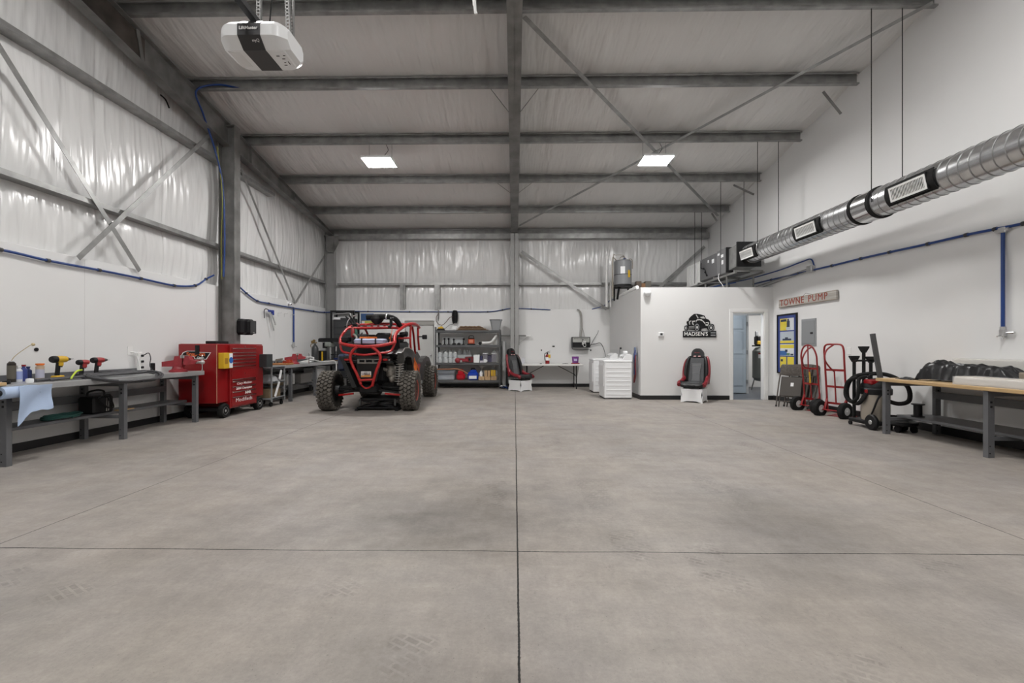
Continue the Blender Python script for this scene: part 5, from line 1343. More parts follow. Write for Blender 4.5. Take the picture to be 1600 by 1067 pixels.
# reel on the wall with its cords
p = PY(711, 495, YB - .06)
t = thing('cord_reel', 'black cord bundle hanging on the wall above the shelving', 'cord reel', p)
m = MB()
for i in range(9):
    k = i / 8 - .5; m.tube([(k * .13 + .012 * math.sin(a * 2 + i), -.03 - .02 * (i % 3), .20 * math.sin(a)) if False else (k * .10 + .035 * math.cos(a), -.03 - .012 * (i % 3), .19 * math.sin(a)) for a in [2 * PI * j / 12 for j in range(12)]], .011, 6, closed=True, per=2)
m.build('cord_loops', M_black, t)
MB().cyl((0, .06, .20), (0, -.05, .20), .012).build('wall_peg', M_dgrey, t)
MB().bb(-.08, .08, -.02, .05, -.42, -.20, ch=.01).build('plug_box', M_whiteplastic, t) if False else None
tag(MB().tube([PY(708, 495, 14.0), PY(703, 496, 13.95), PY(697, 503, 13.85), PY(691, 508, 13.78), PY(687, 507, 13.78)], .010, 6).tube([PY(686, 489, 14.1), PY(682, 495, 14.05), PY(682, 502, 13.9), PY(687, 508, 13.78)], .010, 6).build('drooping_cable', mat('cord_brown', (.10, .05, .04), .5)), 'thin cord drooping from the wall to the yellow charger', 'cord')
tag(MB().tube([PY(709.5, 501, 14.10), PY(708, 506, 13.9), PY(702, 508, 13.85), PY(697, 512, 13.72), PY(693, 513.5, 13.70)], .006, 6).build('drooping_cable', M_black), 'thin black cord lying toward the charger under the hanging bundle', 'cord')
p = PY(685, 492, YB - .03)
tag(MB().bb(p.x - .02, p.x + .02, YB - .05, YB - .0, p.z - .12, p.z + .14, ch=.008).cyl((p.x, YB - .05, p.z - .12), (p.x, YB - .05, p.z - .18), .014).build('air_outlet', mat('outlet_metal', (.2, .2, .2), .4, metal=.6)), 'small grey air outlet dropping from the blue line by the shelving', 'air outlet')
tag(MB().box(PY(710, 512.5, 13.85), (.13, .1, .09), ch=.01).build('white_carton', M_paper), 'small white box between the charger and the straps', 'box')
# shelf 2: ball-topped mounts, lamp, pipe
z = SZ[1]
for i, (px_, h) in enumerate(((694.5, .19), (701, .19), (709, .17), (724, .18))):
    x = PY(px_, 530, 13.66).x
    t = thing('ball_mount', 'black ball-topped mount, %s on the second shelf' % ['first one standing from the post', 'second one standing from the post', 'third one standing from the post', 'tilted one beside the orange lamp'][i], 'mount', (x, 13.66, z), 0, 'black ball mounts on the second shelf')
    MB().lathe([(.045, 0), (.045, .012), (.018, .02), (.016, h - .04)], n=14).build('stem', M_black, t)
    MB().ball((0 if i < 3 else .01, 0, h - .01), .033, 12, 8).build('ball', M_black, t)
for i, px_ in enumerate((687.5, 709.5, 717)):
    x = PY(px_, 530, 13.58).x
    tag(MB().lathe([(.05, 0), (.052, .03), (.04, .055), (.0, .07)], (x, 13.58, z), 'z', 16).build('rubber_dome', M_black), ['black rubber dome beside the shelving post', 'black rubber dome in front of the third ball mount', 'black rubber dome in the middle of the second shelf'][i], 'rubber dome', 'rubber domes on the second shelf')
t = thing('clear_bin', 'long clear plastic bin behind the black ball mounts', 'bin', (PY(709, 530, 13.9).x, 13.9, z))
MB().box((0, 0, .12), (.68, .26, .22), ch=.03).build('bin_shell', M_clear, t)
m = MB()
for k in range(4): m.box((0, -.131, .05 + .045 * k), (.64, .006, .008))
m.build('rib_pattern', M_clear, t)
t = thing('work_lamp', 'orange and black lamp box with handle on the second shelf', 'work lamp', (PY(736.5, 530, 13.64).x, 13.64, z))
MB().box((0, 0, .10), (.19, .16, .16), ch=.02).build('lamp_body', mat('rust_orange', (.42, .07, .03), .45), t)
MB().box((0, -.085, .11), (.11, .01, .09), ch=.008).build('lamp_face', mat('face_red', (.62, .22, .14), .3), t)
MB().box((0, 0, .19), (.18, .15, .03), ch=.01).bb(-.12, .12, -.09, .09, 0, .035, ch=.01).build('lamp_base', M_black, t)
MB().tube([(-.07, 0, .2), (-.06, 0, .27), (.06, 0, .27), (.07, 0, .2)], .010, 8, per=3).build('handle', M_black, t)
tag(MB().cyl((PY(750, 535, 13.6).x, 13.56, z + .045), (PY(750, 535, 13.6).x, 13.70, z + .045), .045, n=18).build('rubber_plug', M_black), 'black round rubber plug at the mouth of the white pipe', 'plug')
tag(MB().tube([PY(753, 535.5, 13.66), PY(762, 535.5, 13.66), PY(768, 534, 13.66), PY(772, 529, 13.66), PY(776, 523.5, 13.66)], .036, 12).build('bent_pipe', M_whiteplastic), 'white bent plastic pipe on the second shelf', 'pipe')
tag(MB().box((PY(773, 535, 13.8).x, 13.8, z + .08), (.12, .14, .16), ch=.01).build('white_carton', mat('carton_grey', (.55, .55, .53), .7)), 'pale carton behind the raised end of the white pipe', 'box')
# shelf 3: clear jars in two tiers
z = SZ[2]
def jar(x, y, z, h, r_, lab, grp, tilt=None):
    t = thing('clear_jar', lab, 'jar', (x, y, z), 0, grp)
    MB().lathe([(r_ * .9, 0), (r_, .01), (r_, h * .72), (r_ * .7, h * .84), (r_ * .55, h * .88)], n=18).build('jar_body', M_clear, t)
    MB().lathe([(r_ * .62, h * .86), (r_ * .62, h), (0, h)], n=14).build('lid', mat('frost_lid', (.72, .74, .74), .4), t)
    if tilt: t.rotation_euler = tilt
    return t
ordn = ['first', 'second', 'third', 'fourth', 'fifth', 'sixth', 'seventh']
for k in range(2):
    for i, px_ in enumerate((687.5, 696.5, 704, 711)):
        jar(PY(px_, 560, 13.62).x, 13.62, z + k * .165, .155, .062, 'clear jar in the %s tier of the third shelf, %s from the post' % (('lower', 'upper')[k], ordn[i]), 'clear jars on the third shelf')
for i, px_ in enumerate((691, 697.5, 703.5, 709.5, 719, 726, 733)):
    jar(PY(px_, 560, 13.88).x, 13.88, z + .24, .15, .055, 'clear jar leaning in the back row of the third shelf, %s from the post' % ordn[i], 'clear jars in the back row', (0, rnd.uniform(-.3, .3), 0))
tag(MB().bb(PY(688, 560, 13.9).x - .04, PY(737, 560, 13.9).x, 13.75, 14.02, z, z + .24, ch=.01).build('clear_bin', M_clear), 'long clear bin under the leaning jars at the back of shelf three', 'bin')
t = thing('floor_jack', 'small red trolley jack hanging over the edge of the third shelf', 'jack', (PY(722, 560, 13.55).x, 13.58, z))
MB().bar((-.15, -.08, .08), (.18, .05, .07), .10, .10, ch=.02).ball((-.12, -.1, .07), (.09, .06, .08)).build('jack_body', M_darkred, t)
MB().bar((-.10, -.05, .14), (.06, 0, .15), .05, .02, ch=.005).cyl((-.02, -.10, .05), (-.02, -.13, .05), .03, n=14).build('jack_plate', M_alu, t)
t = thing('parts_case', 'dark red case with round vent on the third shelf', 'case', (PY(733.5, 560, 13.68).x, 13.70, z))
MB().box((0, 0, .09), (.25, .16, .17), ch=.012).build('case_body', mat('case_red', (.14, .01, .015), .4), t)
MB().lathe([(.03, 0), (.045, -.008), (.055, 0)], (0, -.081, .09), 'y', 16).build('vent_ring', M_dgrey, t)
tag(MB().bb(PY(740, 560, 13.58).x, PY(749, 560, 13.58).x, 13.56, 13.74, z, z + .235, ch=.004).build('white_carton', M_paper), 'upright white box in the middle of the third shelf', 'box')
tag(MB().bb(PY(749.6, 560, 13.58).x, PY(756, 560, 13.58).x, 13.56, 13.68, z, z + .06, ch=.004).build('white_carton', mat('box_lilac', (.55, .53, .60), .6)), 'small low white box beside the upright white box', 'box')
tag(MB().bb(PY(750, 560, 13.70).x, PY(753.6, 560, 13.70).x, 13.70, 13.80, z + .0, z + .20, ch=.004).build('bottle', mat('navy_bottle', (.03, .03, .09), .4)), 'dark navy bottle behind the small low white box', 'bottle')
for i, (px0, px1) in enumerate(((754.5, 762), (768, 775.5))):
    x0, x1 = PY(px0, 560, 13.75).x, PY(px1, 560, 13.75).x
    t = thing('clear_canister', 'clear canister with white lid on third shelf, %s' % ('inner one' if i == 0 else 'one at the post'), 'canister', ((x0 + x1) / 2, 13.78, z))
    MB().box((0, 0, .13), (x1 - x0, .18, .26), ch=.012).build('canister_body', mat('smoke_plastic', (.30, .29, .33), .2, alpha=.55), t)
    MB().box((0, 0, .272), (x1 - x0 + .015, .19, .024), ch=.006).build('lid', M_white, t)
tag(MB().box((PY(765, 560, 13.85).x, 13.9, z + .11), (.16, .12, .22), ch=.02).build('blue_bin', mat('bin_violet', (.13, .12, .20), .5)), 'violet-grey bin between the two lidded canisters', 'bin')
tag(MB().prism([(-.06, -.05), (.01, -.05), (.055, 0), (.01, .05), (-.06, .05)], -.02, .02).xf(Matrix.Translation((PY(759, 560, 13.56).x, 13.58, z + .055))).build('white_tag', M_white), 'white arrow-shaped piece at the front of the third shelf', 'tag')
tag(MB().lathe([(.075, 0), (.02, .07), (.012, .10)], (PY(772, 548, 13.78).x, 13.78, z + .285), 'z', 16).build('funnel', M_clear), 'clear funnel upside down on the lidded canister', 'funnel')
# shelf 4
z = SZ[3]
x0, x1 = PY(684, 585, 13.6).x, PY(710, 585, 13.6).x
t = thing('storage_tote', 'clear storage tote with mixed contents on the bottom shelf', 'tote', ((x0 + x1) / 2, 13.75, z))
MB().box((0, 0, .14), (x1 - x0, .36, .28), ch=.02).build('tote_body', mat('milky_plastic', (.50, .54, .60), .3, alpha=.5), t)
MB().box((0, 0, .275), (x1 - x0 + .02, .38, .02), ch=.006).build('tote_rim', mat('tote_rim', (.25, .28, .33), .4), t)
for (a, b, c, r_, m_, nm) in ((-.06, -.08, .07, .07, M_paper, 'white_bundle'), (.03, -.06, .06, .06, M_paper, 'white_bundle'), (.16, -.05, .07, .07, mat('pink_item', (.45, .20, .20), .6), 'pink_bundle'), (-.04, .0, .19, .11, mat('navy_item', (.04, .06, .14), .6), 'navy_bundle')):
    MB().ball((a, b, c), (r_, r_, r_ * .7), 12, 8).build(nm, m_, t)
tag(MB().tube([PY(682, 577, 13.44), PY(700, 576.8, 13.44), PY(713, 576.3, 13.44), PY(722, 579, 13.42), PY(731, 584, 13.40)], .022, 8, per=4).build('wooden_handle', mat('brown_stick', (.28, .12, .06), .5)), 'long bent brown handle leaning across the front of bottom shelf', 'handle bar')
t = thing('fuel_can', 'red plastic fuel can on the bottom shelf', 'fuel can', (PY(720, 585, 13.65).x, 13.68, z))
MB().box((0, 0, .10), (.26, .22, .20), ch=.05).box((0, .02, .22), (.18, .14, .10), ch=.03).build('can_body', mat('can_red', (.50, .01, .02), .35), t)
MB().tube([(-.06, .02, .25), (-.05, .02, .31), (.05, .02, .31), (.06, .02, .25)], .014, 8, per=3).cyl((.07, -.04, .2), (.10, -.08, .26), .02).build('can_handle', mat('can_red', (.50, .01, .02), .35), t)
t = thing('fluid_jug', 'blue jug with pale label on the bottom shelf', 'jug', (PY(739, 585, 13.62).x, 13.64, z))
MB().box((0, 0, .12), (.31, .2, .24), ch=.04).box((.01, 0, .26), (.20, .14, .08), ch=.03).build('jug_body', mat('jug_blue', (.01, .05, .38), .3), t)
MB().box((.0, -.102, .085), (.23, .004, .09)).build('jug_label', M_paper, t)
MB().tube([(-.05, 0, .29), (-.04, 0, .34), (.05, 0, .34), (.06, 0, .29)], .016, 8, per=3).build('jug_handle', M_black, t)
for i, (px0, px1, z0, z1, Y, m_, lab) in enumerate(((747.5, 757, 0, .105, 13.56, M_card, 'cardboard box low beside the blue jug'), (757.6, 766.6, 0, .085, 13.56, M_card, 'flat cardboard box, middle of the bottom row'), (767.2, 776, 0, .115, 13.56, M_card, 'cardboard box low beside the shelving post'), (756.8, 761.2, .11, .29, 13.60, M_card, 'upright cardboard box stacked, nearer the blue jug'), (761.7, 766, .11, .29, 13.60, M_card, 'upright cardboard box stacked beside the yellow one'), (767, 774.2, .125, .30, 13.58, M_yellow, 'bright yellow box stacked on cardboard'))):
    x0, x1 = PY(px0, 590, Y).x, PY(px1, 590, Y).x
    t = thing('parts_box', lab, 'box', ((x0 + x1) / 2, Y + .10, z + z0 - (.005 if z0 else 0)), 0, 'small boxes on the bottom shelf')
    MB().box((0, 0, (z1 - z0) / 2), (x1 - x0 - .004, .18, z1 - z0), ch=.003).build('carton_body', m_, t)
    MB().box((0, -.0915, (z1 - z0) / 2), (.012, .002, z1 - z0)).build('tape', mat('tape_tan', (.36, .22, .10), .4), t)
tag(MB().bb(PY(757, 590, 13.7).x, PY(766, 590, 13.7).x, 13.62, 13.78, z + .085, z + .105).build('carton_flap', M_card), 'loose cardboard sheet between the stacked small boxes', 'cardboard')
for px_, lab in ((753, 'white funnel behind the small cardboard boxes'), (770.5, 'clear funnel behind the bright yellow box')):
    tag(MB().lathe([(.012, 0), (.018, .05), (.075, .12), (.078, .13)], (PY(px_, 575, 13.9).x, 13.9, z + .28 if px_ < 760 else z + .28), 'z', 16).build('funnel', M_whiteplastic if px_ < 760 else M_clear), lab, 'funnel')
tag(MB().box((PY(762, 585, 13.9).x, 13.9, z + .14), (.42, .18, .27), ch=.01).build('clear_bin', M_clear), 'clear bin at the back of the bottom shelf under the funnels', 'bin')
tag(MB().lathe([(.05, 0), (.052, .10), (.03, .13), (.02, .16)], (PY(751.5, 590, 13.66).x, 13.7, z + .105), 'z', 14).build('bottle', M_white), 'white bottle with pink label on the bottom shelf', 'bottle')

# racing seats on white folded-steel stands
M_seatf = mat('seat_fabric', (.075, .077, .082), .8, var=.15, vscale=60)
M_seatb = mat('seat_black_vinyl', (.009, .009, .010), .45, spec=.35)
M_seatr = mat('seat_red_vinyl', (.20, .008, .016), .4)
def racing_seat(lab, loc, rz):
    t = thing('racing_seat', lab, 'racing seat', loc, rz, 'racing seats on white stands')
    # stand
    s_ = MB()
    pan = [(-.20, 0), (-.10, .03), (.10, .03), (.20, 0), (.235, 0), (.215, .11), (.20, .17), (.235, .30), (-.235, .30), (-.20, .17), (-.215, .11), (-.235, 0)]
    s_.prism(pan, -.24, -.232)
    s_.prism(pan, .232, .24)
    for x in (-.225, .225):
        s_.prism([(-.232, 0), (-.12, .03), (.12, .03), (.232, 0), (.232, .12), (.20, .16), (.232, .30), (-.232, .30), (-.20, .16), (-.232, .12)], x - .004, x + .004, 'yz')
    s_.bb(-.23, .23, -.235, .235, .295, .302)
    s_.build('stand', M_white, t)
    # sliders
    MB().bb(-.18, -.15, -.22, .22, .302, .34).bb(.15, .18, -.22, .22, .302, .34).build('slide_rail', M_black, t)
    # cushion
    def seatpad(u, v):
        x = (u - .5) * .50; y = -.27 + v * .50
        z = .40 + .012 * math.cos((u - .5) * PI) + .05 * abs(2 * u - 1) ** 4 + .05 * (1 - v) ** 3 * 0 + .04 * math.sin(v * PI) * 0 + (.04 * (1 - v) if v < .5 else .02)
        if v < .15: z -= (.15 - v) * .5
        return (x, y, z)
    c = MB().sheet(seatpad, 20, 16, .075); cu = c.build('seat_cushion', M_seatb, t)
    MB().sheet(lambda u, v: Vector(seatpad(.2 + .6 * u, .12 + .85 * v)) + Vector((0, 0, .008)), 10, 10, .006).build('cushion_centre', M_seatf, cu)
    for sx in (-1, 1):
        MB().tube([(sx * .26, -.26, .385), (sx * .275, -.18, .43), (sx * .265, -.02, .455), (sx * .25, .14, .52), (sx * .235, .20, .62)], [.046, .045], 10).build('thigh_bolster', M_seatr if True else M_seatb, t)
    # back: leans away
    def bk(x, h, off=0.0):   # point on the back plane
        a = .22; return (x, .20 + h * math.sin(a) + off * math.cos(a), .42 + h * math.cos(a) - off * math.sin(a) * 0)
    def wid(h):
        k = h / .62
        return .235 + .03 * math.sin(k * PI) - .035 * k + (-.03 if k > .93 else 0)
    def back(u, v):
        h = v * .62; W = wid(h); x = (u * 2 - 1) * W
        return bk(x, h, -.05 * abs(u * 2 - 1) ** 2.5 + .01)
    MB().sheet(back, 24, 20, .085, tv=(0, -.97, .22)).build('backrest', M_seatb, t)
    f = MB().sheet(lambda u, v: bk((u * 2 - 1) * (.165 - .02 * v), .03 + v * .55, -.028 - .0 * u), 10, 10, .02, tv=(0, -.97, .22))
    ff = f.build('back_panel', M_seatf, t)
    MB().sheet(lambda u, v: bk((u * 2 - 1) * (.075 + .03 * abs(v - .4)), .03 + v * .42, -.046), 8, 8, .012, tv=(0, -.97, .22)).build('lumbar_insert', mat('insert_grey', (.13, .133, .14), .85), ff)
    st = MB()
    for h in (.22, .40): st.bar(bk(-.085, h, -.052), bk(.085, h, -.052), .004, .005)
    for sx in (-1, 1): st.tube([bk(sx * .085, .03, -.052), bk(sx * .075, .2, -.052), bk(sx * .10, .45, -.052)], .0025, 5)
    st.build('stitching', mat('stitch_grey', (.25, .25, .25), .7), ff)
    for sx in (-1, 1):
        MB().tube([bk(sx * .215, .02, -.035), bk(sx * .225, .15, -.065), bk(sx * .222, .35, -.07), bk(sx * .20, .50, -.045), bk(sx * .17, .585, -.015)], [.045, .034], 10).build('inner_bolster', M_seatb, t)
        MB().tube([bk(sx * .250, .0, -.02), bk(sx * .268, .15, -.035), bk(sx * .268, .35, -.035), bk(sx * .243, .52, -.02), bk(sx * .20, .605, .005)], [.040, .026], 10).build('side_bolster', M_seatr, t)
    # headrest
    hd = MB(); pts = []
    def head(u, v):
        h = .60 + .20 * v; W = .135 * math.sqrt(max(0.03, 1 - (max(0, v - .35) / .68) ** 2))
        return bk((u * 2 - 1) * W, h, -.02 - .02 * math.sin(u * PI))
    hd.sheet(head, 14, 12, .085, tv=(0, -.97, .22)); hp = hd.build('headrest', M_seatb, t)
    text('BEARD', .028, mat('seat_logo', (.30, .03, .04), .5), hp, 'lettering', bk(0, .70, -.056), (PI / 2 - .22, 0, 0), .001, sx=1.3)
    for sx in (-1, 1): MB().box(bk(sx * .05, .612, -.045), (.055, .02, .03), ch=.006).build('slot_trim', mat('pink_trim', (.60, .35, .35), .5), hp)
    MB().box((0, -.285, .365), (.17, .03, .05), ch=.01).build('front_handle', M_black, t)
    return t
p = PZ(1090, 629)
racing_seat('black and red racing seat on white stand beneath the black buggy sign', (p.x, p.y + .20, 0), -.60)
p = PZ(813, 611)
racing_seat('black and red racing seat on white stand at the end of the white table', (p.x, p.y + .14, 0), .80)

# folding table along the far wall
tx0, tx1 = .17, PY(912, 570, 13.35).x
ft = thing('folding_table', 'long white folding table against the far wall', 'table', ((tx0 + tx1) / 2, 13.73, 0))
w = (tx1 - tx0) / 2
MB().bb(-w, w, -.37, .37, .685, .73, ch=.012).build('table_top', mat('table_white', (.74, .74, .72), .45), ft)
for s_ in (-1, 1):
    x = s_ * (w - .20)
    l = MB()
    l.tube([(x, -.28, .68), (x, -.28, .14)], .014, 8, smooth=False).tube([(x, .28, .68), (x, .28, .14)], .014, 8, smooth=False)
    for y in (-.28, .28): l.tube([(x, y, .20), (x, y - .035, .12), (x, y - .04, 0)], .012, 8).tube([(x, y, .20), (x, y + .035, .12), (x, y + .04, 0)], .012, 8)
    l.tube([(x, -.28, .38), (x, .28, .38)], .010, 8, smooth=False)
    l.build('leg', M_blackmetal, ft)
    MB().tube([(x, 0, .40), (x - s_ * .52, 0, .675)], .010, 8, smooth=False).build('brace', M_blackmetal, ft)
TZ = .73
# things on the table
x = PY(855.5, 560, 13.7).x
t = thing('fire_extinguisher', 'red fire extinguisher with yellow tag standing on the white table', 'fire extinguisher', (x, 13.75, TZ))
MB().lathe([(.06, 0), (.065, .01), (.065, .22), (.05, .265), (.02, .285), (.02, .30)], n=22).build('cylinder_body', M_red, t)
MB().lathe([(.0655, .10), (.0655, .20)], n=22).build('label_band', M_paper, t)
MB().box((0, 0, .32), (.04, .05, .05), ch=.008).bar((-.02, 0, .35), (.09, 0, .39), .02, .012).bar((-.02, 0, .335), (.08, 0, .335), .02, .012).build('valve_head', M_black, t)
MB().tube([(-.02, 0, .33), (-.08, -.02, .30), (-.09, -.02, .2), (-.075, -.02, .10)], .010, 8).build('discharge_hose', M_black, t)
MB().box((.055, -.055, .23), (.07, .01, .10), ch=.01).build('inspection_tag', M_yellow, t)
x = PY(899, 560, 13.7).x
t = thing('snack_bag', 'shiny purple pouch standing on a red tray on the white table', 'pouch', (x, 13.72, TZ))
MB().box((0, 0, .015), (.24, .16, .03), ch=.008).build('tray', M_red, t)
MB().sheet(lambda u, v: ((u - .5) * (.18 + .03 * v), -.03 * math.sin(PI * u) * (1 - v) + .01 * noise.noise(Vector((u * 6, v * 6, 1))), .03 + .19 * v), 12, 12, .04).build('pouch_body', mat('purple_foil', (.16, .04, .22), .25, metal=.4, bump=.6, bscale=30), t)
MB().box((0, -.05, .12), (.10, .006, .07), ch=.01).build('pouch_print', mat('pale_violet', (.45, .40, .60), .4), t)
for px_, lab, nm, m_, dd in ((845, 'tiny black item on the white table beside the extinguisher', 'black_clip', M_black, (.06, .04, .02)), (837, 'flat white paper on the folding table', 'paper_sheet', M_paper, (.16, .2, .006))):
    tag(MB().box((PY(px_, 565, 13.6).x, 13.6, TZ + dd[2] / 2), dd, ch=.002).build(nm, m_), lab, 'paper' if 'paper' in nm else 'clip')
x = PY(883, 560, 13.6).x
tag(MB().tube([(x - .08, 13.6, TZ + .01), (x - .04, 13.55, TZ + .015), (x, 13.6, TZ + .01), (x + .05, 13.56, TZ + .015), (x + .09, 13.62, TZ + .01), (x, 13.65, TZ + .015)], .007, 6, closed=True).build('glasses_frame', M_dgrey), 'safety glasses lying on the white table beside the purple pouch', 'glasses').name = 'safety_glasses'
t = thing('paper_stack', 'loose pale papers standing behind the seat on the white table', 'papers', (PY(817, 560, 13.9).x, 13.95, TZ))
MB().prism([(-.06, 0), (.06, 0), (.05, .16), (-.03, .20)], -.02, .02).build('paper_fold', mat('paper_grey', (.58, .58, .62), .7), t)
t['label'] = 'folded pale paper bag on white table behind the seat'; t.name = 'paper_bag'; t['category'] = 'bag'
# wall shelf bracket arm behind the column
a, b = PY(783, 524, 14.02), PY(829, 524, 14.02)
t = thing('shelf_bracket', 'long steel arm with angled strut on the far wall behind the column', 'bracket', (a.x, 14.05, a.z))
L_ = b.x - a.x
MB().bb(0, L_ - .14, -.02, .02, -.03, .012).build('arm', M_steel, t)
MB().bb(L_ - .14, L_, -.03, .03, -.03, .014, ch=.004).build('end_piece', M_whiteplastic, t)
MB().bar((L_ - .06, 0, -.03), (L_ - .36, .05, -.24), .03, .012).build('strut', mat('strut_grey', (.36, .36, .35), .5), t)
MB().bb(L_ - .40, L_ - .34, .05, .13, -.30, .012).build('wall_plate', mat('strut_grey', (.36, .36, .35), .5), t)
# silver roll and odds beside the shelving
x = PY(787, 570, 13.95).x
tag(MB().cyl((x, 13.98, 0), (x - .0, 14.06, 1.42), .07, n=18).build('foil_roll', mat('foil_white', (.55, .56, .56), .3, metal=.4, bump=.5, bscale=30)), 'tall pale foil roll leaning beside the shelving post', 'roll')
tag(MB().bb(PY(790.5, 570, 13.8).x, PY(793.5, 570, 13.8).x, 13.75, 13.84, 0, .62, ch=.006).build('black_bar', M_black), 'upright black bar beside the foil roll', 'bar')
t = thing('cable_heap', 'blue and black cable tangle on the floor beside shelving', 'cable', (PY(787.5, 604, 13.5).x, 13.45, 0))
for nm, m_, sd in (('blue_cable', M_blue, 1), ('black_cable', M_black, 2), ('white_cable', M_whiteplastic, 3)):
    q = random.Random(sd); MB().tube([(q.uniform(-.13, .13), q.uniform(-.1, .1), .015 + q.uniform(0, .09)) for _ in range(9)], .012, 6).build(nm, m_, t)
t.name = 'tangled_cable'
# network rack on the wall, with its cables
a, b = PY(894, 526.5, 13.95), PY(922, 543, 13.95)
t = thing('network_rack', 'grey network rack with tangled cables mounted on the far wall', 'network rack', ((a.x + b.x) / 2, 14.05, (a.z + b.z) / 2))
w, h = (b.x - a.x) / 2, (a.z - b.z) / 2
fr = MB()
for (x0, x1, z0, z1) in ((-w, w, h - .012, h), (-w, w, -h, -h + .012), (-w, -w + .012, -h, h), (w - .012, w, -h, h)): fr.bb(x0, x1, -.12, .12, z0, z1)
fr.bb(-w, w, .105, .12, -h, h); fr.build('rack_frame', M_dgrey, t)
MB().bb(-w + .02, w - .02, -.115, .08, .0, h - .02).build('patch_panel', mat('panel_silver', (.42, .42, .40), .4, metal=.5), t)
m = MB()
for i in range(12): m.box((-w + .06 + i * .037, -.118, h - .05), (.02, .006, .02))
m.build('port_pattern', M_black, t)
MB().bb(-w + .02, w - .02, -.10, .08, -h + .02, -.01).build('switch_unit', M_black, t)
for i in range(5):
    q = random.Random(40 + i); MB().tube([(q.uniform(.02, .15), -.13, q.uniform(-h + .02, h - .05)) for _ in range(5)], .007, 6).build('patch_cable', [M_whiteplastic, M_dgrey, M_whiteplastic, M_alu, M_black][i], t)
MB().tube([(-w, -.1, -h), (-w + .03, -.12, -h - .05), (.05, -.1, -h - .07), (w, -.08, -h - .05)], .008, 6).build('loose_lead', M_black, t)
tag(MB().tube([PY(902, 483, 14.12), PY(908, 489, 14.12), PY(909.5, 505, 14.12), PY(909, 517, 14.12), PY(908, 526, 14.1)], .02, 8).tube([PY(905, 483, 14.13), PY(907, 500, 14.13), PY(906, 526, 14.1)], .007, 6).tube([PY(910, 512, 14.13), PY(914, 526, 14.1)], .006, 6).build('cable_bundle', mat('bundle_grey', (.30, .29, .27), .5)), 'grey cable bundle running down the far wall into the rack', 'cable')
tag(MB().tube([PY(922, 539, 14.08), PY(931, 537, 14.1), PY(938, 536, 14.1), PY(943, 544, 14.1), PY(946, 556, 14.0), Vector((2.80, 13.85, .5)), Vector((2.78, 13.8, .012))], .009, 6).build('drooping_cable', M_black), 'black cord sagging from the rack toward the washer', 'cord')
tag(MB().tube([PY(922, 541, 14.12), PY(928, 530, 14.12), PY(934, 520, 14.12), PY(935, 516, 14.12)], .007, 6).build('drooping_cable', M_dgrey), 'thin cable curving up the wall from the rack', 'cable')
for (px_, py_, w_, h_, lab, nm) in ((865, 541, .07, .035, 'small dark sensor on the far wall above the extinguisher', 'wall_sensor'), (846, 547, .035, .035, 'black button on the far wall above the white table', 'wall_button'), (923, 547, .04, .04, 'black plug on the far wall under the rack cables', 'wall_plug')):
    p = PY(px_, py_, YB - .015)
    tag(MB().box(p, (w_, .03, h_), ch=.006).build(nm, M_black), lab, 'sensor' if 'sensor' in nm else 'plug' if 'plug' in nm else 'button')

# washer and dryer, backs to the office wall
def machine(lab, y0, y1, dryer):
    x0, x1 = 2.12, 2.78
    t = thing('clothes_dryer' if dryer else 'washing_machine', lab, 'dryer' if dryer else 'washing machine', ((x0 + x1) / 2, (y0 + y1) / 2, 0))
    a, b = x0 - (x0 + x1) / 2, x1 - (x0 + x1) / 2; w = (y1 - y0) / 2
    cab = MB().bb(a, b, -w, w, .02, .875, ch=.02).build('cabinet', M_white, t)
    r_ = MB()
    for i in range(7): r_.bb(a + .06, b - .05, -w - .006, -w + .002, .10 + i * .105, .125 + i * .105, ch=.0025)
    r_.build('side_ribs', M_white, cab)
    MB().bb(a - .012, b, -w - .005, w + .005, .875, .915, ch=.012).build('top_deck', M_white, t)
    MB().bb(a + .06, b - .24, -w + .06, w - .06, .912, .925, ch=.005).build('lid', M_white, t)
    MB().prism([(b - .24, .91), (b - .12, 1.05), (b - .05, 1.07), (b, 1.04), (b, .91)], -w + .01, w - .01).build('console', M_white, t)
    c = Vector((b - .18, 0, .98)); nrm = Vector((-.76, 0, .65))
    m = MB()
    for yy in (-.18, 0, .18): m.cyl(c + Vector((0, yy, 0)), c + Vector((0, yy, 0)) + nrm * .02, .032, n=16)
    m.build('dial', M_alu, t)
    MB().bb(a - .018, a, -w + .05, w - .05, .30, .80, ch=.01).build('front_door', M_white, t)
    MB().bb(a + .01, b - .01, -w + .02, w - .02, 0, .03).build('plinth', M_black, t)
    return t
machine('white top-controlled dryer with ribbed side, nearer the office corner', 10.80, 11.45, True)
machine('white washing machine standing behind the dryer', 12.28, 12.95, False)
for px_, py_, Y, lab in ((977, 545, 11.1, 'dark sprayer nozzle standing on the wall behind the dryer'), (955, 548, 12.6, 'small grey tap on the wall above the washing machine')):
    p = PX(px_, py_, OFX - .02); p.y = Y
    tag(MB().box((OFX - .03, Y, 1.20), (.05, .03, .05), ch=.01).cyl((OFX - .05, Y, 1.05), (OFX - .05, Y, 1.2), .007).build('wall_tap', M_dgrey), lab, 'tap')
tag(MB().box((2.66, 11.0, 1.105), (.10, .13, .07), ch=.02).build('white_cloth', M_white), 'small white box standing on the dryer console', 'box').name = 'soap_box'
t = thing('hanging_hose', 'blue and red hoses hanging on the office side wall by the dryer', 'hose', (OFX - .06, 10.98, 1.0))
MB().tube([(0, -.03, .16), (-.02, 0, .0), (0, .05, -.2), (-.01, .02, -.42), (0, -.03, -.2), (-.02, -.05, .0)], .018, 8, closed=True).build('blue_loop', mat('hose_navy', (.05, .07, .22), .4), t)
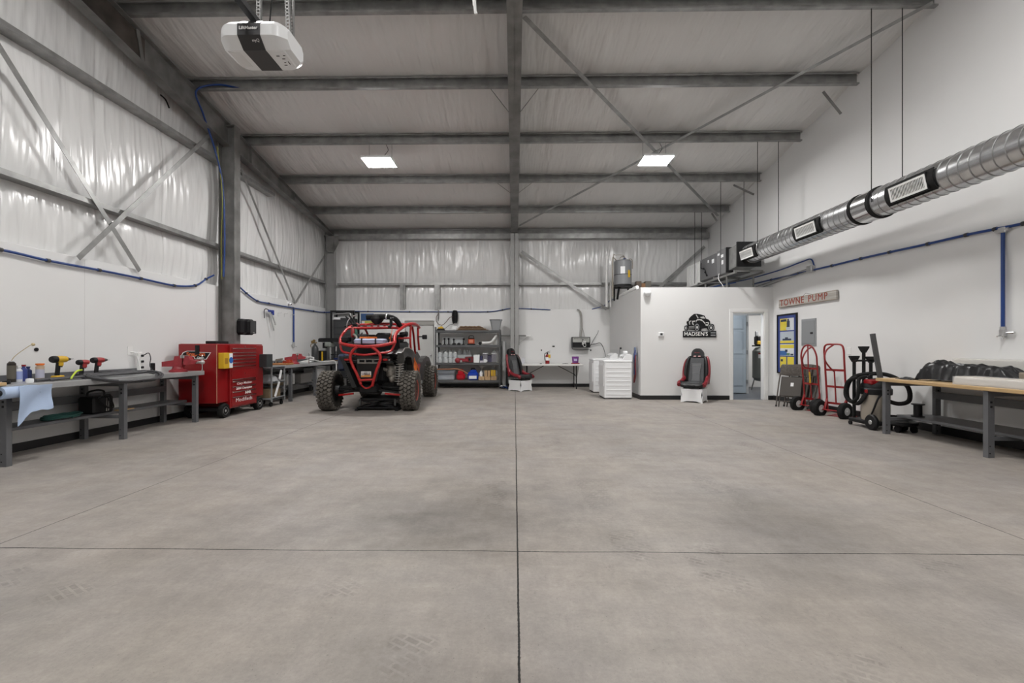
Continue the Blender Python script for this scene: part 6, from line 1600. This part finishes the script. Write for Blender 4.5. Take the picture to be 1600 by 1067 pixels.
MB().tube([(0, -.05, .05), (-.02, -.10, -.2), (0, -.06, -.45), (-.02, .02, -.62), (0, .04, -.4), (0, -.0, -.1)], .014, 8, closed=True).build('red_loop', mat('hose_maroon', (.17, .02, .03), .4), t)
MB().cyl((0, -.03, .10), (0, -.03, .23), .014).cyl((0, .04, .10), (0, .04, .23), .014).box((0, 0, .06), (.06, .13, .08), ch=.02).build('hose_tap', mat('tap_steelblue', (.20, .25, .38), .35, metal=.4), t)

# on the office front wall
p = PY(1011, 458, OFY - .001)
t = thing('alarm_siren', 'white round siren high on the office corner wall', 'siren', (p.x, OFY, p.z))
MB().lathe([(.085, 0), (.085, -.03), (.07, -.07), (.03, -.10), (0, -.105)], (0, 0, 0), 'y', 24).build('siren_shell', M_white, t)
p = PY(1032.5, 522.5, OFY)
t = thing('thermostat', 'white thermostat with dark display on the office wall', 'thermostat', (p.x, OFY, p.z))
MB().box((0, -.015, 0), (.13, .03, .10), ch=.008).build('thermostat_case', M_white, t)
MB().box((.005, -.032, .005), (.055, .004, .05)).build('display', M_dgrey, t)
# black cut-out sign
a, b = PY(1066.5, 517, OFY), PY(1118.5, 527, OFY)
cx_, w_ = (a.x + b.x) / 2, (b.x - a.x)
sg = thing('metal_sign', 'black cut-out metal sign of a buggy above a name plate', 'sign', (cx_, OFY - .02, b.z))
hp = a.z - b.z
MB().bb(-w_ / 2, w_ / 2, -.004, .004, 0, hp, ch=.003).build('name_plate', M_black, sg)
text("MADSEN'S", .125, M_gum, sg, 'lettering', (-.085, -.0046, hp / 2), (PI / 2, 0, 0), .0008, sx=.97, bold=.001)
MB().bb(w_ / 2 - .13, w_ / 2 - .02, -.0055, -.004, hp * .62, hp * .80).bb(w_ / 2 - .13, w_ / 2 - .02, -.0055, -.004, hp * .22, hp * .42).build('small_lines', M_grey, sg)
MB().bb(-w_ / 2 + .02, w_ / 2 - .12, -.0055, -.004, hp - .014, hp - .008).build('plate_outline', M_grey, sg)
K = w_ / 780.0   # drawing units: pixels of the sign measured on the photo
def SP(pts): return [((x - 650) * K, hp + (715 - y) * K) for x, y in pts]
body = [(300, 700), (290, 660), (295, 600), (335, 580), (365, 590), (345, 500), (375, 480), (400, 470), (398, 430), (450, 370), (520, 315), (600, 312), (690, 330), (770, 360), (800, 425), (860, 450), (895, 490), (900, 550), (950, 548), (985, 570), (1000, 640), (985, 700), (940, 718), (880, 712), (840, 685), (820, 650), (700, 660), (690, 715), (560, 718), (530, 690), (380, 672), (375, 700), (350, 712), (320, 715)]
MB().prism(SP(body), -.004, .004).build('buggy_cutout', M_black, sg)
def cut(pts, nm='cutout_gap', m_=None): MB().prism(SP(pts), -.0056, -.004).build(nm, m_ or mat('sign_gap', (.55, .55, .54), .6), sg)
cut([(650, 390), (745, 375), (785, 425), (700, 420)])
cut([(560, 335), (575, 330), (625, 410), (605, 420)])
cut([(560, 470), (600, 440), (690, 440), (750, 490), (790, 540), (770, 550), (720, 490), (650, 460), (590, 470), (565, 520)])
cut([(400, 500), (450, 465), (455, 480), (415, 520), (430, 560), (410, 570)]); cut([(470, 480), (545, 470), (540, 500), (490, 510), (520, 590), (480, 560)])
cut([(400, 612), (525, 612), (525, 622), (400, 622)]); cut([(395, 640), (525, 640), (525, 650), (395, 650)])
cut([(790, 510), (860, 505), (870, 545), (840, 600), (790, 590), (775, 560), (845, 555), (840, 530), (800, 530)])
for (ex, ey, rx, ry) in ((590, 630, 50, 85), (915, 640, 62, 75), (325, 645, 28, 60)):
    n = 18; out = [(ex + rx * math.cos(2 * PI * i / n), ey + ry * math.sin(2 * PI * i / n)) for i in range(n)]
    cut(out, 'wheel_ring', M_grey)
    MB().prism(SP([(ex + rx * .72 * math.cos(2 * PI * i / n), ey + ry * .75 * math.sin(2 * PI * i / n)) for i in range(n)]), -.0068, -.0056).build('wheel_disc', M_black, sg)
    MB().prism(SP([(ex + rx * .3 * math.cos(2 * PI * i / n), ey + ry * .42 * math.sin(2 * PI * i / n)) for i in range(n)]), -.0078, -.0068).build('wheel_centre', M_gum, sg)

# above the office: water heater, pipes, blocks
wh = thing('water_heater', 'grey water heater on a stand above the office', 'water heater', (PY(973, 430, 13.0).x, 13.0, OFZ - .06))
z0 = 2.97 - (OFZ - .06); z1 = 3.66 - (OFZ - .06)
MB().lathe([(.22, z0 - .02), (.245, z0), (.245, z1), (.22, z1 + .03), (0, z1 + .035)], n=30).build('tank', mat('heater_grey', (.19, .195, .205), .38), wh)
MB().lathe([(.249, z0 - .005), (.249, z0 + .03)], n=30).build('bottom_band', M_black, wh)
MB().lathe([(.247, z0 + .30), (.247, z0 + .315)], n=30).build('seam_band', M_blackmetal, wh)
for (a0, a1, zz0, zz1, m_, nm) in ((-1.18, -.86, z0 + .22, z0 + .42, M_yellow, 'energy_label'), (-2.05, -1.55, z0 + .32, z0 + .52, M_paper, 'rating_label')):
    MB().sheet(lambda u, v: (.2485 * math.cos(a0 + (a1 - a0) * u), .2485 * math.sin(a0 + (a1 - a0) * u), zz0 + (zz1 - zz0) * v), 8, 1).build(nm, m_, wh)
MB().bb(-.24, .24, -.24, .24, z0 - .05, z0 - .02).bar((-.2, -.2, 0), (-.14, -.16, z0 - .04), .04, .04).bar((.2, -.2, 0), (.2, -.2, z0 - .04), .04, .04).bar((-.2, .2, 0), (-.2, .2, z0 - .04), .04, .04).bar((.2, .2, 0), (.2, .2, z0 - .04), .04, .04).build('stand', M_black, wh)
m = MB().tube([(-.08, 0, z1 + .02), (-.08, 0, z1 + .10), (-.02, 0, z1 + .15), (.05, 0, z1 + .13), (.10, 0, z1 + .02)], .013, 8).tube([(-.15, 0, z1 - .0), (-.26, -.05, z1 + .1), (-.30, -.05, z1 + .02), (-.31, -.05, .1)], .014, 8).tube([(.1, 0, z1 + .02), (.0, -.05, z1 + .17), (-.2, -.02, z1 + .18), (-.27, 0, z1 + .1), (-.27, 0, .05)], .010, 8).tube([(.14, 0, z1), (.2, 0, z1 + .08), (.27, 0, z1 + .03), (.275, .0, z1 - .2)], .012, 8)
m.build('copper_lines', mat('dull_pipe', (.30, .27, .23), .4, metal=.5), wh)
MB().box((.06, 0, z1 + .09), (.08, .05, .04), ch=.01).build('blue_valve', M_blue, wh)
p0 = PY(948, 402, 13.6)
tag(MB().cyl((p0.x, 13.6, OFZ - .2), (p0.x, 13.6, p0.z), .04, n=14).lathe([(.05, -.05), (.05, .04), (.0, .05)], (p0.x, 13.6, p0.z), 'z', 14).cyl((p0.x + .12, 13.6, OFZ - .2), (p0.x + .12, 13.6, p0.z - .75), .03, n=12).build('vent_pipe', M_whiteplastic), 'white vertical vent pipe beside the water heater', 'pipe')
tag(MB().tube([(3.0, 13.5, OFZ + .05), (3.02, 12.6, OFZ + .07), (3.04, 11.5, OFZ + .09), (3.05, 11.35, OFZ + .09), (3.05, 11.32, OFZ + .02)], .04, 12).build('drain_pipe', M_whiteplastic), 'white plastic pipe lying along the top of the office side wall', 'pipe')
for i, (px0, px1, m_, lab) in enumerate(((993, 1001, mat('block_brown', (.13, .10, .08), .7), 'brown block on the office roof beside the water heater'), (1001, 1007, mat('block_tan', (.30, .16, .08), .7), 'tan block on the office roof'), (1007, 1016, mat('block_grey', (.16, .15, .13), .7), 'grey block on the office roof behind the siren'))):
    a, b = PY(px0, 440, 13.4), PY(px1, 448, 13.4)
    tag(MB().bb(a.x, b.x, 13.3, 13.5, OFZ - .06, a.z + (0 if i != 1 else -.06), ch=.005).build('storage_box', m_), lab, 'box')

# tank compressor inside the back room
p = PY(1190, 570, 13.2)
ac = thing('air_compressor', 'upright grey tank air compressor seen through the office doorway', 'air compressor', (p.x, 13.2, 0))
MB().lathe([(.0, .24), (.16, .27), (.24, .36), (.24, 1.12), (.16, 1.22), (0, 1.25)], n=28).build('tank', mat('comp_grey', (.22, .23, .22), .4), ac)
for i in range(3):
    a = 2 * PI * i / 3 + .5
    MB().bar((.18 * math.cos(a), .18 * math.sin(a), .32), (.26 * math.cos(a), .26 * math.sin(a), 0), .05, .03).build('foot', mat('comp_grey', (.22, .23, .22), .4), ac)
MB().sheet(lambda u, v: (.243 * math.cos(-2.4 + 1.8 * u), .243 * math.sin(-2.4 + 1.8 * u), .92 + .14 * v), 12, 1).build('white_band', M_paper, ac)
MB().sheet(lambda u, v: (.245 * math.cos(-2.4 + 1.8 * u), .245 * math.sin(-2.4 + 1.8 * u), 1.03 + .04 * v), 12, 1).build('red_band', M_red, ac)
MB().box((0, 0, 1.27), (.42, .26, .04)).box((-.08, 0, 1.42), (.2, .2, .26), ch=.03).cyl((.02, 0, 1.4), (.24, 0, 1.4), .10, n=18).build('pump', M_black, ac)
MB().box((-.14, -.12, 1.36), (.10, .05, .10), ch=.01).build('yellow_guard', M_yellow, ac)
MB().box((-.14, -.0, 1.62), (.08, .06, .14), ch=.01).build('pressure_switch', M_grey, ac)

# ================================================================== ALONG THE DUCT WALL
def on_right(x): return PX(x, 543, XR)
def wallrect(px0, y0a, y0b, px1, y1a, y1b):
    """far edge px0, near edge px1 on the wall: returns y range and z range"""
    a, b = PX(px0, y0a, XR), PX(px0, y0b, XR); c, d = PX(px1, y1a, XR), PX(px1, y1b, XR)
    return a.y, c.y, (b.z + d.z) / 2, (a.z + c.z) / 2
# name board
yf, yn, z0, z1 = wallrect(1220, 468.6, 481, 1311, 452.5, 467.6)
cy, L_ = (yf + yn) / 2, yf - yn
t = thing('name_board', 'weathered grey board with rust red capitals on the side wall', 'sign board', (XR, cy, (z0 + z1) / 2))
hb = (z1 - z0) / 2
MB().bb(-.05, -.012, -L_ / 2, L_ / 2, -hb, hb, ch=.006).build('board', mat('weathered_wood', (.38, .36, .33), .8, var=.22, vscale=6, stretch=(1, .25, 6)), t)
MB().bb(-.052, -.05, -L_ / 2 + .02, L_ / 2 - .02, hb - .012, hb - .006).bb(-.052, -.05, -L_ / 2 + .02, L_ / 2 - .02, -hb + .006, -hb + .012).build('edge_lines', mat('tan_line', (.30, .24, .17), .7), t)
M_rust = mat('rust_letters', (.26, .035, .015), .6)
# lettering reads from far to near: local +x must run towards the camera (world -Y)
text('TOWNE', .19, M_rust, t, 'lettering', (-.052, L_ / 2 * .48, 0), (PI / 2, 0, -PI / 2), .002, bold=.0012, sx=1.12, space=1.12)
text('PUMP', .19, M_rust, t, 'lettering', (-.052, -L_ / 2 * .43, 0), (PI / 2, 0, -PI / 2), .002, sx=1.12, space=1.15)
MB().cyl((-.02, .1, hb), (-.0, .05, hb + .05), .003, n=6).cyl((-.02, -.2, hb), (-.0, .05, hb + .05), .003, n=6).build('hanging_wire', M_dgrey, t)
# framed prints
yf, yn, z0, z1 = wallrect(1216, 491.8, 582.5, 1247, 488.5, 586)
cy, W, H = (yf + yn) / 2, (yf - yn) / 2, (z1 - z0) / 2
t = thing('framed_prints', 'tall blue-matted frame of four yellow and blue prints beside the doorway', 'picture frame', (XR, cy, (z0 + z1) / 2))
t.name = 'picture_frame'
f = MB()
for (y0, y1, a, b) in ((-W, W, H - .03, H), (-W, W, -H, -H + .03), (-W, -W + .03, -H + .03, H - .03), (W - .03, W, -H + .03, H - .03)): f.bb(-.035, -.005, y0, y1, a, b)
f.build('frame', M_black, t)
MB().bb(-.02, -.008, -W + .03, W - .03, -H + .03, H - .03).build('mat_board', mat('mat_blue', (.035, .06, .24), .6), t)
inner = (W - .03) * 2; ih = (H - .03) * 2
Yp, Wp, Bp, Kp, Gp = mat('print_yellow2', (.68, .55, .05), .5), mat('print_white', (.62, .64, .66), .5), mat('print_blue', (.03, .12, .33), .5), mat('print_ink', (.02, .03, .06), .5), mat('print_pale', (.42, .47, .52), .5)
def pr(u0, u1, v0, v1, m_, lay, par=t):   # u from far edge (0) to near edge (1), v from top (0) to bottom (1)
    y1_, y0_ = W - .03 - u0 * inner, W - .03 - u1 * inner
    za, zb = H - .03 - v1 * ih, H - .03 - v0 * ih
    return MB().bb(-.0215 - .0006 * lay, -.0205 - .0006 * lay, y0_, y1_, za, zb).build('print_panel', m_, par)
A = pr(.12, .88, .055, .265, Yp, 0); pr(.52, .88, .055, .265, Wp, 1, A); pr(.16, .48, .07, .11, Kp, 1, A); pr(.50, .66, .10, .21, Kp, 2, A); pr(.53, .62, .065, .10, Kp, 2, A); pr(.46, .70, .21, .255, Gp, 3, A)
A = pr(.12, .88, .285, .485, Gp, 0); pr(.12, .88, .445, .485, Yp, 1, A); pr(.26, .74, .41, .44, Kp, 1, A); pr(.40, .56, .385, .41, Kp, 1, A)
A = pr(.12, .88, .505, .705, Wp, 0); pr(.12, .88, .515, .575, Yp, 1, A); pr(.12, .50, .62, .70, Bp, 1, A); pr(.40, .54, .60, .64, Kp, 2, A); pr(.5, .66, .66, .70, mat('print_green', (.10, .22, .12), .5), 2, A); pr(.70, .85, .67, .70, Kp, 2, A)
A = pr(.12, .47, .725, .925, Yp, 0); pr(.16, .28, .77, .81, Kp, 1, A); pr(.24, .47, .86, .91, Bp, 1, A)
pr(.53, .88, .725, .925, Yp, 0)
# electrical panel
yf, yn, z0, z1 = wallrect(1253.5, 499, 540, 1276, 497, 540.5)
t = thing('electrical_panel', 'grey electrical panel on the side wall below the name board', 'electrical panel', (XR, (yf + yn) / 2, (z0 + z1) / 2))
W, H = (yf - yn) / 2, (z1 - z0) / 2
MB().bb(-.02, 0, -W, W, -H, H, ch=.004).build('panel_cover', M_grey, t)
dr = MB().bb(-.028, -.02, -W + .03, W - .03, -H + .04, H - .04, ch=.003).build('door', mat('panel_grey', (.23, .24, .25), .42), t)
MB().bb(-.034, -.028, -W + .07, -W + .15, -.04, .0, ch=.002).build('latch', M_black, dr)
# outlet above trucks
p = PX(1327, 548, XR)
t = thing('wall_switch', 'white cover plate on the wall between hand truck and vacuum', 'wall plate', (XR, p.y, p.z))
MB().box((-.004, 0, 0), (.008, .10, .13), ch=.003).build('cover_plate', M_whiteplastic, t)

# folding chairs leaning in a row
M_brown = mat('chair_brown', (.085, .072, .062), .4, metal=.4)
M_brownf = mat('chair_fabric', (.085, .075, .066), .9, var=.3, vscale=40)
def folded_chair(lab, loc, rz, tilt, print_=False):
    t = thing('folding_chair', lab, 'folding chair', loc, rz, 'folded chairs against the duct wall')
    t.rotation_euler = (tilt, 0, rz); t.scale = (1.08, 1.08, 1.08)
    w = .22
    fr = MB().tube([(-w, -.02, 0), (-w, -.02, .42), (-w * .93, -.02, .72), (-w * .8, -.02, .80), (w * .8, -.02, .80), (w * .93, -.02, .72), (w, -.02, .42), (w, -.02, 0)], .012, 8, per=4)
    fr.build('front_frame', M_brown, t)
    MB().tube([(-w + .03, .02, 0), (-w + .03, .02, .60)], .011, 8, smooth=False).tube([(w - .03, .02, 0), (w - .03, .02, .60)], .011, 8, smooth=False).cyl((-w + .03, .02, .12), (w - .03, .02, .12), .009).cyl((-w, -.02, .20), (w, -.02, .20), .009).build('rear_legs', M_brown, t)
    MB().box((0, -.028, .40), (.36, .03, .38), ch=.012).build('seat', mat('seat_pan_brown', (.06, .053, .047), .45, metal=.3), t)
    MB().sheet(lambda u, v: ((u - .5) * .40, -.03 - .03 * math.sin(u * PI) * math.sin(v * PI) ** .5, .62 + .19 * v), 12, 8, -.03).build('backrest', M_brownf, t)
    if print_: MB().box((.02, -.045, .44), (.05, .002, .07)).build('white_sticker', M_paper, t)
    for x in (-w, w): MB().cyl((x, -.02, 0), (x, -.02, .03), .016).build('foot_cap', M_black, t)
    return t
p = PZ(1232, 640)
q = PZ(1232, 640)
for i in range(3):
    folded_chair(['brown folding chair with a white sticker, outermost of the leaning three', 'middle one of the three leaning brown folding chairs', 'brown folding chair, innermost against the duct wall'][i], (5.56 + .13 * i, 9.30 - .01 * i, 0), -PI / 2 + .70 - .25 * i, -.30 + .03 * i, i == 0)

# hand trucks
def truck_wheel(x, y, z, out, par, r_=.14):
    tr_ = MB().lathe([(.06, -.035), (r_ * .8, -.045), (r_ * .97, -.035), (r_, -.015), (r_, .015), (r_ * .97, .035), (r_ * .8, .045), (.06, .035)], (x, y, z), 'x', 28).build('wheel', M_blackrub, par)
    MB().cyl((x - .041, y, z), (x + .041, y, z), .056, n=20).cyl((x - .055, y, z), (x + .055, y, z), .018, n=12).lathe([(.068, -.03), (.06, -.04), (.03, -.025), (.0, -.03)], (x, y, z), 'x', 20).lathe([(.068, .03), (.06, .04), (.03, .025), (.02, .045), (0, .045)], (x, y, z), 'x', 20).build('hub', MATS.get('hub_pale') or mat('hub_pale', (.50, .50, .50), .4, metal=.2), tr_)
    return tr_
M_hub = mat('hub_pale', (.50, .50, .50), .4, metal=.2)
def hand_truck(lab, loc, rz, tilt, loop):
    t = thing('hand_truck', lab, 'hand truck', loc, 0)
    t.rotation_euler = (tilt, 0, rz)
    w, h = .16, 1.18
    t.scale = (1.06, 1.06, 1.06)
    m = MB()
    if loop:   # rounded top
        m.tube([(-w, 0, .08), (-w, 0, .8), (-w, 0, 1.02), (-w * .6, 0, 1.16), (0, 0, 1.20), (w * .6, 0, 1.16), (w, 0, 1.02), (w, 0, .8), (w, 0, .08)], .014, 10)
    else:
        m.tube([(-w, 0, .08), (-w, 0, .9), (-w, 0, 1.12), (-w * .75, 0, 1.20), (0, 0, 1.21), (w * .75, 0, 1.20), (w, 0, 1.12), (w, 0, .9), (w, 0, .08)], .015, 10)
    m.build('side_frame', M_red, t)
    m = MB()
    for z in (.22, .50, .78): m.bar((-w, 0, z), (w, 0, z), .008, .035)
    m.build('cross_rungs', M_red, t)
    m = MB().tube([(0, 0, 1.20), (0, .17, 1.12), (0, .22, .98), (0, .12, .84), (0, .02, .76)], .013, 8)
    if loop: m = MB().tube([(-w * .55, 0, 1.17), (-w * .8, .16, 1.12), (-w * .6, .23, .98), (-.02, .14, .84), (0, .01, .78)], .013, 8).tube([(0, 0, 1.20), (0, .03, .80)], .011, 8)
    m.build('handle_loop', M_red, t)
    MB().tube([(0, .015, .76), (0, .015, .22)], .011, 8, smooth=False).build('centre_bar', M_red, t)
    MB().prism([(-.17, .0), (.17, .0), (.15, .012), (-.15, .012)], -.22, .02).build('toe_plate', M_red, t)
    MB().cyl((-.23, .12, .12), (.23, .12, .12), .011).bar((-w, 0, .30), (-.13, .12, .12), .03, .008).bar((w, 0, .30), (.13, .12, .12), .03, .008).bar((-w, 0, .08), (-.13, .12, .12), .03, .008).bar((w, 0, .08), (.13, .12, .12), .03, .008).build('axle_bracket', M_red, t)
    for s_ in (-1, 1): truck_wheel(s_ * .21, .12, .13, s_, t)
    return t
# they stand with the toe plate to the wall, wheels towards the room
a = hand_truck('red hand truck with rounded loop handle beside the folded chairs', (5.72, 8.80, .0), PI / 2 + .22, -.10, True)
MB().bar((-.02, .03, .72), (-.015, .03, .52), .022, .014).build('yellow_strap', M_yellow, a)
hand_truck('red hand truck with square top beside the shop vacuum', (5.70, 8.12, .0), PI / 2 + .35, -.08, False)

# shop vacuum
sv = thing('shop_vacuum', 'wheeled shop vacuum with red and black head, hose and tall wands', 'shop vacuum', (5.50, 7.02, 0))
MB().bb(-.20, .20, -.22, .30, .06, .12, ch=.02).build('wheeled_base', M_black, sv)
MB().lathe([(.175, .12), (.18, .14), (.18, .50), (.185, .52)], n=28).build('steel_drum', mat('drum_steel', (.50, .46, .40), .35, metal=.75), sv)
MB().lathe([(.20, .51), (.205, .53), (.205, .59), (.19, .61)], n=28).build('lid_ring', M_black, sv)
MB().lathe([(.185, .60), (.18, .66), (.13, .73), (.0, .755)], n=28).build('motor_head', M_black, sv)
MB().box((-.06, -.05, .70), (.22, .16, .08), ch=.03).box((-.17, -.02, .56), (.06, .14, .07), ch=.02).build('red_cover', M_red, sv)
MB().tube([(-.1, 0, .72), (-.08, 0, .80), (.08, 0, .80), (.1, 0, .72)], .016, 8, per=3).build('handle', M_black, sv)
MB().tube([(-.17, -.05, .54), (-.24, -.02, .40), (-.22, .10, .36), (-.24, .24, .42), (-.22, .28, .60), (-.16, .22, .76), (-.02, .05, .82), (.12, -.12, .80), (.22, -.30, .66), (.20, -.36, .46), (.10, -.30, .40), (.0, -.19, .44)], .030, 12).tube([(-.2, .10, .76), (-.26, .22, .68), (-.28, .24, .48), (-.26, .16, .38), (-.25, .04, .44), (-.24, .02, .60), (-.2, .06, .74), (-.12, .0, .78)], .026, 12).build('hose', M_blackrub, sv)
for (x, y, h, fl) in ((-.10, .30, 1.09, True), (.02, .26, 1.24, True), (.10, .22, 1.08, True)):
    m = MB().cyl((x, y, .12), (x, y, h - .08), .024, n=12)
    if fl: m.prism([(-.025, h - .10), (.025, h - .10), (.075, h - .02), (.075, h), (-.075, h), (-.075, h - .02)], y - .02, y + .02).xf(Matrix.Identity(4))
    o_ = m
    # the flat nozzle was drawn about x=0: shift those 12 points
    for k in range(len(o_.v) - 12, len(o_.v)): o_.v[k] = o_.v[k] + Vector((x, 0, 0))
    m.build('floor_nozzle', M_black, sv)
MB().bb(-.14, .16, .20, .30, 1.00, 1.03, ch=.006).build('tool_holder', M_black, sv)
MB().bar((.02, -.10, .60), (-.06, -.02, 1.43), .055, .045, up=(0, 1, 0)).build('extension_wand', mat('wand_grey', (.06, .06, .062), .4), sv)
MB().tube([(-.1, .0, .14), (-.14, -.12, .25), (-.1, -.17, .45), (-.05, -.18, .52)], .012, 8).build('rail', M_blackmetal, sv)
for x in (-.21, .21):
    t_ = MB().lathe([(.02, -.025), (.10, -.03), (.115, -.015), (.115, .015), (.10, .03), (.02, .025)], (x, -.20, .115), 'x', 24).build('wheel', M_black, sv)
    MB().lathe([(.0, -.032), (.03, -.03), (.04, -.02)], (x, -.20, .115), 'x', 14).build('hub', M_alu, t_)
for x in (-.16, .16): MB().lathe([(.0, -.012), (.032, -.012), (.032, .012), (0, .012)], (x, .30, .032), 'x', 14).build('caster', M_black, sv)

# wooden-topped workbench on the duct wall
workbench('workbench', 'workbench with maple wood top and dark grey legs under the air line', XR - .02, 5.20, [6.52, 5.13, 3.7], 3.35, 6.64, .785, M_wood, .045, shelf_z=.24)
BZ = .785
# black bag
def bag(u, v):
    x = 5.37 + .17 * u + .34 * v; y = 6.20 - 1.05 * u
    e = min(1, 16 * u, 5 * (1 - u) + .2, 7 * v + .05, 6 * (1 - v) + .1)
    n = noise.noise(Vector((u * 5, v * 4, 7))) * .03 + noise.noise(Vector((u * 15, v * 12, 3))) * .032 - abs(noise.noise(Vector((u * 9, v * 20, 5)))) * .02
    pk = .085 * max(0, 1 - abs(u - .16) / .11) * max(0, 1 - abs(v - .45) / .5)
    x -= .02 * noise.noise(Vector((u * 12, v * 6, 11)))
    return (x, y, BZ + .012 + max(0, e) * (.20 + n + pk))
tag(MB().sheet(bag, 44, 30, .01).build('plastic_bag', M_bag, angle=60), 'crumpled black plastic bag at the far end of the wood bench', 'bag')
tag(MB().sheet(lambda u, v: (5.30 + .14 * v, 6.42 - .24 * u, BZ + .004 + .03 * math.sin(PI * u) * abs(math.sin(PI * v)) + .012 * noise.noise(Vector((u * 6, v * 6, 5)))), 12, 12, .006).build('plastic_bag', M_bag, angle=60), 'loose black plastic scrap beside the big black bag', 'bag')
# white wrapped carton, black wrapped bundle, white panels against the wall
def wrap(name, lab, x0, x1, y0, y1, z0, z1, m_, film, cat, ch=.015, amp=.008):
    t = thing(name, lab, cat, ((x0 + x1) / 2, (y0 + y1) / 2, z0))
    a, b, h = (x1 - x0) / 2, (y1 - y0) / 2, z1 - z0
    MB().bb(-a, a, -b, b, 0, h, ch=ch).build('contents', m_, t)
    m = MB()
    m.sheet(lambda u, v: (-a - .004 - amp * abs(noise.noise(Vector((u * 14, v * 4, 1)))), -b + 2 * b * (1 - u), h * v), 40, 8)
    m.sheet(lambda u, v: (-a + 2 * a * v, -b + 2 * b * (1 - u), h + .004 + amp * abs(noise.noise(Vector((u * 14, v * 5, 4))))), 40, 8)
    m.build('plastic_wrap', film, t, angle=None)
    return t
M_film = mat('clear_film', (.85, .85, .84), .16, alpha=.35, bump=.5, bscale=18)
wrap('wrapped_carton', 'flat white carton in clear wrap on the front of the wood bench', 5.22, 5.49, 3.7, 5.50, BZ, BZ + .095, mat('carton_white', (.66, .62, .56), .6), M_film, 'carton')
wrap('wrapped_bundle', 'long black-wrapped bundle behind the flat white carton', 5.62, 5.80, 3.5, 5.05, BZ, BZ + .20, M_bag, M_bag, 'bundle', amp=.02)
wrap('wrapped_box', 'long pale wrapped box at the back of the wood bench', 5.90, 6.015, 4.85, 6.22, BZ + .0, BZ + .285, mat('panel_cream', (.62, .60, .55), .6), M_film, 'box')
tag(MB().bb(5.945, 6.02, 3.45, 4.84, BZ, BZ + .285, ch=.006).build('pale_panel', mat('panel_cream', (.62, .60, .55), .6)), 'pale panel standing behind the black-wrapped bundle', 'panel')
t = thing('clear_pack', 'clear pack of folded brown sheets between black bag and white carton', 'pack', (5.70, 5.10, BZ))
MB().box((0, 0, .08), (.20, .10, .16), ch=.01).build('pack_body', mat('pack_brown', (.33, .28, .22), .4, alpha=.8), t)
MB().box((-.102, -.02, .04), (.004, .04, .05)).build('blue_tag', M_blue, t)
# lower shelf and floor under the bench
SZ2 = .24 + .025
p = PX(1428, 655, 5.55)
t = thing('wire_spool', 'black flanged spool on the lower shelf of the wood bench', 'spool', (5.56, 6.36, SZ2))
MB().lathe([(.075, 0), (.075, .012), (.048, .02), (.048, .16), (.075, .168), (.075, .18)], n=24).build('spool_body', M_black, t)
loops('cable_coil', 'black cable coil lying on the low round dolly', 5.60, 6.72, .15, .15, .12, 4, .014, M_black, 'cable', 12)
t = thing('floor_dolly', 'low black round dolly on wheels under the wood bench', 'dolly', (5.62, 6.70, 0))
MB().lathe([(.0, .10), (.19, .10), (.20, .12), (.19, .15), (.0, .15)], n=28).build('dolly_deck', M_black, t)
for i in range(4):
    a = i * PI / 2 + .6; MB().lathe([(0, -.014), (.05, -.014), (.05, .014), (0, .014)], (.14 * math.cos(a), .14 * math.sin(a), .05), 'x', 16).build('caster', M_black, t)
